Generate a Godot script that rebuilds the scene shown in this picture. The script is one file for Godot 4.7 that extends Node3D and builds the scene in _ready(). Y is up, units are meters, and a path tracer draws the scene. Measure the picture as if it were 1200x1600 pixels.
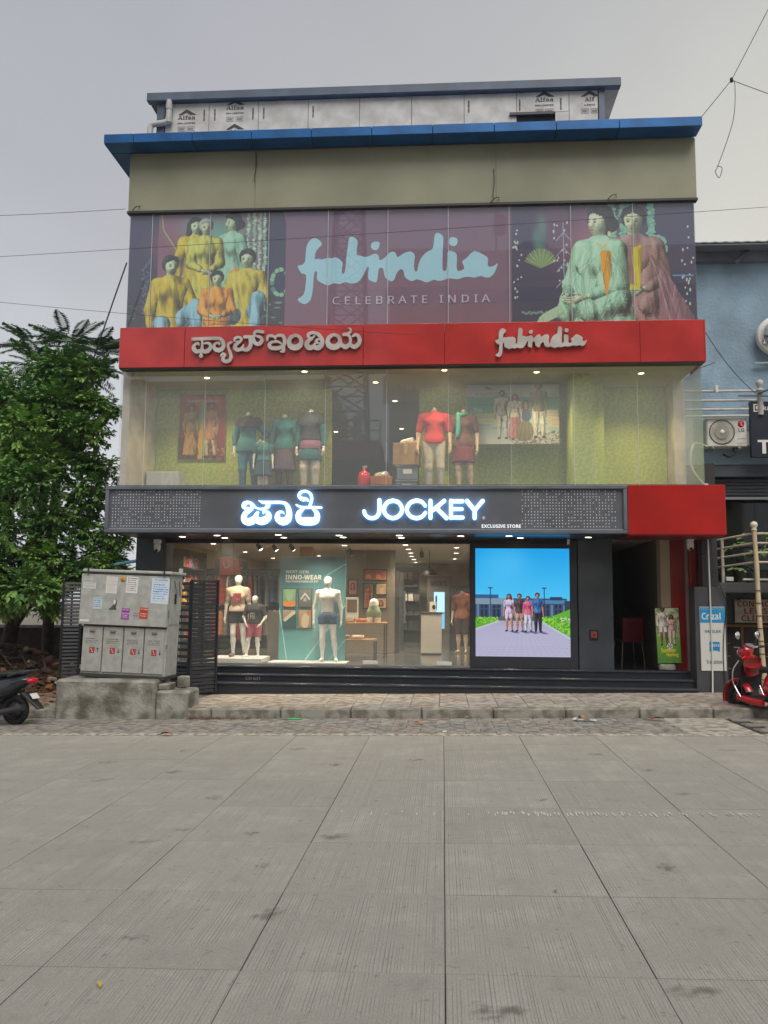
extends Node3D
# y up, metres. The shop front's ground-floor glass stands on z = 0, the street lies towards +z.
var rng := RandomNumberGenerator.new()
var T: SurfaceTool
var M := {}
var TX := {}

# ---------------------------------------------------------------- pictures
class Pic:
	var im: Image
	var w: int
	var h: int
	var ink: Image
	var inkc: Color
	func _init(ww: int, hh: int, c: Color):
		w = ww
		h = hh
		im = Image.create_empty(ww, hh, false, Image.FORMAT_RGBA8)
		im.fill(c)
	func rect(x, y, ww, hh, c: Color):
		im.fill_rect(Rect2i(int(x), int(y), maxi(1, int(ww)), maxi(1, int(hh))), c)
	func span(x0: int, x1: int, y: int, c: Color):
		if c.a > 0.99:
			im.fill_rect(Rect2i(x0, y, x1 - x0, 1), c)
		else:
			if ink == null or inkc != c:
				ink = Image.create_empty(w, 1, false, Image.FORMAT_RGBA8)
				ink.fill(c)
				inkc = c
			im.blend_rect(ink, Rect2i(0, 0, x1 - x0, 1), Vector2i(x0, y))
	func polys(list: Array, c: Color):
		var lo := 1e9
		var hi := -1e9
		for p in list:
			for v in p:
				lo = minf(lo, v.y)
				hi = maxf(hi, v.y)
		for y in range(maxi(0, int(lo)), mini(h, int(hi) + 1)):
			var yc := y + 0.5
			var xs := PackedFloat32Array()
			for p in list:
				var n: int = p.size()
				for i in n:
					var a: Vector2 = p[i]
					var b: Vector2 = p[(i + 1) % n]
					if (a.y <= yc) != (b.y <= yc):
						xs.append(a.x + (yc - a.y) / (b.y - a.y) * (b.x - a.x))
			xs.sort()
			for i in range(0, xs.size() - 1, 2):
				var x0 := clampi(int(round(xs[i])), 0, w)
				var x1 := clampi(int(round(xs[i + 1])), 0, w)
				if x1 > x0:
					span(x0, x1, y, c)
	func poly(p: Array, c: Color, smooth := 0):
		var q := PackedVector2Array(p)
		for k in smooth:
			q = chaikin(q)
		polys([q], c)
	static func chaikin(q: PackedVector2Array, k := 0.25) -> PackedVector2Array:
		var r := PackedVector2Array()
		var n := q.size()
		for i in n:
			var a := q[i]
			var b := q[(i + 1) % n]
			r.append(a.lerp(b, k))
			r.append(a.lerp(b, 1.0 - k))
		return r
	func ell(cx, cy, rx, ry, c: Color):
		for y in range(maxi(0, int(cy - ry)), mini(h, int(cy + ry) + 1)):
			var t: float = (y + 0.5 - cy) / ry
			if absf(t) < 1.0:
				var d: float = rx * sqrt(1.0 - t * t)
				var x0 := clampi(int(round(cx - d)), 0, w)
				var x1 := clampi(int(round(cx + d)), 0, w)
				if x1 > x0:
					span(x0, x1, y, c)
	func line(p: Array, wd: float, c: Color):
		polys(Geometry2D.offset_polyline(PackedVector2Array(p), wd * 0.5, Geometry2D.JOIN_ROUND, Geometry2D.END_ROUND), c)
	func soft(cx, cy, rx, ry, c: Color):
		var s := Image.create_empty(32, 32, false, Image.FORMAT_RGBA8)
		for y in 32:
			for x in 32:
				var d := Vector2(x - 15.5, y - 15.5).length() / 16.0
				var a := clampf(1.0 - d, 0.0, 1.0)
				s.set_pixel(x, y, Color(c.r, c.g, c.b, c.a * a * a * (3.0 - 2.0 * a)))
		s.resize(maxi(2, int(rx * 2)), maxi(2, int(ry * 2)), Image.INTERPOLATE_BILINEAR)
		im.blend_rect(s, Rect2i(0, 0, s.get_width(), s.get_height()), Vector2i(int(cx - rx), int(cy - ry)))
	func grad(x, y, ww, hh, a: Color, b: Color):
		for i in int(hh):
			im.fill_rect(Rect2i(int(x), int(y) + i, int(ww), 1), a.lerp(b, i / maxf(1.0, hh - 1.0)))
	# soft folds and a shaded side inside an outline
	func drape(q: PackedVector2Array, c: Color, n: int, seed_: int):
		polys([q], c)
		var r := RandomNumberGenerator.new()
		r.seed = seed_
		var b := Rect2(q[0], Vector2.ZERO)
		for v in q:
			b = b.expand(v)
		for k in n:
			var x := b.position.x + b.size.x * r.randf()
			var y := b.position.y + b.size.y * r.randf_range(-0.1, 0.7)
			var l := b.size.y * r.randf_range(0.15, 0.5)
			var lean := r.randf_range(-0.25, 0.25) * l
			var pts := PackedVector2Array([Vector2(x, y), Vector2(x + lean * 0.3, y + l * 0.4), Vector2(x + lean, y + l)])
			var dark := r.randf() < 0.55
			var cc := c.darkened(0.45) if dark else c.lightened(0.35)
			cc.a = r.randf_range(0.10, 0.28)
			for piece in Geometry2D.intersect_polyline_with_polygon(pts, q):
				if piece.size() > 1:
					for s in 2:
						polys(Geometry2D.offset_polyline(piece, maxf(1.0, b.size.x * r.randf_range(0.008, 0.03)), Geometry2D.JOIN_ROUND, Geometry2D.END_ROUND), cc)
		for s in 4:
			var inset := Geometry2D.intersect_polygons(q, Transform2D(0.0, Vector2(b.size.x * (0.52 + 0.09 * s), 0.0)) * q)
			for p in inset:
				polys([p], Color(c.r * 0.35, c.g * 0.35, c.b * 0.4, 0.10))
	func tex() -> ImageTexture:
		return ImageTexture.create_from_image(im)

func face(p: Pic, x, y, r, skin: Color, hair: Color, kind := "m", turn := 0.0):
	var dk := Color(skin.r * 0.42, skin.g * 0.36, skin.b * 0.36)
	var P := func(u, v) -> Vector2: return Vector2(x + u * r, y + v * r)
	var fem := kind in ["long", "bun"]
	if kind == "long":
		p.poly([P.call(-0.85, -0.6), P.call(0, -1.2), P.call(0.85, -0.6), P.call(0.95, 0.7), P.call(0.85, 1.5), P.call(0.4, 1.5), P.call(-0.4, 1.5), P.call(-0.85, 1.5), P.call(-0.95, 0.7)], hair, 2)
	p.poly([P.call(-0.3, 0.3), P.call(0.3, 0.3), P.call(0.33, 1.1), P.call(0.5, 1.5), P.call(-0.5, 1.5), P.call(-0.33, 1.1)], skin.darkened(0.18))
	p.soft(x, y + r * 0.85, r * 0.6, r * 0.35, Color(dk.r, dk.g, dk.b, 0.6))
	p.ell(x - turn * r * 0.22, y - r * 0.25, r * 0.84, r * 0.92, hair)
	if kind == "bun":
		p.ell(x - turn * r * 0.8, y + r * 0.1, r * 0.42, r * 0.42, hair)
	var o := [P.call(-0.6, -0.62), P.call(-0.66, -0.1), P.call(-0.6, 0.4), P.call(-0.32, 0.86), P.call(0.0, 0.98), P.call(0.32, 0.86), P.call(0.6, 0.4), P.call(0.66, -0.1), P.call(0.6, -0.62), P.call(0.25, -0.84), P.call(-0.25, -0.84)]
	if absf(turn) > 0.75:
		var s := signf(turn)
		o = [P.call(s * 0.5, -0.8), P.call(s * 0.66, -0.42), P.call(s * 0.66, -0.16), P.call(s * 0.9, 0.2), P.call(s * 0.7, 0.28), P.call(s * 0.74, 0.45), P.call(s * 0.66, 0.56), P.call(s * 0.66, 0.86), P.call(s * 0.3, 0.92), P.call(-s * 0.3, 0.5), P.call(-s * 0.42, -0.1), P.call(-s * 0.2, -0.7)]
		p.poly(o, skin, 2)
		p.soft(x - s * r * 0.2, y + r * 0.3, r * 0.5, r * 0.8, Color(dk.r, dk.g, dk.b, 0.42))
		p.ell(x + s * r * 0.44, y - r * 0.06, r * 0.13, r * 0.07, dk)
		p.line([P.call(s * 0.26, -0.24), P.call(s * 0.6, -0.25)], maxf(1, r * 0.07), dk)
		p.ell(x + s * r * 0.58, y + r * 0.48, r * 0.14, r * 0.06, Color(dk.r * 1.5, dk.g, dk.b))
		p.poly([P.call(s * 0.55, -0.8), P.call(s * 0.1, -0.45), P.call(-s * 0.3, 0.0), P.call(-s * 0.35, 0.35), P.call(-s * 0.8, 0.1), P.call(-s * 0.8, -0.7), P.call(-s * 0.1, -1.15), P.call(s * 0.4, -1.05)], hair, 2)
		p.ell(x - s * r * 0.3, y + r * 0.15, r * 0.1, r * 0.17, skin.darkened(0.15))
		return
	p.poly(o, skin, 2)
	p.soft(x + r * 0.45, y + r * 0.2, r * 0.42, r * 0.9, Color(dk.r, dk.g, dk.b, 0.5))
	p.soft(x - r * 0.25, y - r * 0.5, r * 0.4, r * 0.3, Color(1, 1, 0.95, 0.22))
	var tx: float = x + turn * r * 0.2
	for s in [-1, 1]:
		p.soft(tx + s * r * 0.29, y - r * 0.06, r * 0.26, r * 0.17, Color(dk.r, dk.g, dk.b, 0.75))
		p.ell(tx + s * r * 0.29, y - r * 0.04, r * 0.11, r * 0.055, dk.darkened(0.4))
		p.line([Vector2(tx + s * r * 0.14, y - r * 0.22), Vector2(tx + s * r * 0.3, y - r * 0.27), Vector2(tx + s * r * 0.46, y - r * 0.21)], maxf(1.0, r * 0.055), Color(dk.r, dk.g, dk.b, 0.85))
	p.soft(tx + r * 0.1, y + r * 0.2, r * 0.12, r * 0.32, Color(dk.r, dk.g, dk.b, 0.55))
	p.soft(tx, y + r * 0.3, r * 0.16, r * 0.08, Color(dk.r, dk.g, dk.b, 0.7))
	p.ell(tx, y + r * 0.53, r * 0.19, r * 0.055, Color(dk.r * 1.5, dk.g * 0.95, dk.b, 0.9))
	p.soft(tx, y + r * 0.68, r * 0.2, r * 0.1, Color(dk.r, dk.g, dk.b, 0.35))
	if kind == "beard":
		p.poly([P.call(-0.62, 0.2), P.call(-0.4, 0.5), P.call(-0.15, 0.4), P.call(0.15, 0.4), P.call(0.4, 0.5), P.call(0.62, 0.2), P.call(0.5, 0.7), P.call(0.25, 1.0), P.call(-0.25, 1.0), P.call(-0.5, 0.7)], Color(hair.r, hair.g, hair.b, 0.6), 1)
	if fem:
		p.poly([P.call(0.0, -0.86), P.call(-0.3, -0.66), P.call(-0.56, -0.2), P.call(-0.62, 0.3), P.call(-0.85, 0.2), P.call(-0.85, -0.6), P.call(-0.4, -1.15), P.call(0.0, -1.2)], hair, 2)
		p.poly([P.call(0.0, -0.86), P.call(0.3, -0.66), P.call(0.56, -0.2), P.call(0.62, 0.3), P.call(0.85, 0.2), P.call(0.85, -0.6), P.call(0.4, -1.15), P.call(0.0, -1.2)], hair, 2)
	else:
		p.poly([P.call(-0.72, -0.1), P.call(-0.6, -0.5), P.call(-0.2, -0.6), P.call(0.3, -0.66), P.call(0.6, -0.5), P.call(0.72, -0.1), P.call(0.82, -0.6), P.call(0.5, -1.12), P.call(0.0, -1.25), P.call(-0.55, -1.1), P.call(-0.82, -0.6)], hair, 2)
	p.soft(x - r * 0.35, y - r * 0.95, r * 0.35, r * 0.18, Color(0.7, 0.8, 0.9, 0.25))

# ---------------------------------------------------------------- materials
func noise_tex(freq: float, seed_: int, a: Color, b: Color, size := 512, oct := 4, lo := 0.3, hi := 0.7, sx := 1.0) -> Texture2D:
	var n := FastNoiseLite.new()
	n.seed = seed_
	n.frequency = freq
	n.fractal_octaves = oct
	n.noise_type = FastNoiseLite.TYPE_SIMPLEX_SMOOTH
	var t := NoiseTexture2D.new()
	t.width = size
	t.height = int(size / sx)
	t.seamless = true
	t.noise = n
	var g := Gradient.new()
	g.offsets = PackedFloat32Array([lo, hi])
	g.colors = PackedColorArray([a, b])
	t.color_ramp = g
	return t

func bump_tex(freq: float, seed_: int, strength := 4.0, size := 512, oct := 4, height := 0) -> Texture2D:
	var n := FastNoiseLite.new()
	n.seed = seed_
	n.frequency = freq
	n.fractal_octaves = oct
	var t := NoiseTexture2D.new()
	t.width = size
	t.height = height if height else size
	t.seamless = true
	t.as_normal_map = true
	t.bump_strength = strength
	t.noise = n
	return t

func mat(c: Color, rough := 0.7, o := {}) -> StandardMaterial3D:
	var m := StandardMaterial3D.new()
	m.albedo_color = c
	m.roughness = rough
	m.metallic = o.get("metal", 0.0)
	m.metallic_specular = o.get("spec", 0.5)
	if o.has("tex"):
		m.albedo_texture = o.tex
	if o.has("normal"):
		m.normal_enabled = true
		m.normal_texture = o.normal
		m.normal_scale = o.get("nscale", 1.0)
	if o.has("rtex"):
		m.roughness_texture = o.rtex
		m.roughness_texture_channel = BaseMaterial3D.TEXTURE_CHANNEL_RED
	if o.has("tri"):
		m.uv1_triplanar = true
		m.uv1_world_triplanar = o.get("world", true)
		m.uv1_scale = Vector3.ONE * o.tri if not o.tri is Vector3 else o.tri
		m.uv1_offset = o.get("off", Vector3.ZERO)
	if o.has("coat"):
		m.clearcoat_enabled = true
		m.clearcoat = o.coat
		m.clearcoat_roughness = o.get("coatr", 0.05)
	if o.has("emit"):
		m.emission_enabled = true
		m.emission = o.emit
		m.emission_energy_multiplier = o.get("energy", 1.0)
		if o.has("etex"):
			m.emission_texture = o.etex
			m.emission_operator = BaseMaterial3D.EMISSION_OP_MULTIPLY
	if o.has("alpha"):
		m.transparency = BaseMaterial3D.TRANSPARENCY_ALPHA
		m.albedo_color.a = o.alpha
	if o.has("back"):
		m.backlight_enabled = true
		m.backlight = o.back
	if o.get("vcol", false):
		m.vertex_color_use_as_albedo = true
	if o.has("rim"):
		m.rim_enabled = true
		m.rim = o.rim
	return m

func c8(r, g, b) -> Color:
	return Color8(r, g, b)

func lin(v: float) -> Color:
	return Color(v, v, v).linear_to_srgb()

# ---------------------------------------------------------------- mesh tools
func begin():
	T = SurfaceTool.new()
	T.begin(Mesh.PRIMITIVE_TRIANGLES)

func mesh_done() -> ArrayMesh:
	T.generate_normals()
	return T.commit()

func put(called: String, mesh: Mesh, m: Material, parent: Node = self, at := Vector3.ZERO, rot := Vector3.ZERO) -> MeshInstance3D:
	var o := MeshInstance3D.new()
	o.name = called
	o.mesh = mesh
	o.material_override = m
	o.position = at
	o.rotation = rot
	parent.add_child(o, true)
	return o

func done(called: String, m: Material, parent: Node = self, at := Vector3.ZERO, rot := Vector3.ZERO) -> MeshInstance3D:
	return put(called, mesh_done(), m, parent, at, rot)

func tag(o: Node, label: String, cat: String, group := "", kind := "") -> Node:
	if label:
		o.set_meta("label", label)
	if cat:
		o.set_meta("category", cat)
	if group:
		o.set_meta("group", group)
	if kind:
		o.set_meta("kind", kind)
	return o

func thing(called: String, label: String, cat: String, at := Vector3.ZERO, rot := Vector3.ZERO, group := "") -> Node3D:
	var o := Node3D.new()
	o.name = called
	add_child(o, true)
	o.position = at
	o.rotation = rot
	tag(o, label, cat, group)
	return o

# make a mesh of a thing a sub-part of one of its other parts
func adopt(child: Node3D, parent: Node3D) -> Node3D:
	child.get_parent().remove_child(child)
	var keep := child.name
	parent.add_child(child, true)
	child.position -= parent.position
	return child

func stuff(o: Node) -> Node:
	o.set_meta("kind", "stuff")
	return o

func setting(o: Node, label := "") -> Node:
	o.set_meta("kind", "structure")
	if label:
		o.set_meta("label", label)
	return o

func tri(a: Vector3, b: Vector3, c: Vector3, out: Vector3):
	if (c - a).cross(b - a).dot(out) < 0.0:
		var t := b
		b = c
		c = t
	T.add_vertex(a)
	T.add_vertex(b)
	T.add_vertex(c)

func quad(a: Vector3, b: Vector3, c: Vector3, d: Vector3, out: Vector3):
	tri(a, b, c, out)
	tri(a, c, d, out)

# flat quad with uv; corners: top-left, top-right, bottom-right, bottom-left as seen from the front
func uvquad(a: Vector3, b: Vector3, c: Vector3, d: Vector3, r := Rect2(0, 0, 1, 1)):
	T.set_smooth_group(-1)
	var v := [a, b, c, a, c, d]
	var u := [r.position, Vector2(r.end.x, r.position.y), r.end, r.position, r.end, Vector2(r.position.x, r.end.y)]
	for i in 6:
		T.set_uv(u[i])
		T.add_vertex(v[i])

# box by centre and size, chamfered by b
func box(c: Vector3, s: Vector3, b := 0.0, B := Basis()):
	T.set_smooth_group(-1)
	var h := s * 0.5
	b = minf(b, minf(h.x, minf(h.y, h.z)) * 0.9)
	var ax := [Vector3.RIGHT, Vector3.UP, Vector3.BACK]
	for i in 3:
		var j := (i + 1) % 3
		var k := (i + 2) % 3
		for sg in [-1.0, 1.0]:
			var n: Vector3 = ax[i] * sg
			var u: Vector3 = ax[j] * (h[j] - b)
			var v: Vector3 = ax[k] * (h[k] - b)
			var o := n * h[i]
			quad(c + B * (o - u - v), c + B * (o + u - v), c + B * (o + u + v), c + B * (o - u + v), B * n)
		if b > 0.0:
			for s1 in [-1.0, 1.0]:
				for s2 in [-1.0, 1.0]:
					var e: Vector3 = ax[i] * (h[i] - b)
					var p1: Vector3 = ax[j] * s1 * h[j] + ax[k] * s2 * (h[k] - b)
					var p2: Vector3 = ax[j] * s1 * (h[j] - b) + ax[k] * s2 * h[k]
					quad(c + B * (p1 - e), c + B * (p1 + e), c + B * (p2 + e), c + B * (p2 - e), B * (ax[j] * s1 + ax[k] * s2))
	if b > 0.0:
		for s1 in [-1.0, 1.0]:
			for s2 in [-1.0, 1.0]:
				for s3 in [-1.0, 1.0]:
					var q := Vector3(s1, s2, s3)
					tri(c + B * (q * (h - Vector3(0, b, b))), c + B * (q * (h - Vector3(b, 0, b))), c + B * (q * (h - Vector3(b, b, 0))), B * q)

# box from its two corners
func bb(a: Vector3, c: Vector3, b := 0.0):
	box((a + c) * 0.5, (c - a).abs(), b)

func mkbox(s: Vector3, b := 0.0) -> ArrayMesh:
	begin()
	box(Vector3.ZERO, s, b)
	return mesh_done()

func part_bb(called: String, a: Vector3, c: Vector3, m: Material, parent: Node, b := 0.0) -> MeshInstance3D:
	begin()
	box(Vector3.ZERO, (c - a).abs(), b)
	return done(called, m, parent, (a + c) * 0.5)

# sheet of rings: each ring an array of points; smooth
func rings(R: Array, closed := true, cap := true):
	T.set_smooth_group(0)
	var n: int = R[0].size()
	for i in R.size() - 1:
		var mid := Vector3.ZERO
		for p in R[i]:
			mid += p
		for p in R[i + 1]:
			mid += p
		mid /= 2.0 * n
		for j in (n if closed else n - 1):
			var a: Vector3 = R[i][j]
			var b: Vector3 = R[i][(j + 1) % n]
			var c: Vector3 = R[i + 1][(j + 1) % n]
			var d: Vector3 = R[i + 1][j]
			quad(a, b, c, d, (a + b + c + d) * 0.25 - mid)
	if cap and closed:
		T.set_smooth_group(-1)
		for e in [0, R.size() - 1]:
			var mid := Vector3.ZERO
			for p in R[e]:
				mid += p
			mid /= n
			var other: Vector3 = R[1 if e == 0 else R.size() - 2][0]
			var out: Vector3 = (R[e][0] - other).normalized()
			for j in n:
				tri(mid, R[e][j], R[e][(j + 1) % n], out)

func ring(c: Vector3, u: Vector3, v: Vector3, n: int) -> Array:
	var r := []
	for i in n:
		var a := TAU * i / n
		r.append(c + u * cos(a) + v * sin(a))
	return r

# tube along points, radius number or array
func tube(P: Array, rad, n := 8, cap := true):
	var R := []
	var up := Vector3.UP
	var last := Vector3.ZERO
	for i in P.size():
		var d: Vector3 = (P[mini(i + 1, P.size() - 1)] - P[maxi(i - 1, 0)]).normalized()
		if last == Vector3.ZERO:
			last = d.cross(Vector3.UP if absf(d.y) < 0.9 else Vector3.RIGHT).normalized()
		var u := (last - d * last.dot(d)).normalized()
		last = u
		var r: float = rad if not rad is Array else rad[i]
		R.append(ring(P[i], u * r, d.cross(u) * r, n))
	rings(R, true, cap)

# lathe about y through c; profile of (radius, y)
func lathe(c: Vector3, prof: Array, n := 16, B := Basis()):
	var R := []
	for p in prof:
		R.append(ring(c + B * Vector3(0, p.y, 0), B * Vector3(maxf(p.x, 0.0005), 0, 0), B * Vector3(0, 0, maxf(p.x, 0.0005)), n))
	rings(R)

func ball(c: Vector3, r: Vector3, n := 12, B := Basis()):
	var R := []
	for i in range(0, n / 2 + 1):
		var a := PI * i / (n / 2)
		var k := maxf(sin(a), 0.001)
		R.append(ring(c + B * Vector3(0, -cos(a) * r.y, 0), B * Vector3(r.x * k, 0, 0), B * Vector3(0, 0, r.z * k), n))
	rings(R, true, false)

func curve(P: Array, step := 6, closed := false) -> Array:
	var r := []
	var n := P.size()
	for i in (n if closed else n - 1):
		var a = P[posmod(i - 1, n)] if closed else P[maxi(i - 1, 0)]
		var b = P[i]
		var c = P[(i + 1) % n]
		var d = P[(i + 2) % n] if closed else P[mini(i + 2, n - 1)]
		for k in step:
			var t := float(k) / step
			r.append(b.cubic_interpolate(c, a, d, t))
	if not closed:
		r.append(P[n - 1])
	return r

# prism of a 2D outline in the xy plane, from z0 to z1
func prism(P: PackedVector2Array, z0: float, z1: float, off := Vector3.ZERO, B := Basis()):
	T.set_smooth_group(-1)
	var idx := Geometry2D.triangulate_polygon(P)
	for i in range(0, idx.size(), 3):
		for z in [z0, z1]:
			var v := []
			for k in 3:
				v.append(off + B * Vector3(P[idx[i + k]].x, P[idx[i + k]].y, z))
			tri(v[0], v[1], v[2], B * Vector3(0, 0, signf(z1 - z0) if z == z1 else -signf(z1 - z0)))
	walls(P, z0, z1, off, B)

func walls(P: PackedVector2Array, z0: float, z1: float, off := Vector3.ZERO, B := Basis()):
	T.set_smooth_group(-1)
	var flip := 1.0 if not Geometry2D.is_polygon_clockwise(P) else -1.0
	for i in P.size():
		var a := P[i]
		var b := P[(i + 1) % P.size()]
		var e := b - a
		if e.length() < 1e-6:
			continue
		quad(off + B * Vector3(a.x, a.y, z0), off + B * Vector3(b.x, b.y, z0), off + B * Vector3(b.x, b.y, z1), off + B * Vector3(a.x, a.y, z1), B * Vector3(e.y, -e.x, 0) * flip)

# union of brush strokes [Vector3(x, y, width), ...]: outlines and holes
func brush(strokes: Array) -> Array:
	var outers := []
	var holes := []
	for s in strokes:
		var q: Array = curve(s, 3)
		for i in q.size() - 1:
			var pts := PackedVector2Array()
			for e in [q[i], q[i + 1]]:
				for k in 12:
					pts.append(Vector2(e.x, e.y) + Vector2.from_angle(TAU * k / 12.0) * e.z * 0.5)
			var cur: PackedVector2Array = Geometry2D.convex_hull(pts)
			cur.remove_at(cur.size() - 1)
			if Geometry2D.is_polygon_clockwise(cur):
				cur.reverse()
			var capsule := cur
			var keep := []
			var fresh := []
			for o in outers:
				var res := Geometry2D.merge_polygons(cur, o)
				var outs := []
				var hs := []
				for p in res:
					if Geometry2D.is_polygon_clockwise(p):
						hs.append(p)
					else:
						outs.append(p)
				if outs.size() == 1:
					cur = outs[0]
					fresh.append_array(hs)
				else:
					keep.append(o)
			keep.append(cur)
			outers = keep
			var left := []
			for hh in holes:
				var hr: PackedVector2Array = hh.duplicate()
				hr.reverse()
				for p in Geometry2D.clip_polygons(hr, capsule):
					if not Geometry2D.is_polygon_clockwise(p):
						p.reverse()
						left.append(p)
			holes = left + fresh
	return [outers, holes]

# extrude a shape with holes; k and o map its plane to metres (y down to y up)
func letter_mesh(shape: Array, k: float, o: Vector2, z0: float, z1: float):
	var fix := func(p: PackedVector2Array) -> PackedVector2Array:
		var r := PackedVector2Array()
		for v in p:
			r.append(Vector2(o.x + v.x * k, o.y - v.y * k))
		return r
	var hs := []
	var cuts := [-1e4, 1e4]
	for h in shape[1]:
		if h.size() < 3:
			continue
		var lo := 1e9
		var hi := -1e9
		for v in h:
			lo = minf(lo, v.x)
			hi = maxf(hi, v.x)
		if hi - lo < 2.0:
			continue
		hs.append(h)
		cuts.append((lo + hi) * 0.5)
	cuts.sort()
	for out in shape[0]:
		for i in cuts.size() - 1:
			var strip := PackedVector2Array([Vector2(cuts[i], -1e4), Vector2(cuts[i + 1], -1e4), Vector2(cuts[i + 1], 1e4), Vector2(cuts[i], 1e4)])
			var parts := Geometry2D.intersect_polygons(out, strip)
			for h in hs:
				var next := []
				for p in parts:
					for r in Geometry2D.clip_polygons(p, h):
						next.append(r)
				parts.assign(next)
			for p in parts:
				if p.size() < 3:
					continue
				var q: PackedVector2Array = fix.call(p)
				var idx := Geometry2D.triangulate_polygon(q)
				T.set_smooth_group(-1)
				for t in range(0, idx.size(), 3):
					tri(Vector3(q[idx[t]].x, q[idx[t]].y, z1), Vector3(q[idx[t + 1]].x, q[idx[t + 1]].y, z1), Vector3(q[idx[t + 2]].x, q[idx[t + 2]].y, z1), Vector3.BACK)
					tri(Vector3(q[idx[t]].x, q[idx[t]].y, z0), Vector3(q[idx[t + 1]].x, q[idx[t + 1]].y, z0), Vector3(q[idx[t + 2]].x, q[idx[t + 2]].y, z0), Vector3.FORWARD)
		walls(fix.call(out), z0, z1)
	for h in hs:
		var r: PackedVector2Array = h.duplicate()
		var w: PackedVector2Array = fix.call(r)
		T.set_smooth_group(-1)
		var mid := Vector2.ZERO
		for v in w:
			mid += v
		mid /= w.size()
		for i in w.size():
			var a := w[i]
			var b := w[(i + 1) % w.size()]
			var nn := mid - (a + b) * 0.5
			quad(Vector3(a.x, a.y, z0), Vector3(b.x, b.y, z0), Vector3(b.x, b.y, z1), Vector3(a.x, a.y, z1), Vector3(nn.x, nn.y, 0))

func font(family: String, weight := 400) -> SystemFont:
	var f := SystemFont.new()
	f.font_names = PackedStringArray([family])
	f.font_weight = weight
	return f

# flat lettering: width and height in metres, centred on at
func text(called: String, s: String, m: Material, parent: Node, at: Vector3, w: float, h: float, depth := 0.004, bold := true, family := "Droid Sans", rot := Vector3.ZERO, gap := 0.0) -> MeshInstance3D:
	var t := TextMesh.new()
	t.text = s
	t.font = font(family, 700 if bold else 400)
	t.font_size = 64
	t.pixel_size = 0.01
	t.depth = 1.0
	t.curve_step = 1.5
	var b := t.get_aabb()
	var src: Array = t.get_mesh_arrays() if t.get_surface_count() else []
	var a := ArrayMesh.new()
	var arr := []
	arr.resize(Mesh.ARRAY_MAX)
	var v: PackedVector3Array = src[Mesh.ARRAY_VERTEX]
	var k := Vector3(w / b.size.x, h / b.size.y, depth / b.size.z)
	var mid := b.get_center()
	for i in v.size():
		v[i] = (v[i] - mid) * k
	arr[Mesh.ARRAY_VERTEX] = v
	arr[Mesh.ARRAY_NORMAL] = src[Mesh.ARRAY_NORMAL]
	arr[Mesh.ARRAY_INDEX] = src[Mesh.ARRAY_INDEX]
	a.add_surface_from_arrays(Mesh.PRIMITIVE_TRIANGLES, arr)
	return put(called, a, m, parent, at, rot)

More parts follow.
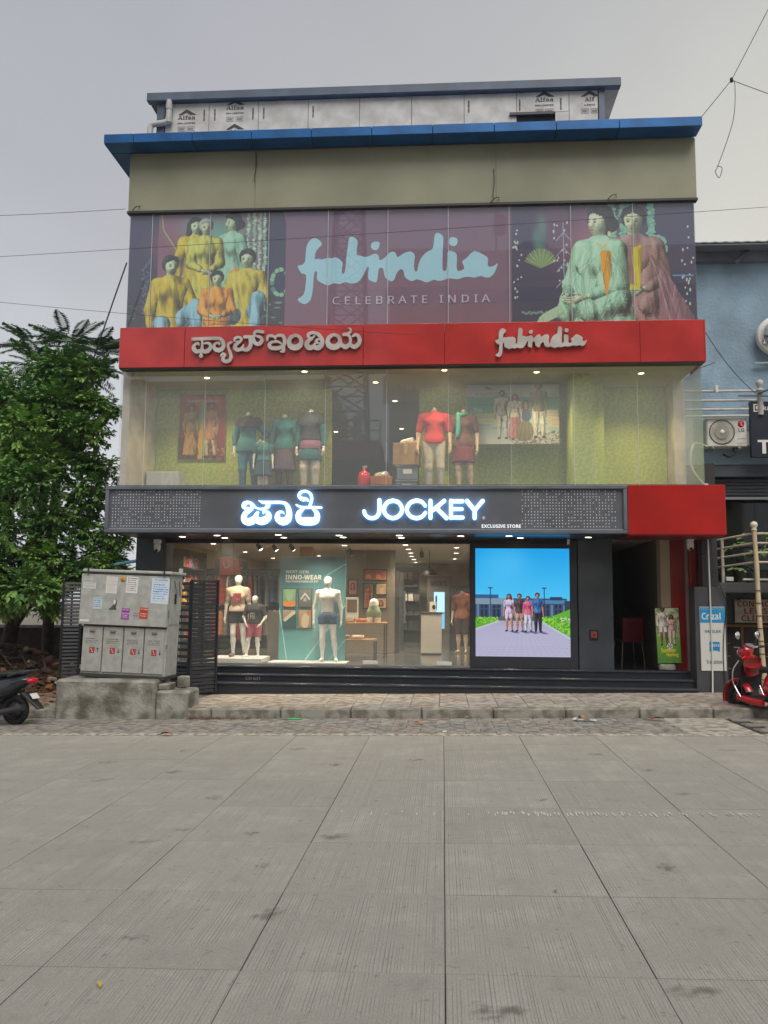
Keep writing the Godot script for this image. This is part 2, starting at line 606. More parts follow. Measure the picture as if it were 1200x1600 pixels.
# ---------------------------------------------------------------- bodies: smooth union of tapered capsules, meshed as surface nets
# bones: [a, ra, b, rb] ; cut: optional planes [normal, d] kept where n.p < d
func body(bones: Array, cell := 0.016, k := 0.03, cuts := []):
	var lo := Vector3.ONE * 1e9
	var hi := -lo
	for b in bones:
		var r := Vector3.ONE * (maxf(b[1], b[3]) + k)
		lo = lo.min(b[0] - r).min(b[2] - r)
		hi = hi.max(b[0] + r).max(b[2] + r)
	lo -= Vector3.ONE * cell * 2
	hi += Vector3.ONE * cell * 2
	var nx := int((hi.x - lo.x) / cell) + 2
	var ny := int((hi.y - lo.y) / cell) + 2
	var nz := int((hi.z - lo.z) / cell) + 2
	var F := PackedFloat32Array()
	F.resize(nx * ny * nz)
	F.fill(1.0)
	for b in bones:
		var A: Vector3 = b[0]
		var ra: float = b[1]
		var AB: Vector3 = b[2] - A
		var dr: float = b[3] - ra
		var L2: float = maxf(AB.length_squared(), 1e-9)
		var flat: Vector3 = b[4] if b.size() > 4 else Vector3.ONE
		var r := Vector3.ONE * (maxf(ra, b[3]) + k + cell * 2.0) / Vector3(minf(flat.x, 1.0), minf(flat.y, 1.0), minf(flat.z, 1.0))
		var p0: Vector3 = (b[0].min(b[2]) - r - lo) / cell
		var p1: Vector3 = (b[0].max(b[2]) + r - lo) / cell
		for z in range(maxi(0, int(p0.z)), mini(nz, int(p1.z) + 2)):
			for y in range(maxi(0, int(p0.y)), mini(ny, int(p1.y) + 2)):
				var row := (z * ny + y) * nx
				for x in range(maxi(0, int(p0.x)), mini(nx, int(p1.x) + 2)):
					var p := lo + Vector3(x, y, z) * cell - A
					var t := clampf(p.dot(AB) / L2, 0.0, 1.0)
					var d := ((p - AB * t) * flat).length() - (ra + dr * t)
					var f := F[row + x]
					var hh := maxf(k - absf(f - d), 0.0) / k
					F[row + x] = minf(f, d) - hh * hh * k * 0.25
	if cuts:
		for z in nz:
			for y in ny:
				for x in nx:
					var i := (z * ny + y) * nx + x
					if F[i] < 0.2:
						var p := lo + Vector3(x, y, z) * cell
						for c in cuts:
							F[i] = maxf(F[i], c[0].dot(p) - c[1])
	var V := {}
	var pts := PackedVector3Array()
	var sx := nx
	var sy := nx * ny
	for z in nz - 1:
		for y in ny - 1:
			for x in nx - 1:
				var i := (z * ny + y) * nx + x
				var f0 := F[i]
				if f0 > 0.1 or f0 < -0.1:
					continue
				var m := 0
				var q := [f0, F[i + 1], F[i + sx], F[i + sx + 1], F[i + sy], F[i + sy + 1], F[i + sy + sx], F[i + sy + sx + 1]]
				for e in 8:
					if q[e] < 0.0:
						m |= 1 << e
				if m == 0 or m == 255:
					continue
				var sum := Vector3.ZERO
				var cnt := 0
				for e in EDGES:
					var a: float = q[e.x]
					var b: float = q[e.y]
					if (a < 0.0) != (b < 0.0):
						var t := a / (a - b)
						sum += CORN[e.x].lerp(CORN[e.y], t)
						cnt += 1
				V[i] = pts.size()
				pts.append(lo + (Vector3(x, y, z) + sum / cnt) * cell)
	T.set_smooth_group(0)
	for z in range(1, nz - 1):
		for y in range(1, ny - 1):
			for x in range(1, nx - 1):
				var i := (z * ny + y) * nx + x
				var f0 := F[i]
				if f0 > 0.1 or f0 < -0.1:
					continue
				for ax in 3:
					var j: int = i + [1, sx, sy][ax]
					if (f0 < 0.0) == (F[j] < 0.0):
						continue
					var u: int = [sx, sy, 1][ax]
					var w: int = [sy, 1, sx][ax]
					if not (V.has(i) and V.has(i - u) and V.has(i - w) and V.has(i - u - w)):
						continue
					var n := Vector3.ZERO
					n[ax] = 1.0 if f0 < 0.0 else -1.0
					quad(pts[V[i]], pts[V[i - u]], pts[V[i - u - w]], pts[V[i - w]], n)
const EDGES := [Vector2i(0, 1), Vector2i(2, 3), Vector2i(4, 5), Vector2i(6, 7), Vector2i(0, 2), Vector2i(1, 3), Vector2i(4, 6), Vector2i(5, 7), Vector2i(0, 4), Vector2i(1, 5), Vector2i(2, 6), Vector2i(3, 7)]
const CORN := [Vector3(0, 0, 0), Vector3(1, 0, 0), Vector3(0, 1, 0), Vector3(1, 1, 0), Vector3(0, 0, 1), Vector3(1, 0, 1), Vector3(0, 1, 1), Vector3(1, 1, 1)]

func _ready():
	rng.seed = 7
	# camera
	var cam := Camera3D.new()
	cam.name = "camera"
	cam.position = Vector3(0, 1.6, 14.9)
	cam.rotation = Vector3(0.105, 0.0692, 0.0078)
	cam.fov = 61.67
	cam.near = 0.05
	cam.far = 2000.0
	add_child(cam)
	cam.current = true
	# sky: an evening overcast, a little brighter and warmer where the sun stands behind the cloud
	var env := Environment.new()
	env.background_mode = Environment.BG_SKY
	env.tonemap_mode = Environment.TONE_MAPPER_LINEAR
	env.tonemap_exposure = 1.62
	env.sdfgi_enabled = true
	env.ssao_enabled = true
	env.ssil_enabled = true
	var sky := Sky.new()
	var pm := PanoramaSkyMaterial.new()
	pm.panorama = sky_picture()
	sky.sky_material = pm
	env.sky = sky
	env.background_energy_multiplier = 1.0
	env.fog_enabled = true
	env.fog_density = 0.0008
	env.fog_light_color = Color(0.8, 0.81, 0.84)
	var we := WorldEnvironment.new()
	we.environment = env
	we.name = "world"
	add_child(we)
	var sun := DirectionalLight3D.new()
	sun.name = "sun"
	sun.light_energy = 0.5
	sun.light_color = Color(1.0, 0.97, 0.93)
	sun.light_angular_distance = 40.0
	sun.shadow_enabled = true
	sun.rotation = Vector3(deg_to_rad(-54), deg_to_rad(18), 0)
	add_child(sun)
	materials()
	street()
	shop_building()
	roof_shed()
	signs()
	window_banner()
	display_window()
	shop_window()
	neighbour()
	trees()
	opposite()
	upper_display()
	ground_shop()
	cabinet()
	gates()
	scooters()
	wires()
	litter()

func sky_picture() -> Texture2D:
	var w := 512
	var h := 256
	var im := Image.create_empty(w, h, false, Image.FORMAT_RGBF)
	var n := FastNoiseLite.new()
	n.seed = 3
	n.frequency = 0.9
	n.fractal_octaves = 4
	var sd := Vector3(sin(0.6) * cos(0.16), sin(0.16), -cos(0.6) * cos(0.16))
	for y in h:
		var el := PI * (0.5 - (y + 0.5) / h)
		for x in w:
			var az := TAU * (x + 0.5) / w
			var d := Vector3(sin(az) * cos(el), sin(el), -cos(az) * cos(el))
			var e := maxf(d.y, 0.0)
			var high := Vector3(0.325, 0.34, 0.385)
			var c := high + Vector3(0.40, 0.405, 0.39) * exp(-e / 0.4)
			var ang := rad_to_deg(acos(clampf(d.dot(sd), -1, 1)))
			var g := exp(-pow(ang / 30.0, 2.0))
			c += Vector3(0.24, 0.20, 0.06) * g
			c /= 1.5
			var q := d / (0.35 + e)
			var f := n.get_noise_3d(q.x * 1.3, q.z * 1.3, 4.0) + 0.5 * n.get_noise_3d(q.x * 3.0, q.z * 3.0, 9.0)
			c *= 1.0 + 0.11 * f
			im.set_pixel(x, y, Color(c.x, c.y, c.z))
	return ImageTexture.create_from_image(im)

func materials():
	TX.grime = noise_tex(0.006, 11, Color(0.88, 0.875, 0.865), Color(1, 1, 1), 512, 6, 0.2, 0.75)
	TX.blotch = noise_tex(0.010, 17, Color(0.62, 0.61, 0.56), Color(1, 1, 1), 512, 6, 0.2, 0.7)
	TX.fine = noise_tex(0.05, 12, Color(0.78, 0.78, 0.78), Color(1, 1, 1), 512, 5, 0.25, 0.75)
	TX.stain = noise_tex(0.012, 14, Color(0.74, 0.73, 0.70), Color(1, 1, 1), 512, 6, 0.22, 0.66)
	TX.nfine = bump_tex(0.08, 21, 3.0)
	TX.nsoft = bump_tex(0.012, 22, 6.0, 512, 3)
	TX.streak = noise_tex(0.02, 23, Color(0.90, 0.895, 0.885), Color(1, 1, 1), 512, 5, 0.2, 0.75)
	M.concrete = mat(c8(160, 159, 152), 0.9, {"tex": TX.blotch, "tri": 0.45, "normal": TX.nfine, "nscale": 0.5})
	M.black = mat(c8(22, 23, 26), 0.5)
	M.charcoal = mat(c8(66, 73, 81), 0.45, {"tex": TX.grime, "tri": 0.5})
	M.charcoal2 = mat(c8(76, 80, 88), 0.4, {"tex": TX.grime, "tri": 0.4})
	M.white = mat(c8(222, 222, 218), 0.5)
	M.steel = mat(c8(190, 192, 195), 0.3, {"metal": 0.9})
	M.chrome = mat(c8(225, 225, 228), 0.12, {"metal": 1.0})
	M.glass = mat(Color(0.9, 0.95, 0.93), 0.01, {"alpha": 0.02, "metal": 0.05})
	M.mirror_glass = mat(Color(0.86, 0.9, 0.92), 0.008, {"alpha": 0.02, "metal": 0.10})
	M.film_glass = mat(Color(0.86, 0.9, 0.92), 0.008, {"alpha": 0.02, "metal": 0.015})
	M.glass_green = mat(Color(0.55, 0.75, 0.66), 0.03, {"alpha": 0.12})
	M.rubber = mat(c8(26, 26, 27), 0.85, {"normal": TX.nfine, "tri": 8.0, "world": false, "nscale": 0.4})
	M.cable = mat(c8(22, 22, 24), 0.7)
	M.wood = mat(c8(150, 112, 72), 0.6, {"tex": TX.streak, "tri": Vector3(0.4, 3, 3)})
	M.mannequin = mat(c8(232, 230, 224), 0.35, {"coat": 0.2, "coatr": 0.3})
	M.mannequin_tan = mat(c8(214, 190, 160), 0.4)
	M.seal = mat(c8(205, 206, 205), 0.6)

# ---------------------------------------------------------------- street
const SL := 0.017
func road_tex() -> Array:
	var n := 1024
	var im := Image.create_empty(n, n, false, Image.FORMAT_RGBA8)
	var f := FastNoiseLite.new()
	f.seed = 5
	f.frequency = 0.004
	f.fractal_octaves = 6
	f.fractal_gain = 0.62
	var big := f.get_seamless_image(n, n)
	f.seed = 6
	f.frequency = 0.02
	f.fractal_octaves = 3
	var blot := f.get_seamless_image(n, n)
	var hgt := Image.create_empty(n, n, false, Image.FORMAT_RGBA8)
	var r := RandomNumberGenerator.new()
	r.seed = 77
	var depth := []
	for x in n:
		depth.append(0.0)
	var x := 0.0
	while x < n - 4:
		var w := r.randf_range(1.5, 3.0)
		var d := r.randf_range(0.4, 1.0)
		for i in int(w):
			depth[int(x) + i] = d
		x += r.randf_range(5.0, 9.0)
	for y in n:
		for i in n:
			var b := big.get_pixel(i, y).r
			var t := blot.get_pixel(i, y).r
			var sp := r.randf()
			var v := 0.85 + (b - 0.5) * 0.13 + (sp - 0.5) * 0.17
			if t < 0.2:
				v -= (0.2 - t) * 0.9
			var wear := clampf((b - 0.36) * 5.0, 0.15, 1.0)
			var gr: float = depth[i] * wear
			v -= gr * 0.10
			im.set_pixel(i, y, Color(v, v * 0.995, v * 0.975))
			var hh := 0.7 - gr * 0.5 + (sp - 0.5) * 0.16
			hgt.set_pixel(i, y, Color(hh, hh, hh))
	hgt.bump_map_to_normal_map(3.0)
	return [ImageTexture.create_from_image(im), ImageTexture.create_from_image(hgt)]

func street():
	# the wide ground, then the road of cast panels
	begin()
	bb(Vector3(-600, -1.2, -600), Vector3(600, -0.62, 600))
	setting(done("ground", mat(c8(128, 122, 108), 0.95, {"tex": TX.stain, "tri": 0.08})), "bare dusty ground around the street")
	var rt := road_tex()
	var road := Node3D.new()
	road.name = "road"
	add_child(road)
	road.rotation.z = atan(SL)
	setting(road, "pale concrete road cast in square panels")
	var dark := mat(c8(58, 56, 52), 0.95, {"tex": TX.fine, "tri": 1.0})
	part_bb("joint_filler", Vector3(-9.2, -0.5, 4.2), Vector3(9.2, -0.009, 17.6), dark, road)
	var mats := []
	for i in 6:
		var k := 0.985 + 0.006 * i
		mats.append(mat(Color(0.716 * k, 0.706 * k, 0.682 * k), 0.88, {"tex": rt[0], "normal": rt[1], "tri": 1.0 / 2.3, "nscale": 0.9, "off": Vector3(0.37 * i, 0.2, 0.29 * i)}))
	var full := mkbox(Vector3(0.8950, 0.12, 1.0135), 0.002)
	var short := mkbox(Vector3(0.8950, 0.12, 0.59), 0.002)
	for k in 13:
		for i in range(-9, 10):
			var z := 4.86 + 1.02 * (k - 1) + 0.51 if k else 4.56
			var o := put("slab", full if k else short, mats[rng.randi() % 6], road, Vector3(0.9 * i + 0.46 + rng.randf_range(-0.001, 0.001), -0.06 + rng.randf_range(-0.002, 0.0), z))
			o.rotation.x = rng.randf_range(-0.0015, 0.0015)
	# oil spots and a scuffed strip on the panels
	var sp := []
	for q in 3:
		var im := Image.create_empty(64, 64, false, Image.FORMAT_RGBA8)
		var fn := FastNoiseLite.new()
		fn.seed = 40 + q
		fn.frequency = 0.05
		fn.fractal_octaves = 4
		for y in 64:
			for x in 64:
				var d := Vector2(x - 31.5, y - 31.5).length() / 32.0
				var a := clampf((0.62 - d + fn.get_noise_2d(x, y) * 0.9) * 1.6, 0, 1) * 0.5 * clampf((1.0 - d) * 4.0, 0, 1)
				im.set_pixel(x, y, Color(0.34, 0.33, 0.31, a * 0.8))
		var sm := mat(Color.WHITE, 0.8, {"tex": ImageTexture.create_from_image(im), "alpha": 1.0})
		sp.append(sm)
	var rs := RandomNumberGenerator.new()
	rs.seed = 31
	for q in 46:
		var at := Vector3(rs.randf_range(-5.5, 4.5), 0.004 + 0.0001 * q, rs.randf_range(4.6, 11.4))
		var s := Vector2(rs.randf_range(0.05, 0.2), rs.randf_range(0.04, 0.12))
		begin()
		uvquad(Vector3(-s.x, 0, -s.y), Vector3(s.x, 0, -s.y), Vector3(s.x, 0, s.y), Vector3(-s.x, 0, s.y))
		done("oil_spot", sp[q % 3], road, at, Vector3(0, rs.randf() * 0.6, 0))
	begin()
	for q in 110:
		var x := -1.0 + (rs.randf() + rs.randf() * 0.8) * 2.6
		var z := 8.12 + rs.randf_range(-0.05, 0.05)
		var l := rs.randf_range(0.012, 0.05)
		T.set_smooth_group(-1)
		quad(Vector3(x, 0.0035, z - l), Vector3(x + 0.009, 0.0035, z - l), Vector3(x + 0.009, 0.0035, z + l), Vector3(x, 0.0035, z + l), Vector3.UP)
	stuff(done("scuff_marks", mat(c8(205, 202, 194), 0.9), road))
	var rm: Material = mats[2]
	for s in [-1.0, 1.0]:
		part_bb("road_side", Vector3(s * 8.65 if s < 0 else 9.02, -0.4, 4.25), Vector3(s * 80.0, -0.006, 17.6), rm, road)
	part_bb("road_far_lane", Vector3(-80, -0.4, 17.61), Vector3(80, -0.006, 27.0), rm, road)
	part_bb("worn_line", Vector3(-30, -0.3, 4.11), Vector3(30, 0.004, 4.245), mat(c8(188, 185, 176), 0.85, {"tex": TX.blotch, "tri": 1.6}), road, 0.004)
	# strip of small blocks between the line and the kerb
	var strip := Node3D.new()
	strip.name = "parking_strip"
	add_child(strip)
	strip.rotation.z = atan(SL)
	setting(strip, "strip of worn paving blocks along the kerb")
	part_bb("bed", Vector3(-30, -0.4, 2.66), Vector3(30, -0.019, 4.105), dark, strip)
	var pms := []
	for c in [c8(146, 143, 137), c8(140, 137, 131), c8(148, 138, 130), c8(136, 135, 132), c8(150, 148, 142)]:
		pms.append(mat(c, 0.92, {"tex": TX.stain, "tri": 0.9, "normal": TX.nfine, "nscale": 0.5}))
	var pb := mkbox(Vector3(0.372, 0.06, 0.232), 0.006)
	for r in 6:
		for i in 33:
			var x := -6.9 + 0.378 * i + (0.189 if r % 2 else 0.0)
			if x > 3.15 and x < 4.0 and r < 6:
				continue
			put("paver", pb, pms[rng.randi() % 5], strip, Vector3(x, -0.031 + rng.randf_range(-0.003, 0.002), 2.79 + 0.238 * r), Vector3(rng.randf_range(-0.004, 0.004), rng.randf_range(-0.005, 0.005), rng.randf_range(-0.003, 0.003)))
	part_bb("concrete_patch", Vector3(2.97, -0.08, 2.67), Vector3(3.80, 0.003, 4.1), mat(c8(172, 168, 158), 0.9, {"tex": TX.stain, "tri": 0.8}), strip, 0.01)
	for s in [-1.0, 1.0]:
		part_bb("strip_end", Vector3(-7.1 if s < 0 else 5.65, -0.3, 2.67), Vector3(s * 30, -0.006, 4.1), pms[0], strip)
	# kerb and pavement
	var walk := Node3D.new()
	walk.name = "pavement"
	add_child(walk)
	walk.rotation.z = atan(SL)
	setting(walk, "tiled pavement in front of the shop with a stone kerb")
	part_bb("base", Vector3(-30, -0.5, -0.2), Vector3(30, 0.105, 2.5), dark, walk)
	var km := mat(c8(152, 149, 140), 0.9, {"tex": TX.stain, "tri": 0.7, "normal": TX.nfine, "nscale": 0.5})
	var ks := mkbox(Vector3(0.992, 0.42, 0.16), 0.02)
	for i in range(-13, 12):
		put("kerb_stone", ks, km, walk, Vector3(i * 1.0 + 0.2, -0.08 + rng.randf_range(-0.005, 0.005), 2.57 + rng.randf_range(-0.008, 0.008)), Vector3(0, 0, rng.randf_range(-0.004, 0.004)))
	var tms := []
	for c in [c8(172, 164, 152), c8(168, 156, 143), c8(162, 157, 148), c8(177, 169, 156), c8(166, 152, 140)]:
		tms.append(mat(c, 0.9, {"tex": TX.stain, "tri": 0.8, "normal": TX.nfine, "nscale": 0.5}))
	var tb := mkbox(Vector3(0.414, 0.05, 0.294), 0.006)
	for r in 6:
		for i in 24:
			put("paving_tile", tb, tms[(i + r * 2 + rng.randi() % 2) % 5], walk, Vector3(-3.62 + 0.42 * i, 0.105 + rng.randf_range(-0.003, 0.003), 0.79 + 0.3 * r), Vector3(rng.randf_range(-0.01, 0.01), 0, rng.randf_range(-0.006, 0.006)))
	part_bb("broken_concrete", Vector3(-30, -0.2, -0.15), Vector3(-3.85, 0.122, 2.48), mat(c8(140, 130, 116), 0.95, {"tex": TX.stain, "tri": 0.7, "normal": TX.nsoft, "nscale": 0.6}), walk)
	part_bb("cement_margin", Vector3(-3.83, -0.2, -0.15), Vector3(7, 0.122, 0.63), km, walk)
	part_bb("plain_paving", Vector3(6.25, -0.2, 0.64), Vector3(30, 0.122, 2.48), tms[2], walk)

# ---------------------------------------------------------------- the shop building
func shop_building():
	var b := thing("shop_building", "three-storey shop with olive top wall, glazed middle floor and dark ground floor", "building")
	var wallm := mat(c8(150, 148, 138), 0.85, {"tex": TX.grime, "tri": 0.4})
	var olive := mat(c8(146, 147, 124), 0.45, {"tex": TX.grime, "tri": 0.13})
	var cream := mat(c8(214, 207, 190), 0.8, {"tex": TX.grime, "tri": 0.5})
	var floorm := mat(c8(92, 90, 86), 0.16, {"tex": TX.grime, "tri": 0.7})
	var ceilm := mat(c8(206, 204, 198), 0.8)
	var green := noise_tex(0.028, 31, Color(0.74, 0.76, 0.55), Color(0.83, 0.83, 0.64), 512, 5, 0.35, 0.65)
	M.paper = mat(Color(0.93, 1.0, 0.76), 0.75, {"tex": green, "tri": 0.9})
	# structure
	part_bb("ground_floor_slab", Vector3(-5.5, 0.02, -11.1), Vector3(4.2, 0.497, 0.12), floorm, b)
	part_bb("hall_floor_slab", Vector3(2.9, 0.498, -5.0), Vector3(3.88, 0.502, 0.1), mat(c8(50, 52, 56), 0.2), b)
	part_bb("ground_ceiling", Vector3(-5.5, 2.75, -11.1), Vector3(4.2, 2.85, 0.10), ceilm, b)
	part_bb("first_floor_slab", Vector3(-5.5, 2.87, -11.1), Vector3(4.22, 3.5, 0.76), M.charcoal, b)
	part_bb("upper_ceiling", Vector3(-5.5, 5.56, -11.1), Vector3(4.22, 5.66, 0.76), mat(c8(196, 192, 176), 0.8), b)
	part_bb("second_floor_slab", Vector3(-5.5, 5.68, -11.1), Vector3(4.22, 6.3, 0.78), wallm, b)
	part_bb("side_wall", Vector3(-5.53, -0.1, -11.1), Vector3(-5.40, 2.86, -0.42), wallm, b)
	part_bb("side_wall", Vector3(-5.53, 3.5, -11.1), Vector3(-5.40, 5.66, 0.70), cream, b)
	part_bb("side_wall", Vector3(4.10, -0.1, -11.1), Vector3(4.25, 2.86, 0.02), wallm, b)
	part_bb("side_wall", Vector3(4.06, 3.5, -11.1), Vector3(4.25, 5.66, -0.30), cream, b)
	part_bb("back_wall", Vector3(-5.53, -0.1, -11.3), Vector3(4.25, 11.0, -11.12), wallm, b)
	part_bb("upper_wall", Vector3(-5.5, 6.31, -11.1), Vector3(4.22, 9.4, 0.70), wallm, b)
	part_bb("roof_slab", Vector3(-5.53, 9.41, -11.1), Vector3(4.25, 9.6, 0.75), wallm, b)
	part_bb("ground_column", Vector3(-5.43, 0.0, -0.42), Vector3(-4.9, 2.745, 0.04), M.charcoal, b, 0.006)
	part_bb("hall_wall", Vector3(2.30, 0.1, -5.0), Vector3(2.88, 2.745, 0.03), M.charcoal, b, 0.006)
	part_bb("hall_back_wall", Vector3(2.88, 0.5, -5.0), Vector3(4.08, 2.745, -4.85), mat(c8(92, 84, 72), 0.8), b)
	part_bb("hall_side_wall", Vector3(3.78, 0.5, -4.8), Vector3(4.08, 2.745, -0.1), mat(c8(126, 116, 98), 0.8), b)
	part_bb("hall_jamb", Vector3(3.70, 0.5, -0.3), Vector3(3.86, 2.745, -0.04), mat(c8(168, 150, 126), 0.7), b)
	part_bb("lintel", Vector3(-4.9, 2.62, -0.10), Vector3(2.29, 2.698, 0.06), M.black, b)
	var red := mat(c8(150, 26, 24), 0.35, {"tex": TX.grime, "tri": 0.4})
	part_bb("red_pilaster", Vector3(3.87, 0.3, -0.14), Vector3(4.24, 2.69, -0.03), red, b, 0.008)
	part_bb("red_pilaster_edge", Vector3(4.14, 0.3, -0.028), Vector3(4.245, 2.69, 0.16), red, b, 0.006)
	# soffit below the sign boards
	var soff := part_bb("soffit", Vector3(-5.42, 2.70, 0.065), Vector3(4.3, 2.735, 1.12), mat(c8(58, 62, 70), 0.3, {"metal": 0.4}), b)
	# olive panels
	var xs := [-5.53, -3.275, 0.90, 4.25]
	for i in 3:
		part_bb("parapet_panel", Vector3(xs[i] + 0.0015, 8.40, 0.72), Vector3(xs[i + 1] - 0.0015, 9.46, 0.80), olive, b, 0.002)
	part_bb("flashing", Vector3(-5.54, 8.35, 0.70), Vector3(4.26, 8.396, 0.83), mat(c8(48, 48, 50), 0.5), b, 0.004)
	# blue canopy: soffit panels and fascia pieces
	var blue := mat(c8(30, 96, 158), 0.32, {"metal": 0.35, "tex": TX.grime, "tri": 0.5})
	var fx := [-5.87]
	for i in 10:
		fx.append(-5.344 + 1.033 * i)
	fx[10] = 4.27
	for i in 10:
		part_bb("canopy_fascia", Vector3(fx[i] + 0.004, 9.47, 1.14), Vector3(fx[i + 1] - 0.004, 9.63, 1.17), blue, b, 0.004)
		part_bb("canopy_soffit", Vector3(fx[i] + 0.004, 9.474, 0.81), Vector3(fx[i + 1] - 0.004, 9.50, 1.137), blue, b, 0.003)
	part_bb("canopy_side_soffit", Vector3(-5.86, 9.474, -6.0), Vector3(-5.54, 9.50, 0.80), blue, b)
	part_bb("canopy_side_fascia", Vector3(-5.87, 9.468, -6.0), Vector3(-5.845, 9.63, 1.135), blue, b)
	part_bb("canopy_top", Vector3(-5.84, 9.604, -2.0), Vector3(4.26, 9.622, 1.135), blue, b)
	# stray wires hanging from the top wall
	for p in [Vector3(-3.27, 9.42, 0.81), Vector3(0.86, 9.0, 0.82)]:
		begin()
		tube([p, p + Vector3(0.01, -0.25, 0.01), p + Vector3(-0.02, -0.5, 0.02), p + Vector3(0.0, -0.56, 0.05)], 0.006, 5)
		done("stray_wire", M.cable, b)
	for x in [-5.35, 2.86, 0.9]:
		begin()
		var q := Vector3(x, 8.42, 0.84)
		tube([q + Vector3(-0.09, -0.03, 0), q + Vector3(-0.03, 0.03, 0.02), q + Vector3(0.05, 0.06, 0.0), q + Vector3(0.04, -0.01, 0.03)], 0.008, 5)
		done("wire_end", M.cable, b)
	# steps
	var st := thing("entrance_steps", "three long dark polished stone steps up to the shop floor", "steps")
	var sm := mat(c8(44, 48, 56), 0.3, {"tex": TX.streak, "tri": Vector3(0.3, 2.0, 2.0)})
	for i in 3:
		part_bb("tread", Vector3(-5.0, 0.03, -0.2), Vector3(4.09, 0.5 - 0.12 * i, 0.15 + 0.25 * i), sm, st, 0.012)
		part_bb("nosing", Vector3(-5.0, 0.5 - 0.12 * i - 0.035, 0.15 + 0.25 * i), Vector3(4.09, 0.5 - 0.12 * i + 0.004, 0.175 + 0.25 * i), mat(c8(60, 65, 74), 0.22, {"tex": TX.streak, "tri": Vector3(0.3, 2, 2)}), st, 0.01)
	text("chalk_mark", "CH 631", mat(c8(150, 155, 160), 0.9), st, Vector3(-3.2, 0.31, 0.404), 0.24, 0.055, 0.003, false)
	# black landing lights in the soffit
	for p in [Vector2(-4.48, 0.43), Vector2(-3.79, 0.74), Vector2(-3.8, 0.2), Vector2(-2.72, 0.9), Vector2(-2.74, 0.3), Vector2(-1.72, 0.8), Vector2(-1.7, 0.38), Vector2(-0.72, 0.83), Vector2(-0.71, 0.32), Vector2(0.29, 0.72), Vector2(1.08, 0.75), Vector2(1.3, 0.34), Vector2(2.4, 0.52)]:
		downlight(Vector3(p.x, 2.70, p.y), 0.055, 0.2, "round soffit downlight under the dark sign board", "soffit downlights")
	downlight(Vector3(3.3, 2.745, -0.4), 0.07, 0.0, "unlit round ceiling lamp inside the stair hall", "")

var lamp_mesh: Mesh
func downlight(p: Vector3, r: float, energy: float, label: String, group: String, col := Color(1.0, 0.95, 0.86), glow := 5.0):
	var t := thing("downlight", label, "ceiling light", p, Vector3.ZERO, group)
	begin()
	lathe(Vector3.ZERO, [Vector2(r, 0.0), Vector2(r * 1.25, -0.004), Vector2(r * 1.25, 0.012), Vector2(r, 0.012)], 14)
	done("trim", M.white, t)
	begin()
	lathe(Vector3(0, -0.003, 0), [Vector2(0.001, -0.001), Vector2(r * 0.92, -0.001), Vector2(r * 0.92, 0.006)], 14)
	done("lamp", mat(Color(0.95, 0.93, 0.9), 0.4, {"emit": col, "energy": glow if energy > 0.0 else 0.15}), t)
	if energy > 0.0:
		var l := SpotLight3D.new()
		l.name = "lamp_light"
		l.light_energy = energy
		l.light_color = col
		l.light_size = r
		l.spot_range = 14.0
		l.spot_attenuation = 2.0
		l.spot_angle = 62.0
		l.spot_angle_attenuation = 0.8
		l.shadow_enabled = true
		l.position = Vector3(0, -0.02, 0)
		l.rotation.x = -PI / 2
		t.add_child(l, true)

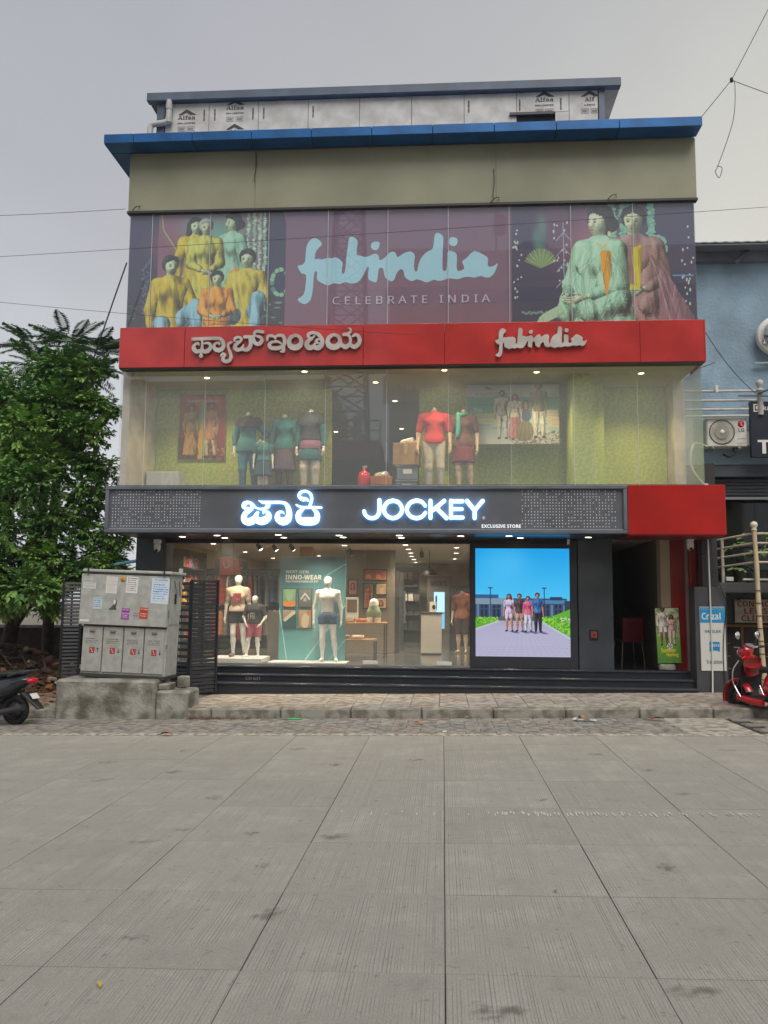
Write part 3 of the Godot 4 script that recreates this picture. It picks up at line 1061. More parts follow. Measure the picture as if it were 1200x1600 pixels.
func roof_shed():
	var s := thing("rooftop_shed", "flat-roofed rooftop shed clad in white insulation boards behind the blue canopy", "shed")
	var bm := mat(c8(205, 205, 202), 0.55, {"tex": TX.grime, "tri": 0.6})
	var fr := mat(c8(86, 102, 122), 0.45, {"tex": TX.grime, "tri": 0.5})
	var ink := mat(c8(70, 72, 76), 0.8)
	var xs := [-5.62, -4.72, -3.71, -2.70, -1.67, -0.63, 0.41, 1.44, 2.46, 3.02]
	for i in 9:
		var lo := 9.61
		if i == 7:
			part_bb("board", Vector3(xs[i] + 0.004, 11.2, -1.28), Vector3(xs[i + 1] - 0.004, 11.62, -1.2), bm, s, 0.004)
			part_bb("board", Vector3(xs[i] + 0.75, lo, -1.28), Vector3(xs[i + 1] - 0.004, 11.195, -1.2), bm, s, 0.004)
			continue
		part_bb("board", Vector3(xs[i] + 0.004, lo, -1.28), Vector3(xs[i + 1] - 0.004, 11.62, -1.2), bm, s, 0.004)
	part_bb("dark_opening", Vector3(1.30, 10.6, -1.36), Vector3(2.2, 11.2, -1.29), mat(c8(40, 42, 46), 0.6), s)
	part_bb("opening_head", Vector3(1.30, 11.13, -1.2), Vector3(2.16, 11.19, -1.15), mat(c8(62, 64, 70), 0.5), s, 0.004)
	part_bb("post", Vector3(-5.79, 9.6, -1.3), Vector3(-5.63, 11.62, -1.18), fr, s, 0.005)
	part_bb("post", Vector3(3.03, 9.6, -1.3), Vector3(3.15, 11.62, -1.18), fr, s, 0.005)
	part_bb("side_wall", Vector3(3.04, 9.6, -5.0), Vector3(3.12, 11.62, -1.31), bm, s)
	part_bb("side_wall", Vector3(-5.78, 9.6, -5.0), Vector3(-5.70, 11.62, -1.31), bm, s)
	part_bb("eaves_gutter", Vector3(-5.98, 11.63, -1.24), Vector3(3.45, 11.81, -1.08), fr, s, 0.012)
	part_bb("roof_sheet", Vector3(-5.98, 11.70, -5.2), Vector3(3.45, 11.79, -1.245), fr, s)
	part_bb("verge_soffit", Vector3(3.15, 11.64, -5.2), Vector3(3.44, 11.69, -1.245), bm, s)
	for i in 8:
		begin()
		ball(Vector3(-0.9 + i * 0.33 + (0.2 if i % 3 == 0 else 0.0), 11.815, -1.16), Vector3(0.035, 0.03, 0.05), 8)
		done("roof_rib_end", fr, s)
	begin()
	tube(curve([Vector3(-5.52, 11.65, -1.12), Vector3(-5.52, 11.28, -1.12), Vector3(-5.56, 11.2, -1.12), Vector3(-5.66, 11.17, -1.12), Vector3(-5.82, 11.15, -1.12), Vector3(-5.89, 11.08, -1.12), Vector3(-5.9, 10.7, -1.12), Vector3(-5.9, 9.7, -1.12)], 4), 0.06, 10)
	done("rain_pipe", mat(c8(186, 186, 182), 0.5), s)
	for y in [11.5, 11.22]:
		begin()
		lathe(Vector3(-5.52, y, -1.12), [Vector2(0.07, -0.05), Vector2(0.072, 0.05)], 10)
		done("pipe_collar", mat(c8(176, 176, 172), 0.5), s)
	# the makers' print on the boards
	for p in [Vector3(-5.18, 11.32, 1), Vector3(-4.19, 11.50, 1), Vector3(-4.19, 10.98, 1), Vector3(1.98, 11.46, 0.9), Vector3(2.86, 11.44, 0.9)]:
		var z := -1.196
		text("board_print", "Alfaa" if p.x < 2.8 else "Alf", ink, s, Vector3(p.x, p.y, z), 0.36 if p.x < 2.8 else 0.2, 0.085, 0.003, true, "Droid Serif")
		text("board_print", "FEN LIMITED" if p.x < 2.8 else "LIMI", ink, s, Vector3(p.x, p.y - 0.12, z), 0.36 if p.x < 2.8 else 0.2, 0.03, 0.003)
		begin()
		prism(PackedVector2Array([Vector2(-0.17, 0.0), Vector2(0.0, 0.12), Vector2(0.2, 0.0), Vector2(0.08, 0.0), Vector2(-0.0, 0.05), Vector2(-0.1, 0.0)]), 0, 0.003, Vector3(p.x, p.y + 0.055, z))
		done("printed_roof_mark", ink, s)
		for i in 2:
			begin()
			var bx: float = p.x - 0.17 + i * 0.19
			for e in [[0, 0, 0.15, 0.004], [0, 0.09, 0.15, 0.094], [0, 0.004, 0.004, 0.09], [0.146, 0.004, 0.15, 0.09], [0.02, 0.03, 0.12, 0.036], [0.02, 0.055, 0.13, 0.061]]:
				bb(Vector3(bx + e[0], p.y - 0.29 + e[1], z), Vector3(bx + e[2], p.y - 0.29 + e[3], z + 0.003))
			done("printed_label", ink, s)
	for x in [-4.82, -4.6, -3.82, -3.6, -2.6, 0.5, 1.5, 2.3]:
		text("board_print", "FEN LIMITED", ink, s, Vector3(x, 11.36, -1.196), 0.24, 0.03, 0.003, true, "Droid Sans", Vector3(0, 0, PI / 2))

# ---------------------------------------------------------------- signs
func fab_shape(sm := 2) -> Array:
	var P := PackedVector2Array()
	for v in [190,97,150,62,118,72,97,105,93,150,92,195,75,212,45,213,60,240,70,258,100,262,97,310,92,355,80,380,50,395,60,412,95,427,120,410,133,380,138,330,140,280,146,246,158,246,160,262,157,285,165,300,190,313,222,328,245,315,262,312,285,322,318,306,345,318,375,316,400,300,420,270,433,240,446,222,448,240,443,270,447,300,470,308,490,316,497,290,500,250,505,238,520,232,530,244,535,285,550,297,575,313,590,300,600,270,615,248,632,242,642,258,645,285,660,298,685,312,705,304,715,300,735,305,765,320,790,312,805,303,835,312,860,308,885,298,905,300,940,305,960,297,985,291,1005,292,1030,298,1065,287,1080,293,1100,300,1125,292,1145,265,1162,215,1140,235,1115,242,1100,232,1108,195,1090,180,1035,150,1010,165,990,190,958,208,972,232,976,248,958,258,938,262,932,240,935,200,935,165,905,150,880,152,881,200,878,250,866,262,854,252,855,200,858,120,862,65,815,45,808,90,803,142,770,150,735,185,720,230,717,255,706,262,698,240,700,200,705,165,680,147,645,155,612,178,602,178,598,155,575,145,550,165,525,190,504,196,503,165,480,155,450,170,425,176,395,165,377,163,380,130,387,78,345,57,332,80,328,130,322,170,318,230,313,258,300,264,295,250,303,210,295,190,260,170,235,180,222,172,185,185,162,178,145,186,144,165,150,140,165,120]:
		if P.size() and P[P.size() - 1].y == -1e5:
			P[P.size() - 1].y = v
		else:
			P.append(Vector2(v, -1e5))
	var out := [P]
	for d in [[Vector2(490, 90), Vector2(510, 97), Vector2(500, 135), Vector2(480, 142), Vector2(455, 125), Vector2(462, 97)], [Vector2(905, 73), Vector2(943, 85), Vector2(930, 130), Vector2(890, 120), Vector2(892, 85)]]:
		out.append(PackedVector2Array(d))
	for i in out.size():
		for k in sm:
			out[i] = Pic.chaikin(out[i])
	return [out, []]

func V3s(a: Array) -> Array:
	var r := []
	for s in a:
		var q := []
		for i in range(0, s.size(), 3):
			q.append(Vector3(s[i], s[i + 1], s[i + 2]))
		r.append(q)
	return r

func moved(strokes: Array, k: float, o: Vector2) -> Array:
	var r := []
	for s in strokes:
		var q := []
		for p in s:
			q.append(Vector3(p.x * k + o.x, p.y * k + o.y, p.z * k))
		r.append(q)
	return r

func signs():
	# red sign band
	var s := thing("red_sign_band", "long red sign band with raised grey letters above the display window", "sign")
	var red := mat(c8(194, 58, 56), 0.24, {"tex": TX.grime, "tri": 0.3, "coat": 0.4, "coatr": 0.08})
	var xs := [-5.49, -4.36, -1.33, 0.02, 3.2, 4.22]
	for i in 5:
		part_bb("band_panel", Vector3(xs[i] + 0.003, 5.515, 0.82), Vector3(xs[i + 1] - 0.003, 6.215, 1.05), red, s, 0.006)
	part_bb("end_return", Vector3(4.222, 5.515, 0.2), Vector3(4.245, 6.215, 1.04), red, s)
	part_bb("drip_edge", Vector3(-5.48, 5.495, 0.86), Vector3(4.21, 5.512, 1.04), M.black, s)
	var face_m := mat(c8(196, 192, 188), 0.4, {"tex": TX.grime, "tri": 0.8})
	var K2 := [
		[110, 205, 46, 230, 203, 44, 440, 200, 44, 500, 225, 48, 525, 290, 50, 510, 340, 56, 460, 362, 62, 408, 340, 56, 396, 300, 40, 418, 268, 30, 460, 262, 34, 470, 282, 28],
		[235, 215, 40, 235, 255, 26],
		[190, 285, 24, 180, 265, 34, 145, 275, 34, 122, 320, 52, 155, 372, 58, 215, 368, 46, 236, 330, 36, 236, 270, 30],
		[238, 335, 30, 255, 375, 48, 310, 372, 58, 350, 325, 46, 338, 276, 40, 300, 262, 32, 262, 268, 26],
		[232, 385, 14, 225, 435, 54],
		[630, 258, 30, 592, 275, 34, 588, 320, 34, 615, 390, 38, 630, 450, 42, 610, 500, 48, 560, 515, 50, 522, 490, 48, 532, 452, 34, 552, 428, 28, 520, 408, 34, 495, 440, 26],
		[700, 250, 26, 745, 245, 34, 762, 210, 34, 722, 188, 34, 675, 205, 36, 672, 240, 26],
		[745, 250, 34, 690, 290, 48, 680, 330, 54, 712, 360, 54, 760, 350, 44, 786, 312, 26, 790, 290, 14],
		[770, 350, 38, 840, 360, 54, 885, 310, 54, 886, 240, 46, 870, 195, 40],
		[805, 185, 42, 900, 185, 40, 940, 172, 38, 936, 132, 38, 970, 110, 38, 1045, 122, 44],
		[925, 205, 36, 940, 262, 50, 990, 285, 52, 1035, 250, 50, 1025, 198, 40, 975, 178, 34]]
	var K3 := [
		[68, 192, 26, 72, 152, 30, 110, 143, 34, 148, 160, 26, 158, 182, 16],
		[152, 160, 20, 190, 140, 32, 240, 150, 38, 258, 200, 38, 242, 262, 42, 170, 285, 44, 105, 275, 42, 92, 240, 38, 120, 215, 28, 180, 210, 26, 222, 235, 18],
		[242, 262, 40, 246, 315, 38, 215, 320, 16],
		[372, 140, 32, 325, 165, 44, 305, 215, 48, 325, 262, 62, 372, 280, 64, 420, 262, 62, 441, 215, 44, 420, 162, 38, 372, 140, 32],
		[558, 185, 24, 520, 205, 44, 500, 245, 54, 530, 283, 58, 575, 272, 44, 588, 244, 26],
		[580, 280, 38, 625, 285, 58, 665, 250, 50, 665, 190, 44, 620, 132, 40, 560, 116, 32, 518, 135, 38, 522, 168, 32, 562, 174, 22, 584, 152, 20],
		[648, 190, 16, 612, 196, 28, 602, 225, 28, 635, 232, 20],
		[795, 140, 32, 748, 165, 44, 728, 215, 48, 748, 262, 62, 795, 280, 64, 843, 262, 62, 864, 215, 44, 843, 162, 38, 795, 140, 32],
		[872, 250, 40, 925, 280, 50, 972, 240, 36, 972, 175, 30, 940, 142, 34, 905, 142, 36],
		[940, 140, 30, 975, 110, 26, 978, 85, 20, 958, 70, 12],
		[972, 255, 38, 1020, 280, 48, 1070, 240, 44, 1072, 178, 42, 1035, 145, 34, 1002, 162, 24]]
	var sh := brush(V3s(K2) + moved(V3s(K3), 8.571 / 7.059, Vector2(120 * 8.571, 0)))
	begin()
	letter_mesh(sh, 0.01085 / 8.571, Vector2(-4.339, 6.241), 1.07, 1.115)
	done("raised_lettering", face_m, s)
	begin()
	letter_mesh(fab_shape(), 1.497 / 1117.0, Vector2(0.845 - 45 * 1.497 / 1117.0, 6.118 + 45 * 1.497 / 1117.0), 1.07, 1.115)
	done("raised_script_lettering", face_m, s)
	# dark sign board with the lit name
	var j := thing("lit_sign_board", "dark grey sign board with glowing white letters over the shop entrance", "sign")
	var fm := mat(c8(106, 112, 122), 0.4, {"tex": TX.grime, "tri": 0.4})
	var pm := mat(c8(98, 102, 110), 0.5, {"tex": TX.grime, "tri": 0.3})
	part_bb("face_panel", Vector3(-5.52, 2.74, 0.95), Vector3(2.86, 3.44, 1.185), pm, j)
	part_bb("frame_top", Vector3(-5.55, 3.415, 0.9), Vector3(2.90, 3.475, 1.235), fm, j, 0.008)
	part_bb("frame_bottom", Vector3(-5.55, 2.705, 0.9), Vector3(2.90, 2.765, 1.235), fm, j, 0.008)
	part_bb("frame_end", Vector3(-5.55, 2.767, 0.9), Vector3(-5.49, 3.413, 1.235), fm, j, 0.008)
	part_bb("frame_end", Vector3(2.84, 2.767, 0.9), Vector3(2.90, 3.413, 1.235), fm, j, 0.008)
	part_bb("trim_line", Vector3(-5.48, 2.768, 1.187), Vector3(2.83, 2.778, 1.20), mat(c8(150, 155, 162), 0.4), j)
	var lit := mat(c8(235, 248, 255), 0.4, {"emit": Color(0.78, 0.96, 1.0), "energy": 0.85})
	var halo := mat(c8(200, 225, 255), 0.4, {"emit": Color(0.42, 0.72, 1.0), "energy": 5.0})
	var JK := [
		[150, 278, 18, 128, 284, 22, 98, 268, 44, 104, 225, 46, 150, 206, 36, 198, 230, 42, 205, 268, 42, 170, 308, 48, 122, 342, 54, 100, 400, 62, 128, 448, 82, 190, 448, 90, 238, 410, 70, 262, 352, 34, 280, 328, 18],
		[265, 440, 60, 330, 444, 96, 398, 415, 82, 416, 362, 56, 390, 326, 34, 352, 324, 24, 346, 346, 14],
		[212, 232, 22, 250, 274, 22, 310, 292, 24, 370, 282, 30, 402, 255, 46, 404, 222, 34, 335, 207, 26, 295, 190, 18],
		[330, 206, 32, 450, 207, 32, 570, 208, 34, 632, 230, 44, 664, 290, 58, 674, 360, 64, 650, 428, 88, 590, 448, 92, 535, 418, 72, 524, 366, 46, 550, 332, 32, 588, 326, 20, 604, 346, 12],
		[912, 192, 10, 886, 166, 38, 836, 166, 50, 796, 130, 38, 810, 85, 30, 870, 66, 28, 930, 92, 32, 954, 150, 32, 945, 215, 30, 926, 258, 26],
		[765, 240, 20, 800, 260, 28, 850, 271, 30, 950, 271, 28, 1075, 272, 26],
		[850, 292, 24, 800, 335, 54, 788, 388, 62, 822, 440, 88, 910, 446, 100, 998, 440, 88, 1028, 388, 62, 1018, 335, 52, 972, 290, 24]]
	begin()
	letter_mesh(brush(V3s(JK)), 0.01036 / 8.0, Vector2(-3.36, 3.47), 1.215, 1.25)
	done("lit_lettering", lit, j)
	begin()
	letter_mesh(brush(V3s(JK)), 0.01036 / 8.0, Vector2(-3.36, 3.47), 1.199, 1.2145)
	done("halo_backing", halo, j)
	var J := [
		[190, 65, 34, 190, 150, 34, 182, 195, 34, 155, 222, 34, 120, 228, 32, 85, 218, 32, 60, 190, 32, 54, 165, 30],
		[312, 70, 34, 265, 85, 34, 234, 130, 34, 236, 175, 34, 265, 212, 34, 312, 228, 34, 360, 212, 34, 390, 172, 34, 390, 128, 34, 360, 85, 34, 312, 70, 34],
		[600, 115, 30, 570, 82, 32, 522, 70, 34, 470, 88, 34, 440, 130, 34, 441, 172, 34, 472, 212, 34, 525, 228, 34, 575, 212, 32, 602, 178, 30],
		[648, 72, 34, 648, 225, 34], [770, 72, 34, 690, 140, 34, 660, 162, 30], [700, 135, 34, 790, 226, 36],
		[830, 72, 34, 830, 224, 34], [830, 76, 32, 932, 76, 32], [830, 146, 30, 926, 146, 30], [830, 222, 32, 934, 222, 32],
		[972, 74, 36, 1040, 158, 34], [1110, 74, 36, 1040, 158, 34], [1040, 155, 34, 1040, 226, 34]]
	begin()
	letter_mesh(brush(V3s(J)), 0.01026 / 5.714, Vector2(-1.365, 3.355), 1.215, 1.25)
	done("lit_lettering", lit, j)
	begin()
	letter_mesh(brush(V3s(J)), 0.01026 / 5.714, Vector2(-1.365, 3.355), 1.199, 1.2145)
	done("halo_backing", halo, j)
	text("small_print", "EXCLUSIVE STORE", mat(c8(235, 238, 240), 0.5, {"emit": Color(0.9, 0.95, 1), "energy": 0.35}), j, Vector3(0.925, 2.822, 1.19), 0.62, 0.055, 0.006)
	text("registered_mark", "®", mat(c8(235, 238, 240), 0.5), j, Vector3(0.645, 2.955, 1.19), 0.05, 0.05, 0.006)
	var al := AreaLight3D.new()
	al.name = "lettering_light"
	al.area_size = Vector2(3.9, 0.5)
	al.area_normalize_energy = true
	al.light_color = Color(0.8, 0.95, 1.0)
	al.light_energy = 0.06
	al.shadow_enabled = true
	al.position = Vector3(-1.3, 3.1, 1.27)
	al.rotation = Vector3(0, PI, 0)
	j.add_child(al)
	# punched light dots at both ends: too many and too small to be parts
	var r := RandomNumberGenerator.new()
	r.seed = 5
	for e in [[-5.43, -3.9], [1.26, 2.8]]:
		begin()
		var nx := int((e[1] - e[0]) / 0.0485)
		for ix in nx:
			for iy in 13:
				if r.randf() < 0.24:
					continue
				var c := Vector3(e[0] + 0.0485 * ix, 2.815 + 0.0475 * iy, 1.188)
				T.set_smooth_group(-1)
				for q in 6:
					var a := TAU * q / 6.0
					var d := TAU * (q + 1) / 6.0
					tri(c + Vector3(0, 0, 0.004), c + Vector3(cos(a), sin(a), 0) * 0.0085, c + Vector3(cos(d), sin(d), 0) * 0.0085, Vector3.BACK)
		stuff(done("light_dots", mat(c8(220, 224, 228), 0.4, {"emit": Color(0.9, 0.95, 1.0), "energy": 0.06}), j))
	# red box beside it
	var rb := thing("red_fascia_box", "plain glossy red fascia box at the end of the dark sign board", "sign")
	part_bb("front", Vector3(2.905, 2.69, 1.0), Vector3(4.41, 3.475, 1.24), mat(c8(180, 30, 24), 0.3, {"tex": TX.grime, "tri": 0.3, "coat": 0.2}), rb, 0.006)
	part_bb("bottom_trim", Vector3(2.92, 2.672, 0.3), Vector3(4.40, 2.688, 1.22), mat(c8(120, 20, 18), 0.4), rb)
	part_bb("side_return", Vector3(4.30, 2.70, 0.2), Vector3(4.40, 3.46, 0.998), mat(c8(150, 24, 20), 0.4), rb)

# ---------------------------------------------------------------- printed banner behind the upper glass
func banner_picture() -> Texture2D:
	var W := 2048
	var H := 438
	var p := Pic.new(W, H, c8(112, 92, 112))
	var navy := c8(50, 58, 82)
	var mauve := c8(124, 96, 112)
	var hair := c8(40, 48, 58)
	var skin := c8(178, 200, 164)
	var gold := c8(170, 168, 62)
	var pale := c8(140, 182, 160)
	var cyan := c8(140, 186, 196)
	var A := func(x, y) -> Vector2: return Vector2(x * 0.6143 - 46.0, (y - 88) * 0.672)
	var Q := func(list: Array, f: Callable) -> Array:
		var r := []
		for i in range(0, list.size(), 2):
			r.append(f.call(list[i], list[i + 1]))
		return r
	# left scene
	p.rect(0, 0, 590, H, mauve)
	p.grad(0, 0, 110, H, c8(66, 66, 96), c8(46, 52, 70))
	p.soft(330, 90, 190, 130, c8(104, 150, 138))
	p.soft(250, 60, 120, 90, Color(0.45, 0.62, 0.56, 0.6))
	p.soft(150, 120, 130, 120, Color(0.50, 0.36, 0.42, 0.8))
	p.poly([Vector2(505, 0), Vector2(575, 0), Vector2(590, 60), Vector2(590, H), Vector2(500, H)], navy)
	p.line([A.call(270, 95), A.call(285, 180), A.call(350, 270), A.call(372, 300)], 6, c8(150, 150, 110))
	p.line([A.call(255, 100), A.call(270, 190), A.call(330, 280), A.call(360, 310)], 3, c8(110, 120, 100))
	p.rect(0, 330, 590, 108, c8(52, 58, 64))
	var r := RandomNumberGenerator.new()
	r.seed = 9
	for i in 90:
		var c := c8(110, 132, 130) if r.randf() < 0.5 else c8(70, 84, 92)
		var x := r.randf_range(0, 580)
		p.ell(x, r.randf_range(335, 436), r.randf_range(4, 20), r.randf_range(1.5, 5), c)
	# garlands
	for gx in [800, 838, 870, 902]:
		for k in 46:
			var y := 88 + k * 12
			var v: Vector2 = A.call(gx + r.randf_range(-5, 5), y)
			p.ell(v.x, v.y, r.randf_range(4, 8), r.randf_range(3, 6), c8(128, 170, 150) if r.randf() < 0.6 else c8(160, 192, 168))
	for k in 40:
		var a := r.randf_range(0, TAU)
		var v: Vector2 = A.call(1000 + cos(a) * 50, 480 + sin(a) * 70)
		p.ell(v.x, v.y, 8, 8, c8(138, 176, 150) if k % 2 else c8(96, 132, 120))
	for k in 46:
		var v: Vector2 = A.call(185 + r.randf_range(-22, 22), 340 + k * 7)
		p.ell(v.x, v.y, r.randf_range(2, 6), r.randf_range(2, 5), c8(88, 96, 116))
	var body_ := func(list: Array, c: Color, f: Callable, folds := 5):
		var q: Array = Q.call(list, f)
		var qq := PackedVector2Array(q)
		for k in 2:
			qq = Pic.chaikin(qq, 0.13)
		p.drape(qq, c, folds * 7, int(q[0].x))
	# the family, back row first
	var fam := [
		[[478, 165], 700, {"fem": true, "skin": skin, "hair": hair, "hair_kind": "long", "top": c8(182, 172, 52), "low": c8(170, 160, 56), "skirt": true, "yaw": 0.25, "bottom": 0.36}],
		[[705, 150], 760, {"fem": true, "skin": skin, "hair": hair, "hair_kind": "bun", "top": pale, "low": c8(190, 140, 66), "yaw": -0.95, "bottom": 0.42}],
		[[543, 172], 700, {"fem": true, "skin": c8(176, 190, 158), "hair": c8(176, 188, 180), "hair_kind": "bun", "top": c8(178, 182, 92), "low": c8(186, 176, 66), "skirt": true, "yaw": 0.1, "bottom": 0.36, "pose": {"elbowl": Vector3(0.03, -0.17, 0.02), "wristl": Vector3(-0.10, -0.06, 0.11), "elbowr": Vector3(0.03, -0.17, 0.02), "wristr": Vector3(-0.10, -0.06, 0.11)}}],
		[[335, 385], 830, {"skin": skin, "hair": hair, "top": c8(186, 172, 54), "low": cyan, "seated": true, "up": 1, "yaw": 0.35, "beard": true, "pose": {"elbowr": Vector3(0.06, -0.14, 0.06), "wristr": Vector3(0.03, -0.02, 0.14)}}],
		[[800, 355], 800, {"skin": skin, "hair": hair, "top": c8(182, 174, 74), "low": cyan, "seated": true, "up": 1, "yaw": -0.2, "pose": {"elbowl": Vector3(0.05, -0.15, 0.05), "wristl": Vector3(-0.08, -0.03, 0.13), "elbowr": Vector3(0.05, -0.15, 0.05), "wristr": Vector3(-0.04, -0.04, 0.13)}}],
		[[620, 460], 640, {"fem": true, "skin": skin, "hair": hair, "hair_kind": "bun", "top": c8(200, 150, 62), "low": c8(190, 178, 54), "skirt": true, "yaw": 0.0, "bottom": 0.52, "pose": {"elbowl": Vector3(0.04, -0.15, 0.03), "wristl": Vector3(-0.09, -0.05, 0.11), "elbowr": Vector3(0.04, -0.15, 0.03), "wristr": Vector3(-0.09, -0.05, 0.11)}}]]
	var v := Vector2.ZERO
	for f in fam:
		f[2]["seed"] = int(f[1])
		banner_fig(p, A.call(f[0][0], f[0][1]), f[1] * 0.64, f[2])
	# middle with the name
	p.grad(586, 0, 820, H, c8(110, 92, 112), c8(118, 94, 106))
	for o in fab_shape(3)[0]:
		var q := PackedVector2Array()
		for w in o:
			q.append(Vector2((460 + w.x / 3.529 - 200) * 2.3037, (350 + w.y / 3.529 - 326) * 2.40))
		p.polys([q], c8(152, 190, 198))
	# right scene
	var B := func(x, y) -> Vector2: return Vector2((600 + x / 3.871) * 2.3037, (y / 3.871 - 7.5) * 2.43)
	p.grad(1404, 0, 644, H, c8(66, 64, 92), c8(50, 52, 74))
	p.soft(1680, 130, 230, 200, c8(134, 96, 112))
	p.soft(1560, 60, 120, 150, Color(0.38, 0.30, 0.38, 0.9))
	for k in 9:
		p.soft(1505 + r.randf_range(-16, 16), 60 + k * 16, 26, 60, Color(0.36, 0.55, 0.48, 0.45))
	for k in 16:
		var a := -PI * (0.12 + 0.76 * k / 15.0)
		var o: Vector2 = B.call(210, 390)
		p.line([o, o + Vector2(cos(a) * 58, sin(a) * 66)], 7, c8(112, 138, 96) if k % 2 else c8(134, 156, 112))
	for gx in [640, 700, 745, 865]:
		for k in 40:
			var w: Vector2 = B.call(gx + r.randf_range(-14, 14), 25 + k * 6)
			p.ell(w.x, w.y, r.randf_range(7, 13), r.randf_range(5, 9), c8(124, 172, 150) if r.randf() < 0.6 else c8(100, 146, 136))
	for k in 30:
		var a := r.randf_range(0, TAU)
		var w: Vector2 = B.call(905 + cos(a) * 38, 290 + sin(a) * 60)
		p.ell(w.x, w.y, 10, 9, c8(122, 166, 150))
	for k in 60:
		var w: Vector2 = B.call([60, 75, 300, 350, 1060, 1085][k % 6] + r.randf_range(-22, 22), r.randf_range(120, 620))
		p.ell(w.x, w.y, 3, r.randf_range(3, 7), c8(184, 192, 186))
	p.line([B.call(345, 130), B.call(350, 730)], 3, c8(150, 160, 170))
	for k in 4:
		var w: Vector2 = B.call(347, 190 + k * 90)
		p.line([w + Vector2(-26, 30), w, w + Vector2(26, 30)], 3, c8(150, 160, 170))
	p.line([B.call(965, 450), B.call(1100, 452)], 5, c8(92, 140, 180))
	for k in 30:
		var w: Vector2 = B.call(100 + k * 10, 650 + r.randf_range(-8, 8))
		p.ell(w.x, w.y, 5, 4, c8(110, 136, 124))
	var arms := {"elbowl": Vector3(0.05, -0.16, 0.03), "wristl": Vector3(-0.09, -0.05, 0.13), "elbowr": Vector3(0.05, -0.16, 0.03), "wristr": Vector3(-0.09, -0.05, 0.13)}
	banner_fig(p, B.call(762, 140), 1190 * 0.61, {"fem": true, "skin": c8(190, 204, 170), "hair": hair, "hair_kind": "bun", "top": c8(150, 124, 118), "low": c8(190, 184, 46), "skirt": true, "shawl": c8(150, 124, 118), "yaw": -0.12, "seed": 5, "pose": arms})
	body_.call([745, 290, 810, 270, 800, 420, 790, 540, 755, 480], c8(190, 178, 44), B, 2)
	body_.call([900, 330, 990, 500, 1110, 700, 1080, 735, 900, 735], c8(134, 106, 112), B, 5)
	banner_fig(p, B.call(560, 140), 1300 * 0.61, {"fem": true, "skin": c8(198, 212, 180), "hair": hair, "hair_kind": "bun", "top": c8(158, 196, 170), "low": c8(150, 186, 160), "skirt": true, "shawl": c8(156, 196, 170), "yaw": -0.75, "seed": 8, "pose": arms})
	body_.call([560, 300, 630, 300, 620, 450, 596, 580, 575, 450], c8(200, 150, 48), B, 2)
	body_.call([330, 600, 200, 670, 170, 735, 200, 730, 250, 700, 350, 660], c8(160, 188, 158), B, 2)
	for q in 26:
		var s := -1.0 if q % 2 else 1.0
		var a0: Vector2 = B.call(570 + s * r.randf_range(30, 130), 290 + r.randf_range(0, 60))
		var a1: Vector2 = B.call(560 + s * r.randf_range(60, 170), 470 + r.randf_range(-40, 60))
		var a2: Vector2 = B.call(540 + s * r.randf_range(0, 90), 640 + r.randf_range(-30, 60))
		p.line(curve([a0, a1, a2], 5), r.randf_range(2.0, 5.0), Color(0.20, 0.34, 0.28, 0.13) if q % 3 else Color(0.85, 0.95, 0.86, 0.2))
	for q in 14:
		var a0: Vector2 = B.call(860 + r.randf_range(-10, 40), 300 + r.randf_range(0, 60))
		var a1: Vector2 = B.call(900 + r.randf_range(-30, 60), 480)
		var a2: Vector2 = B.call(900 + r.randf_range(-60, 160), 700)
		p.line(curve([a0, a1, a2], 5), r.randf_range(2.0, 5.0), Color(0.28, 0.18, 0.22, 0.2) if q % 3 else Color(0.9, 0.8, 0.78, 0.18))
	v = B.call(560, 140)
	p.ell(v.x + 34, v.y + 40, 6, 10, c8(196, 190, 130))
	for k in 9:
		p.ell(B.call(545 + k * 8, 262 + absf(k - 4) * -5 + 20).x, B.call(0, 282 - absf(k - 4) * 6).y, 4, 4, c8(190, 184, 130))
	for k in 2000:
		var x := r.randi() % W
		var y := r.randi() % H
		var c := p.im.get_pixel(x, y)
		p.rect(x, y, 3, 2, c.lightened(0.05) if r.randf() < 0.5 else c.darkened(0.06))
	p.im.adjust_bcs(1.14, 1.16, 1.12)
	return p.tex()

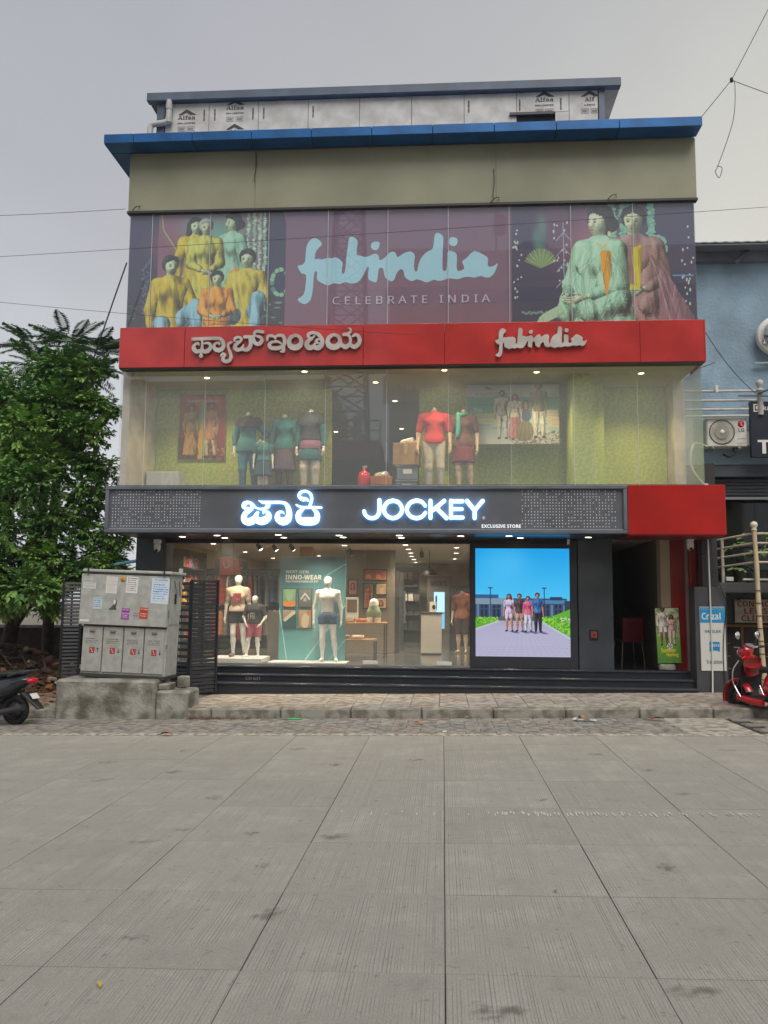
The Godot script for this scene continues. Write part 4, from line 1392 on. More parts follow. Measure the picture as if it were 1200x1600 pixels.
func window_banner():
	var b := thing("window_banner", "printed fashion banner behind eleven panes of the top-floor glass", "banner")
	var x0 := -5.505
	var x1 := 4.215
	var m := mat(Color(0.93, 0.93, 0.95), 0.6, {"tex": banner_picture()})
	var js := [x0]
	for i in 9:
		js.append(-5.088 + 1.0345 * i)
	js.append(x1)
	for i in js.size() - 1:
		begin()
		var a: float = js[i] + 0.004
		var c: float = js[i + 1] - 0.004
		var R := Rect2((a - x0) / (x1 - x0), 0, (c - a) / (x1 - x0), 1)
		uvquad(Vector3(a, 8.36, 0), Vector3(c, 8.36, 0), Vector3(c, 6.24, 0), Vector3(a, 6.24, 0), R)
		T.set_uv(Vector2(R.position.x + 0.001, 0.5))
		quad(Vector3(a, 6.24, 0), Vector3(a, 8.36, 0), Vector3(a, 8.36, -0.02), Vector3(a, 6.24, -0.02), Vector3.LEFT)
		quad(Vector3(c, 6.24, 0), Vector3(c, 8.36, 0), Vector3(c, 8.36, -0.02), Vector3(c, 6.24, -0.02), Vector3.RIGHT)
		done("printed_film", m, b, Vector3(0, 0, 0.745))
		begin()
		box(Vector3.ZERO, Vector3(c - a, 2.12, 0.01))
		var o := done("glass_pane", M.film_glass, b, Vector3((a + c) * 0.5, 7.30, 0.775))
		o.rotation.y = rng.randf_range(-0.0012, 0.0012)
		o.rotation.x = rng.randf_range(-0.002, 0.002)
	for i in range(1, js.size() - 1):
		part_bb("sealant", Vector3(js[i] - 0.0035, 6.24, 0.766), Vector3(js[i] + 0.0035, 8.355, 0.779), M.seal, b)
	part_bb("sealant_backing", Vector3(x0, 6.24, 0.70), Vector3(x1, 8.34, 0.722), M.seal, b)
	text("lettering", "C E L E B R A T E   I N D I A", mat(c8(206, 202, 214), 0.4), b, Vector3(-0.55, 6.735, 0.757), 2.68, 0.135, 0.004, false)

# ---------------------------------------------------------------- the glazed middle floor
func display_window():
	var g := thing("display_window", "tall frameless display window of the middle floor, one pane after another", "window")
	var js := [-5.53]
	for i in 9:
		js.append(-5.085 + 1.0345 * i)
	js.append(4.235)
	for i in js.size() - 1:
		var o := part_bb("pane", Vector3(js[i] + 0.003, 3.42, 0.79), Vector3(js[i + 1] - 0.003, 5.53, 0.802), M.mirror_glass, g)
		o.rotation.y = rng.randf_range(-0.0015, 0.0015)
		o.rotation.x = rng.randf_range(-0.0015, 0.0015)
		if i > 0:
			adopt(part_bb("sealant", Vector3(js[i] - 0.0025, 3.5, 0.79), Vector3(js[i] + 0.0025, 5.53, 0.80), M.seal, g), o)
	part_bb("side_pane", Vector3(4.222, 3.5, -0.30), Vector3(4.234, 5.53, 0.785), M.glass_green, g)
	part_bb("bottom_channel", Vector3(-5.52, 3.503, 0.77), Vector3(4.22, 3.55, 0.785), M.charcoal2, g)

# ---------------------------------------------------------------- ground-floor glass front
func shop_window():
	var g := thing("shop_window", "frameless ground-floor shop window and glass door under the lit sign board", "window")
	var js := [-4.89, -4.0, -3.106, -2.24, -1.36, -0.62, 0.12, 0.455]
	for i in 7:
		part_bb("glass_door" if i == 5 else "pane", Vector3(js[i] + 0.003, 0.50, -0.012), Vector3(js[i + 1] - 0.003, 2.62, 0.0), M.glass, g)
	part_bb("floor_channel", Vector3(-4.89, 0.4985, -0.03), Vector3(0.46, 0.53, -0.015), M.steel, g)
	for x in [-1.25, 0.02]:
		part_bb("patch_fitting", Vector3(x - 0.13, 0.535, 0.001), Vector3(x + 0.13, 0.60, 0.012), mat(c8(214, 212, 206), 0.4), g, 0.004)
	begin()
	tube([Vector3(-0.66, 1.25, 0.06), Vector3(-0.66, 1.8, 0.06)], 0.015, 8)
	done("door_handle", M.steel, g)
	# big screen panel
	var e := thing("video_wall", "bright outdoor video screen in a dark surround beside the shop door", "screen")
	part_bb("surround", Vector3(0.46, 0.50, -0.12), Vector3(2.285, 2.62, 0.02), mat(c8(46, 49, 56), 0.5), e, 0.006)
	begin()
	uvquad(Vector3(0.555, 2.54, 0), Vector3(2.155, 2.54, 0), Vector3(2.155, 0.70, 0), Vector3(0.555, 0.70, 0))
	done("screen", mat(Color(0.02, 0.02, 0.02), 0.5, {"emit": Color(1, 1, 1), "energy": 0.6, "etex": screen_picture()}), e, Vector3(0, 0, 0.028))
	var al := AreaLight3D.new()
	al.name = "screen_light"
	al.area_size = Vector2(1.6, 1.84)
	al.area_normalize_energy = true
	al.light_color = Color(0.45, 0.75, 1.0)
	al.light_energy = 0.22
	al.shadow_enabled = true
	al.position = Vector3(1.355, 1.62, 0.04)
	al.rotation = Vector3(0, PI, 0)
	e.add_child(al)
	var sb := thing("switch_box", "small red call point in a black frame on the dark wall beside the screen", "switch")
	part_bb("frame", Vector3(2.475, 1.005, 0.031), Vector3(2.615, 1.165, 0.055), M.black, sb, 0.004)
	part_bb("cover", Vector3(2.495, 1.03, 0.055), Vector3(2.595, 1.14, 0.065), mat(c8(140, 70, 62), 0.4), sb, 0.004)
	part_bb("knob", Vector3(2.53, 1.06, 0.065), Vector3(2.56, 1.10, 0.072), mat(c8(90, 28, 24), 0.4), sb, 0.003)
	# cameras
	for d in [[Vector3(-4.92, 2.56, 0.42), "white camera dome at the dark column above the cabinet"], [Vector3(4.07, 2.62, 0.45), "white camera housing on the red pilaster"], [Vector3(2.12, 2.64, 0.2), "tiny camera in the soffit above the screen corner"]]:
		var c := thing("security_camera", d[1], "camera", d[0])
		var k := 1.0 if d[0].x < 0 or d[0].x > 3 else 0.4
		part_bb("bracket", Vector3(-0.05, 0.02, -0.06) * k, Vector3(0.05, 0.09 if k > 0.5 else 0.14, 0.06) * k, M.white, c, 0.006)
		begin()
		lathe(Vector3(0, -0.03 * k, 0), [Vector2(0.005, -0.10 * k), Vector2(0.05 * k, -0.07 * k), Vector2(0.06 * k, 0.0), Vector2(0.05 * k, 0.045 * k)], 14)
		done("housing", M.white, c)
		begin()
		ball(Vector3(0, -0.1 * k, 0.035 * k), Vector3.ONE * 0.03 * k, 10)
		done("lens", M.black, c)
	# stair hall: standee on a stone, chair
	var s := thing("standee", "tilted poster board of two figures on a lawn at the red pilaster", "poster", Vector3(3.78, 0.62, 0.09), Vector3(-0.05, 0, 0.02))
	begin()
	bb(Vector3(-0.2, 0, -0.03), Vector3(0.2, 0.93, 0.0), 0.003)
	done("board", mat(c8(40, 42, 40), 0.6), s)
	begin()
	uvquad(Vector3(-0.192, 0.922, 0), Vector3(0.192, 0.922, 0), Vector3(0.192, 0.008, 0), Vector3(-0.192, 0.008, 0))
	done("print", mat(Color.WHITE, 0.4, {"tex": lawn_picture()}), s, Vector3(0, 0, 0.004))
	text("lettering", "Summer", mat(c8(226, 214, 60), 0.5), s, Vector3(-0.01, 0.22, 0.008), 0.24, 0.07, 0.002)
	text("lettering", "feeling", mat(c8(226, 214, 60), 0.5), s, Vector3(0.05, 0.14, 0.008), 0.2, 0.075, 0.002)
	var rk := thing("stone_block", "rough grey block holding up the tilted poster board", "stone", Vector3(3.74, 0.5, 0.06))
	begin()
	box(Vector3(0, 0.055, 0), Vector3(0.26, 0.11, 0.14), 0.025)
	done("block", M.concrete, rk)
	var ch := thing("red_chair", "red plastic chair with thin metal legs in the dark stair hall", "chair", Vector3(3.35, 0.5, -1.1), Vector3(0, 0.2, 0))
	var rd := mat(c8(130, 16, 40), 0.4)
	begin()
	box(Vector3(0, 0.44, 0), Vector3(0.42, 0.04, 0.42), 0.015)
	done("seat", rd, ch)
	begin()
	rings([ring(Vector3(0, 0.46, 0.2), Vector3(0.21, 0, 0), Vector3(0, 0, 0.02), 10), ring(Vector3(0, 0.68, 0.24), Vector3(0.22, 0, 0), Vector3(0, 0, 0.02), 10), ring(Vector3(0, 0.86, 0.27), Vector3(0.2, 0, 0), Vector3(0, 0, 0.02), 10)])
	done("backrest", rd, ch)
	for sx in [-1, 1]:
		for sz in [-1, 1]:
			begin()
			tube([Vector3(sx * 0.18, 0.43, sz * 0.18), Vector3(sx * 0.22, 0.0, sz * 0.22)], 0.011, 6)
			done("leg", M.chrome, ch)
	var hr := thing("stair_rail", "dark sloping hand rail at the back of the stair hall", "railing")
	begin()
	tube([Vector3(2.95, 0.72, -0.9), Vector3(3.3, 1.15, -2.6), Vector3(3.4, 1.3, -3.2)], 0.025, 6)
	done("hand_rail", M.charcoal2, hr)
	for k in 4:
		begin()
		var q := Vector3(2.97 + 0.11 * k, 0.73 + 0.13 * k, -0.95 - 0.53 * k)
		tube([q, Vector3(q.x, 0.5, q.z)], 0.012, 6)
		done("baluster", M.charcoal2, hr)

func screen_picture() -> Texture2D:
	var W := 620
	var H := 712
	var p := Pic.new(W, H, c8(40, 170, 235))
	p.grad(0, 0, W, 345, c8(28, 164, 236), c8(76, 196, 246))
	p.soft(180, 100, 260, 220, Color(0.45, 0.85, 1.0, 0.35))
	# far building
	p.rect(0, 330, 600, 130, c8(52, 76, 108))
	p.rect(0, 306, 152, 26, c8(44, 90, 140))
	p.rect(0, 330, 250, 40, c8(126, 150, 168))
	p.rect(250, 340, 340, 24, c8(72, 130, 176))
	p.rect(490, 320, 80, 22, c8(40, 60, 96))
	for i in 22:
		p.rect(8 + i * 27, 372, 16, 82, c8(36, 46, 70) if i % 3 else c8(96, 124, 160))
		p.rect(8 + i * 27, 398, 16, 3, c8(90, 110, 140))
	p.rect(585, 345, 40, 70, c8(50, 62, 80))
	for x in [96, 450]:
		p.rect(x, 262, 6, 200, c8(44, 50, 70))
		p.rect(x - 12, 258, 30, 7, c8(44, 50, 70))
	p.rect(0, 455, W, 30, c8(84, 96, 92))
	# paving
	p.poly([Vector2(0, 520), Vector2(150, 478), Vector2(440, 478), Vector2(W, 590), Vector2(W, H), Vector2(0, H)], c8(182, 180, 206))
	var r := RandomNumberGenerator.new()
	r.seed = 3
	for k in 34:
		var t := pow(k / 34.0, 1.8)
		var y := 484 + t * 226
		p.rect(0, y, W, 1.0 + t * 1.5, c8(158, 157, 188))
	for k in range(-14, 15):
		p.line([Vector2(300 + k * 8, 480), Vector2(300 + k * 46, H)], 1.6, c8(158, 157, 188))
	p.poly([Vector2(0, 535), Vector2(0, 470), Vector2(60, 452), Vector2(150, 466), Vector2(150, 478)], c8(92, 170, 46))
	p.poly([Vector2(430, 480), Vector2(520, 440), Vector2(W, 400), Vector2(W, 582)], c8(96, 172, 44))
	p.poly([Vector2(520, 460), Vector2(W, 455), Vector2(W, 490), Vector2(540, 470)], c8(196, 190, 220))
	p.line([Vector2(0, 533), Vector2(150, 480)], 7, c8(196, 200, 212))
	p.line([Vector2(432, 482), Vector2(W, 592)], 11, c8(190, 196, 210))
	for k in 260:
		var x := r.randf_range(440, W)
		var y := r.randf_range(450, 480 + (x - 430) * 0.5)
		p.ell(x, y, r.randf_range(2, 9), r.randf_range(2, 6), c8(70, 150, 34) if r.randf() < 0.5 else c8(150, 206, 72))
		x = r.randf_range(0, 145)
		p.ell(x, r.randf_range(456, 500 - x * 0.15), r.randf_range(2, 8), r.randf_range(2, 5), c8(66, 146, 34) if r.randf() < 0.5 else c8(150, 210, 76))
	# four people walking
	for f in [[222, 546, 246, c8(212, 190, 222), c8(216, 196, 216), 0.42, "long"], [290, 546, 248, c8(80, 60, 70), c8(196, 150, 140), 0.36, "m"], [346, 548, 234, c8(214, 96, 140), c8(206, 206, 226), 0.06, "m"], [408, 550, 258, c8(64, 112, 176), c8(46, 44, 64), 0.05, "m"]]:
		p.poly([Vector2(f[0] - 6, f[1]), Vector2(f[0] + 30, f[1] - 4), Vector2(f[0] + 74, f[1] + 12), Vector2(f[0] + 40, f[1] + 14)], c8(96, 104, 150))
		stand_fig(p, f[0], f[1] + 4, f[2], {"top": f[3], "low": f[4], "hem": f[5], "kind": f[6], "skin": c8(206, 140, 112), "hair": c8(70, 50, 44), "stride": 0.01, "turn": [0.3, 0.1, -0.2, -0.5][int(f[0]) % 4]})
	return p.tex()

func lawn_picture() -> Texture2D:
	var p := Pic.new(256, 612, c8(120, 150, 84))
	p.grad(0, 0, 256, 330, c8(196, 200, 170), c8(150, 172, 116))
	var r := RandomNumberGenerator.new()
	r.seed = 21
	for k in 130:
		p.soft(r.randf_range(0, 256), r.randf_range(0, 300), r.randf_range(10, 40), r.randf_range(10, 34), Color(0.3, 0.42, 0.2, 0.5) if r.randf() < 0.6 else Color(0.85, 0.88, 0.72, 0.5))
	p.grad(0, 320, 256, 292, c8(120, 168, 70), c8(72, 124, 44))
	for k in 300:
		var x := r.randf_range(0, 256)
		var y := r.randf_range(325, 612)
		p.line([Vector2(x, y), Vector2(x + 3, y - 9)], 2, c8(96, 148, 54) if k % 2 else c8(140, 186, 86))
	stand_fig(p, 80, 420, 430, {"top": c8(232, 224, 206), "low": c8(224, 220, 210), "hem": 0.3, "skin": c8(120, 84, 62), "kind": "beard", "sleeve": true, "stride": 0.03})
	stand_fig(p, 172, 420, 340, {"top": c8(218, 176, 168), "low": c8(226, 200, 190), "hem": 0.12, "skin": c8(140, 96, 72), "kind": "long", "stride": 0.02})
	p.ell(140, 426, 32, 32, c8(226, 224, 216))
	for k in 5:
		p.ell(140 + cos(k * 1.256) * 20, 426 + sin(k * 1.256) * 20, 8, 8, c8(50, 50, 54))
	p.ell(140, 426, 8, 8, c8(50, 50, 54))
	return p.tex()

# ---------------------------------------------------------------- mannequins
# joints of a figure of height H that faces +z, feet at the origin
func joints(H: float, o := {}) -> Dictionary:
	var j := {}
	var sw: float = o.get("shoulder", 0.096) * H
	var hw: float = o.get("hip", 0.055) * H
	for s in [-1, 1]:
		var e := "l" if s < 0 else "r"
		j["hip" + e] = Vector3(s * hw, 0.50 * H, 0)
		j["knee" + e] = Vector3(s * (hw + o.get("foot" + e, Vector2(0.0, 0)).x * 0.5 * H), 0.275 * H, (0.018 + o.get("foot" + e, Vector2(0, 0)).y * 0.7) * H)
		j["ankle" + e] = Vector3(s * (hw + o.get("foot" + e, Vector2(0.0, 0)).x * H), 0.045 * H, o.get("foot" + e, Vector2(0, 0)).y * H - 0.01 * H)
		j["toe" + e] = j["ankle" + e] + Vector3(s * 0.02 * H, -0.025 * H, 0.10 * H)
		j["sh" + e] = Vector3(s * sw, 0.803 * H, 0)
		var a: Vector3 = o.get("elbow" + e, Vector3(0.045, -0.175, -0.02))
		j["el" + e] = j["sh" + e] + Vector3(s * a.x, a.y, a.z) * H
		var b: Vector3 = o.get("wrist" + e, Vector3(0.005, -0.145, 0.045))
		j["wr" + e] = j["el" + e] + Vector3(s * b.x, b.y, b.z) * H
	j["neck"] = Vector3(0, 0.85 * H, 0)
	j["head"] = Vector3(0, 0.93 * H, 0.012 * H)
	j["H"] = H
	return j

func flesh(j: Dictionary, fem: bool, head := true) -> Array:
	var H: float = j.H
	var b := []
	var fl := Vector3(1, 1, 1.25)
	for e in ["l", "r"]:
		b.append([j["hip" + e], 0.052 * H, j["knee" + e], 0.031 * H])
		b.append([j["knee" + e], 0.031 * H, j["knee" + e].lerp(j["ankle" + e], 0.35) - Vector3(0, 0, 0.008 * H), 0.032 * H])
		b.append([j["knee" + e].lerp(j["ankle" + e], 0.35) - Vector3(0, 0, 0.008 * H), 0.032 * H, j["ankle" + e], 0.018 * H])
		b.append([j["ankle" + e] - Vector3(0, 0.02 * H, 0.02 * H), 0.02 * H, j["toe" + e], 0.015 * H])
		b.append([j["sh" + e], 0.033 * H if fem else 0.038 * H, j["el" + e], 0.021 * H if fem else 0.025 * H])
		b.append([j["el" + e], 0.023 * H, j["wr" + e], 0.014 * H])
		b.append([Vector3(0, 0.84 * H, -0.004 * H), 0.026 * H, j["sh" + e] + Vector3(0, 0.004 * H, 0), 0.032 * H])
	b.append([Vector3(-0.03 * H, 0.53 * H, 0), 0.062 * H, Vector3(0.03 * H, 0.53 * H, 0), 0.062 * H, fl])
	b.append([Vector3(0, 0.54 * H, 0), 0.075 * H, Vector3(0, 0.63 * H, 0), 0.062 * H if fem else 0.07 * H, fl])
	b.append([Vector3(0, 0.63 * H, 0), 0.062 * H if fem else 0.07 * H, Vector3(0, 0.76 * H, 0.005 * H), 0.085 * H if fem else 0.095 * H, fl])
	for s in [-1, 1]:
		if fem:
			b.append([Vector3(s * 0.042 * H, 0.735 * H, 0.045 * H), 0.036 * H, Vector3(s * 0.04 * H, 0.75 * H, 0.03 * H), 0.036 * H])
		else:
			b.append([Vector3(s * 0.05 * H, 0.755 * H, 0.04 * H), 0.042 * H, Vector3(s * 0.04 * H, 0.765 * H, 0.03 * H), 0.04 * H])
	b.append([Vector3(0, 0.81 * H, -0.005 * H), 0.034 * H, Vector3(0, 0.885 * H, 0.002 * H), 0.028 * H])
	if head:
		b.append([Vector3(0, 0.95 * H, -0.004 * H), 0.052 * H, Vector3(0, 0.925 * H, 0.012 * H), 0.042 * H])
		b.append([Vector3(0, 0.91 * H, 0.022 * H), 0.027 * H, Vector3(0, 0.895 * H, 0.028 * H), 0.02 * H])
		b.append([Vector3(0, 0.94 * H, 0.052 * H), 0.005 * H, Vector3(0, 0.921 * H, 0.062 * H), 0.009 * H])
	return b

# five fingers on a palm, pointing down from the wrist; side is where the thumb stands
func hand(w: Vector3, d: Vector3, side: float, k := 1.0):
	d = d.normalized()
	var B := Basis(Quaternion(Vector3.DOWN, d))
	var L := func(x, y, z) -> Vector3: return w + B * Vector3(x * side, y, z) * k
	var bones := [[L.call(0, 0, 0), 0.020 * k, L.call(0, -0.07, 0.004), 0.026 * k, Vector3(1, 1, 1)], [L.call(0, -0.04, 0.02), 0.015 * k, L.call(0, -0.075, -0.018), 0.014 * k]]
	body(bones, 0.008 * k, 0.02 * k)
	for f in 4:
		var z: float = 0.028 - f * 0.018
		var ln: float = [0.066, 0.075, 0.07, 0.055][f]
		var a: Vector3 = L.call(0, -0.072, z)
		var b: Vector3 = L.call(0.012, -0.072 - ln * 0.5, z * 1.05)
		var c: Vector3 = L.call(0.03, -0.072 - ln * 0.95, z * 1.05)
		tube([a, b, c], [0.0088 * k, 0.008 * k, 0.0062 * k], 6)
	tube([L.call(0, -0.02, 0.018), L.call(0.008, -0.05, 0.048), L.call(0.018, -0.082, 0.054)], [0.0105 * k, 0.0095 * k, 0.007 * k], 6)

func mannequin(label: String, at: Vector3, turn: float, j: Dictionary, fem: bool, head: bool, skin: Material, group := "") -> Node3D:
	var t := thing("mannequin", label, "mannequin", at, Vector3(0, turn, 0), group)
	var H: float = j.H
	begin()
	body(flesh(j, fem, head), 0.0155, 0.028)
	for e in ["l", "r"]:
		hand(j["wr" + e], j["wr" + e] - j["el" + e], -1.0 if e == "r" else 1.0, H / 1.75)
	done("body", skin, t)
	return t

# clothing: the body's bones again, swollen, and cut off at its hems
func garment(called: String, j: Dictionary, fem: bool, m: Material, t: Node, o: Dictionary):
	begin()
	garment_shape(j, fem, o)
	return done(called, m, t)

func garment_shape(j: Dictionary, fem: bool, o: Dictionary):
	var H: float = j.H
	var g: float = o.get("gap", 0.014)
	var bones := []
	var sl: float = o.get("sleeve", 0.0)
	var arms := []
	var cuts := []
	if o.get("top", false):
		var fl := Vector3(1, 1, 1.2)
		var b0: float = o.get("bottom", 0.5) * H
		var wl: float = o.get("flare", 0.0)
		var wb := lerpf(0.102, 0.125, clampf((0.54 - b0 / H) * 6.0, 0, 1)) * H
		bones.append([Vector3(0, b0 - 0.12 * H, 0), wb + g + wl * 1.6, Vector3(0, minf(0.56 * H, b0 + 0.05 * H), 0), lerpf(0.092 * H, wb, 0.6) + g + wl, fl])
		bones.append([Vector3(0, minf(0.56 * H, b0 + 0.05 * H), 0), lerpf(0.092 * H, wb, 0.6) + g + wl, Vector3(0, 0.63 * H, 0), (0.068 if fem else 0.080) * H + g, fl])
		bones.append([Vector3(0, 0.63 * H, 0), (0.068 if fem else 0.080) * H + g, Vector3(0, 0.76 * H, 0.005 * H), (0.088 if fem else 0.098) * H + g, fl])
		for s in [-1, 1]:
			if fem:
				bones.append([Vector3(s * 0.042 * H, 0.735 * H, 0.045 * H), 0.038 * H + g, Vector3(s * 0.04 * H, 0.75 * H, 0.03 * H), 0.038 * H + g])
			else:
				bones.append([Vector3(s * 0.05 * H, 0.755 * H, 0.04 * H), 0.044 * H + g, Vector3(s * 0.04 * H, 0.765 * H, 0.03 * H), 0.042 * H + g])
		for s in ["l", "r"]:
			bones.append([Vector3(0, 0.825 * H, 0), 0.034 * H + g, j["sh" + s], 0.034 * H + g])
		bones.append([Vector3(0, 0.84 * H, -0.004 * H), 0.038 * H + g * 0.4, Vector3(0, 0.8 * H, 0), 0.05 * H + g])
		cuts.append([Vector3.DOWN, -b0])
		for e in ["l", "r"]:
			if sl > 0.0:
				var s1: float = minf(sl, 1.0)
				var q := [j["sh" + e], 0.040 * H + g, j["sh" + e].lerp(j["el" + e], s1), 0.028 * H + g]
				arms.append(q)
				bones.append([j["sh" + e], 0.040 * H + g, j["sh" + e].lerp(j["el" + e], 0.2), 0.038 * H + g])
				if sl > 1.0:
					arms.append([j["el" + e], 0.028 * H + g * 0.9, j["el" + e].lerp(j["wr" + e], sl - 1.0), 0.019 * H + g * 0.8])
	if o.has("legs"):
		var ll: float = o.legs
		for e in ["l", "r"]:
			bones.append([j["hip" + e] + Vector3(0, 0.02 * H, 0), 0.058 * H + g, j["hip" + e].lerp(j["knee" + e], minf(ll, 1.0)), lerpf(0.056, 0.036, minf(ll, 1.0)) * H + g])
			if ll > 1.0:
				bones.append([j["knee" + e], 0.036 * H + g, j["knee" + e].lerp(j["ankle" + e], ll - 1.0), 0.026 * H + g])
			elif not o.has("cut_low"):
				cuts.append([Vector3.DOWN, -j["hip" + e].lerp(j["knee" + e], ll).y])
		bones.append([Vector3(-0.03 * H, 0.53 * H, 0), 0.066 * H + g, Vector3(0.03 * H, 0.53 * H, 0), 0.066 * H + g, Vector3(1, 1, 1.2)])
		bones.append([Vector3(0, 0.54 * H, 0), 0.078 * H + g * 0.6, Vector3(0, 0.6 * H, 0), 0.072 * H + g * 0.6, Vector3(1, 1, 1.2)])
	if o.has("skirt"):
		bones.append([Vector3(0, 0.58 * H, 0), 0.084 * H + g, Vector3(0, o.skirt * H - 0.06 * H, 0.01 * H), o.get("hem", 0.12) * H * 1.1, Vector3(1, 1, 1.15)])
		cuts.append([Vector3.DOWN, -o.skirt * H])
	if o.has("cut_low"):
		cuts.append([Vector3.DOWN, -o.cut_low * H])
	if o.has("cut_high"):
		cuts.append([Vector3.UP, o.cut_high * H])
	body(bones, o.get("cell", 0.0165), 0.03, cuts)
	if arms:
		body(arms, o.get("cell", 0.0165), 0.03, cuts.slice(1) if o.has("cut_low") or o.has("cut_high") else [])

func cloth(c: Color) -> StandardMaterial3D:
	return mat(c.lightened(0.10), 0.85, {"tex": TX.fine, "tri": 2.0, "world": false, "normal": TX.nsoft, "nscale": 1.0, "rim": 0.2})

func print_cloth(a: Color, b: Color, f := 0.05, s := 3) -> StandardMaterial3D:
	return mat(Color.WHITE, 0.85, {"tex": noise_tex(f, s, a, b, 256, 2, 0.46, 0.54), "tri": 2.2, "world": false})

# ---------------------------------------------------------------- middle-floor display
func upper_display():
	var w := thing("display_partition", "pale green papered display walls of the middle floor with a gap between", "partition")
	part_bb("wall_panel", Vector3(-5.395, 3.503, -0.80), Vector3(-2.07, 5.557, -0.70), M.paper, w)
	part_bb("wall_panel", Vector3(-0.44, 3.503, -0.80), Vector3(2.25, 5.557, -0.70), M.paper, w)
	part_bb("column", Vector3(2.22, 3.503, -0.82), Vector3(2.58, 5.557, 0.19), M.paper, w)
	part_bb("column_step", Vector3(2.582, 3.503, -0.82), Vector3(2.86, 5.557, -0.39), M.paper, w)
	part_bb("wall_panel", Vector3(2.862, 3.503, -0.90), Vector3(4.05, 5.557, -0.79), M.paper, w)
	part_bb("inner_wall", Vector3(-4.8, 3.503, -6.3), Vector3(2.2, 5.557, -6.15), mat(c8(120, 112, 92), 0.8), w)
	part_bb("inner_wall", Vector3(-3.4, 3.503, -6.1), Vector3(-3.3, 5.557, -0.82), mat(c8(132, 120, 96), 0.8), w)
	part_bb("inner_wall", Vector3(0.9, 3.503, -6.1), Vector3(1.0, 5.557, -0.82), mat(c8(132, 120, 96), 0.8), w)
	for p in [Vector2(-2.39, 0.55), Vector2(-1.22, -0.23), Vector2(0.02, 0.54), Vector2(-0.95, -1.68), Vector2(-2.5, -4.7), Vector2(-0.95, -4.4), Vector2(-4.2, 0.2), Vector2(1.6, 0.35), Vector2(3.4, 0.2)]:
		var near: bool = p.y > -1.0
		downlight(Vector3(p.x, 5.555, p.y), 0.05, (1.9 if near else 0.5), "warm round downlight in the ceiling of the middle floor", "middle-floor downlights", Color(1.0, 0.9, 0.66), 4.0)
	# hanging posters
	var a := thing("ethnic_wear_poster", "tall red poster of a couple in mustard clothes on the green wall", "poster", Vector3(-4.505, 4.845, -0.66), Vector3.ZERO)
	begin()
	bb(Vector3(-0.445, -0.62, -0.02), Vector3(0.445, 0.62, 0.0), 0.003)
	done("board", M.white, a)
	begin()
	uvquad(Vector3(-0.44, 0.615, 0), Vector3(0.44, 0.615, 0), Vector3(0.44, -0.615, 0), Vector3(-0.44, -0.615, 0))
	done("print", mat(Color.WHITE, 0.5, {"tex": couple_picture()}), a, Vector3(0, 0, 0.004))
	text("lettering", "Navratri Lookbook", mat(c8(226, 200, 180), 0.5), a, Vector3(0.0, 0.5, 0.007), 0.62, 0.055, 0.002, true, "Droid Serif")
	var s := thing("seaside_poster", "wide hanging poster of four people by the sea", "poster", Vector3(1.24, 4.96, -0.28))
	begin()
	bb(Vector3(-0.82, -0.54, -0.05), Vector3(0.82, 0.54, 0.0), 0.004)
	done("board", M.white, s)
	begin()
	uvquad(Vector3(-0.815, 0.535, 0), Vector3(0.815, 0.535, 0), Vector3(0.815, -0.535, 0), Vector3(-0.815, -0.535, 0))
	done("print", mat(Color.WHITE, 0.5, {"tex": sea_picture()}), s, Vector3(0, 0, 0.004))
	var yl := mat(c8(222, 214, 70), 0.5)
	text("lettering", "That", M.white, s, Vector3(-0.62, 0.08, 0.007), 0.15, 0.09, 0.002, false)
	text("lettering", "Summer", yl, s, Vector3(-0.53, -0.01, 0.007), 0.46, 0.10, 0.002)
	text("lettering", "feeling", yl, s, Vector3(-0.46, -0.12, 0.007), 0.40, 0.11, 0.002)
	# things stacked in the gap
	var crate := thing("storage_crate", "lower grey plastic crate under the cardboard box", "crate", Vector3(-0.65, 3.5, -0.3))
	var cm := mat(c8(112, 122, 136), 0.5)
	begin()
	box(Vector3(0, 0.13, 0), Vector3(0.38, 0.26, 0.3), 0.012)
	box(Vector3(0, 0.245, 0), Vector3(0.41, 0.03, 0.33), 0.006)
	done("shell", cm, crate)
	part_bb("paper_label", Vector3(-0.08, 0.11, 0.151), Vector3(0.08, 0.19, 0.154), M.white, crate)
	var cr2: Node3D = crate.duplicate()
	cr2.name = "storage_crate"
	add_child(cr2, true)
	cr2.position = Vector3(-0.64, 3.765, -0.31)
	cr2.rotation.y = 0.06
	tag(cr2, "upper grey plastic crate directly under the cardboard box", "crate")
	for o in [crate, cr2]:
		o.set_meta("group", "stacked grey crates")
	var bx := thing("cardboard_box", "brown cardboard box on top of the grey crates", "box", Vector3(-0.65, 4.03, -0.3), Vector3(0, -0.08, 0))
	begin()
	box(Vector3(0, 0.2, 0), Vector3(0.46, 0.40, 0.34), 0.006)
	done("carton", mat(c8(186, 148, 104), 0.8, {"tex": TX.grime, "tri": 1.0}), bx)
	part_bb("packing_tape", Vector3(-0.03, 0.2, 0.171), Vector3(0.03, 0.403, 0.174), mat(c8(200, 176, 130), 0.3), bx)
	var pb := thing("plastic_bundle", "crumpled white plastic bag on the cardboard box", "bag", Vector3(-0.6, 4.435, -0.28))
	begin()
	body([[Vector3(-0.13, 0.03, 0), 0.04, Vector3(0.02, 0.05, 0.02), 0.055], [Vector3(0.02, 0.05, 0), 0.05, Vector3(0.15, 0.02, 0.01), 0.03], [Vector3(0.0, 0.08, -0.02), 0.03, Vector3(0.06, 0.09, 0.02), 0.02]], 0.014, 0.02)
	done("bag", mat(c8(232, 232, 230), 0.4, {"normal": TX.nsoft, "tri": 3.0}), pb)
	var gas := thing("gas_canister", "red gas canister on the floor beside the grey crates", "canister", Vector3(-1.41, 3.5, -0.25))
	begin()
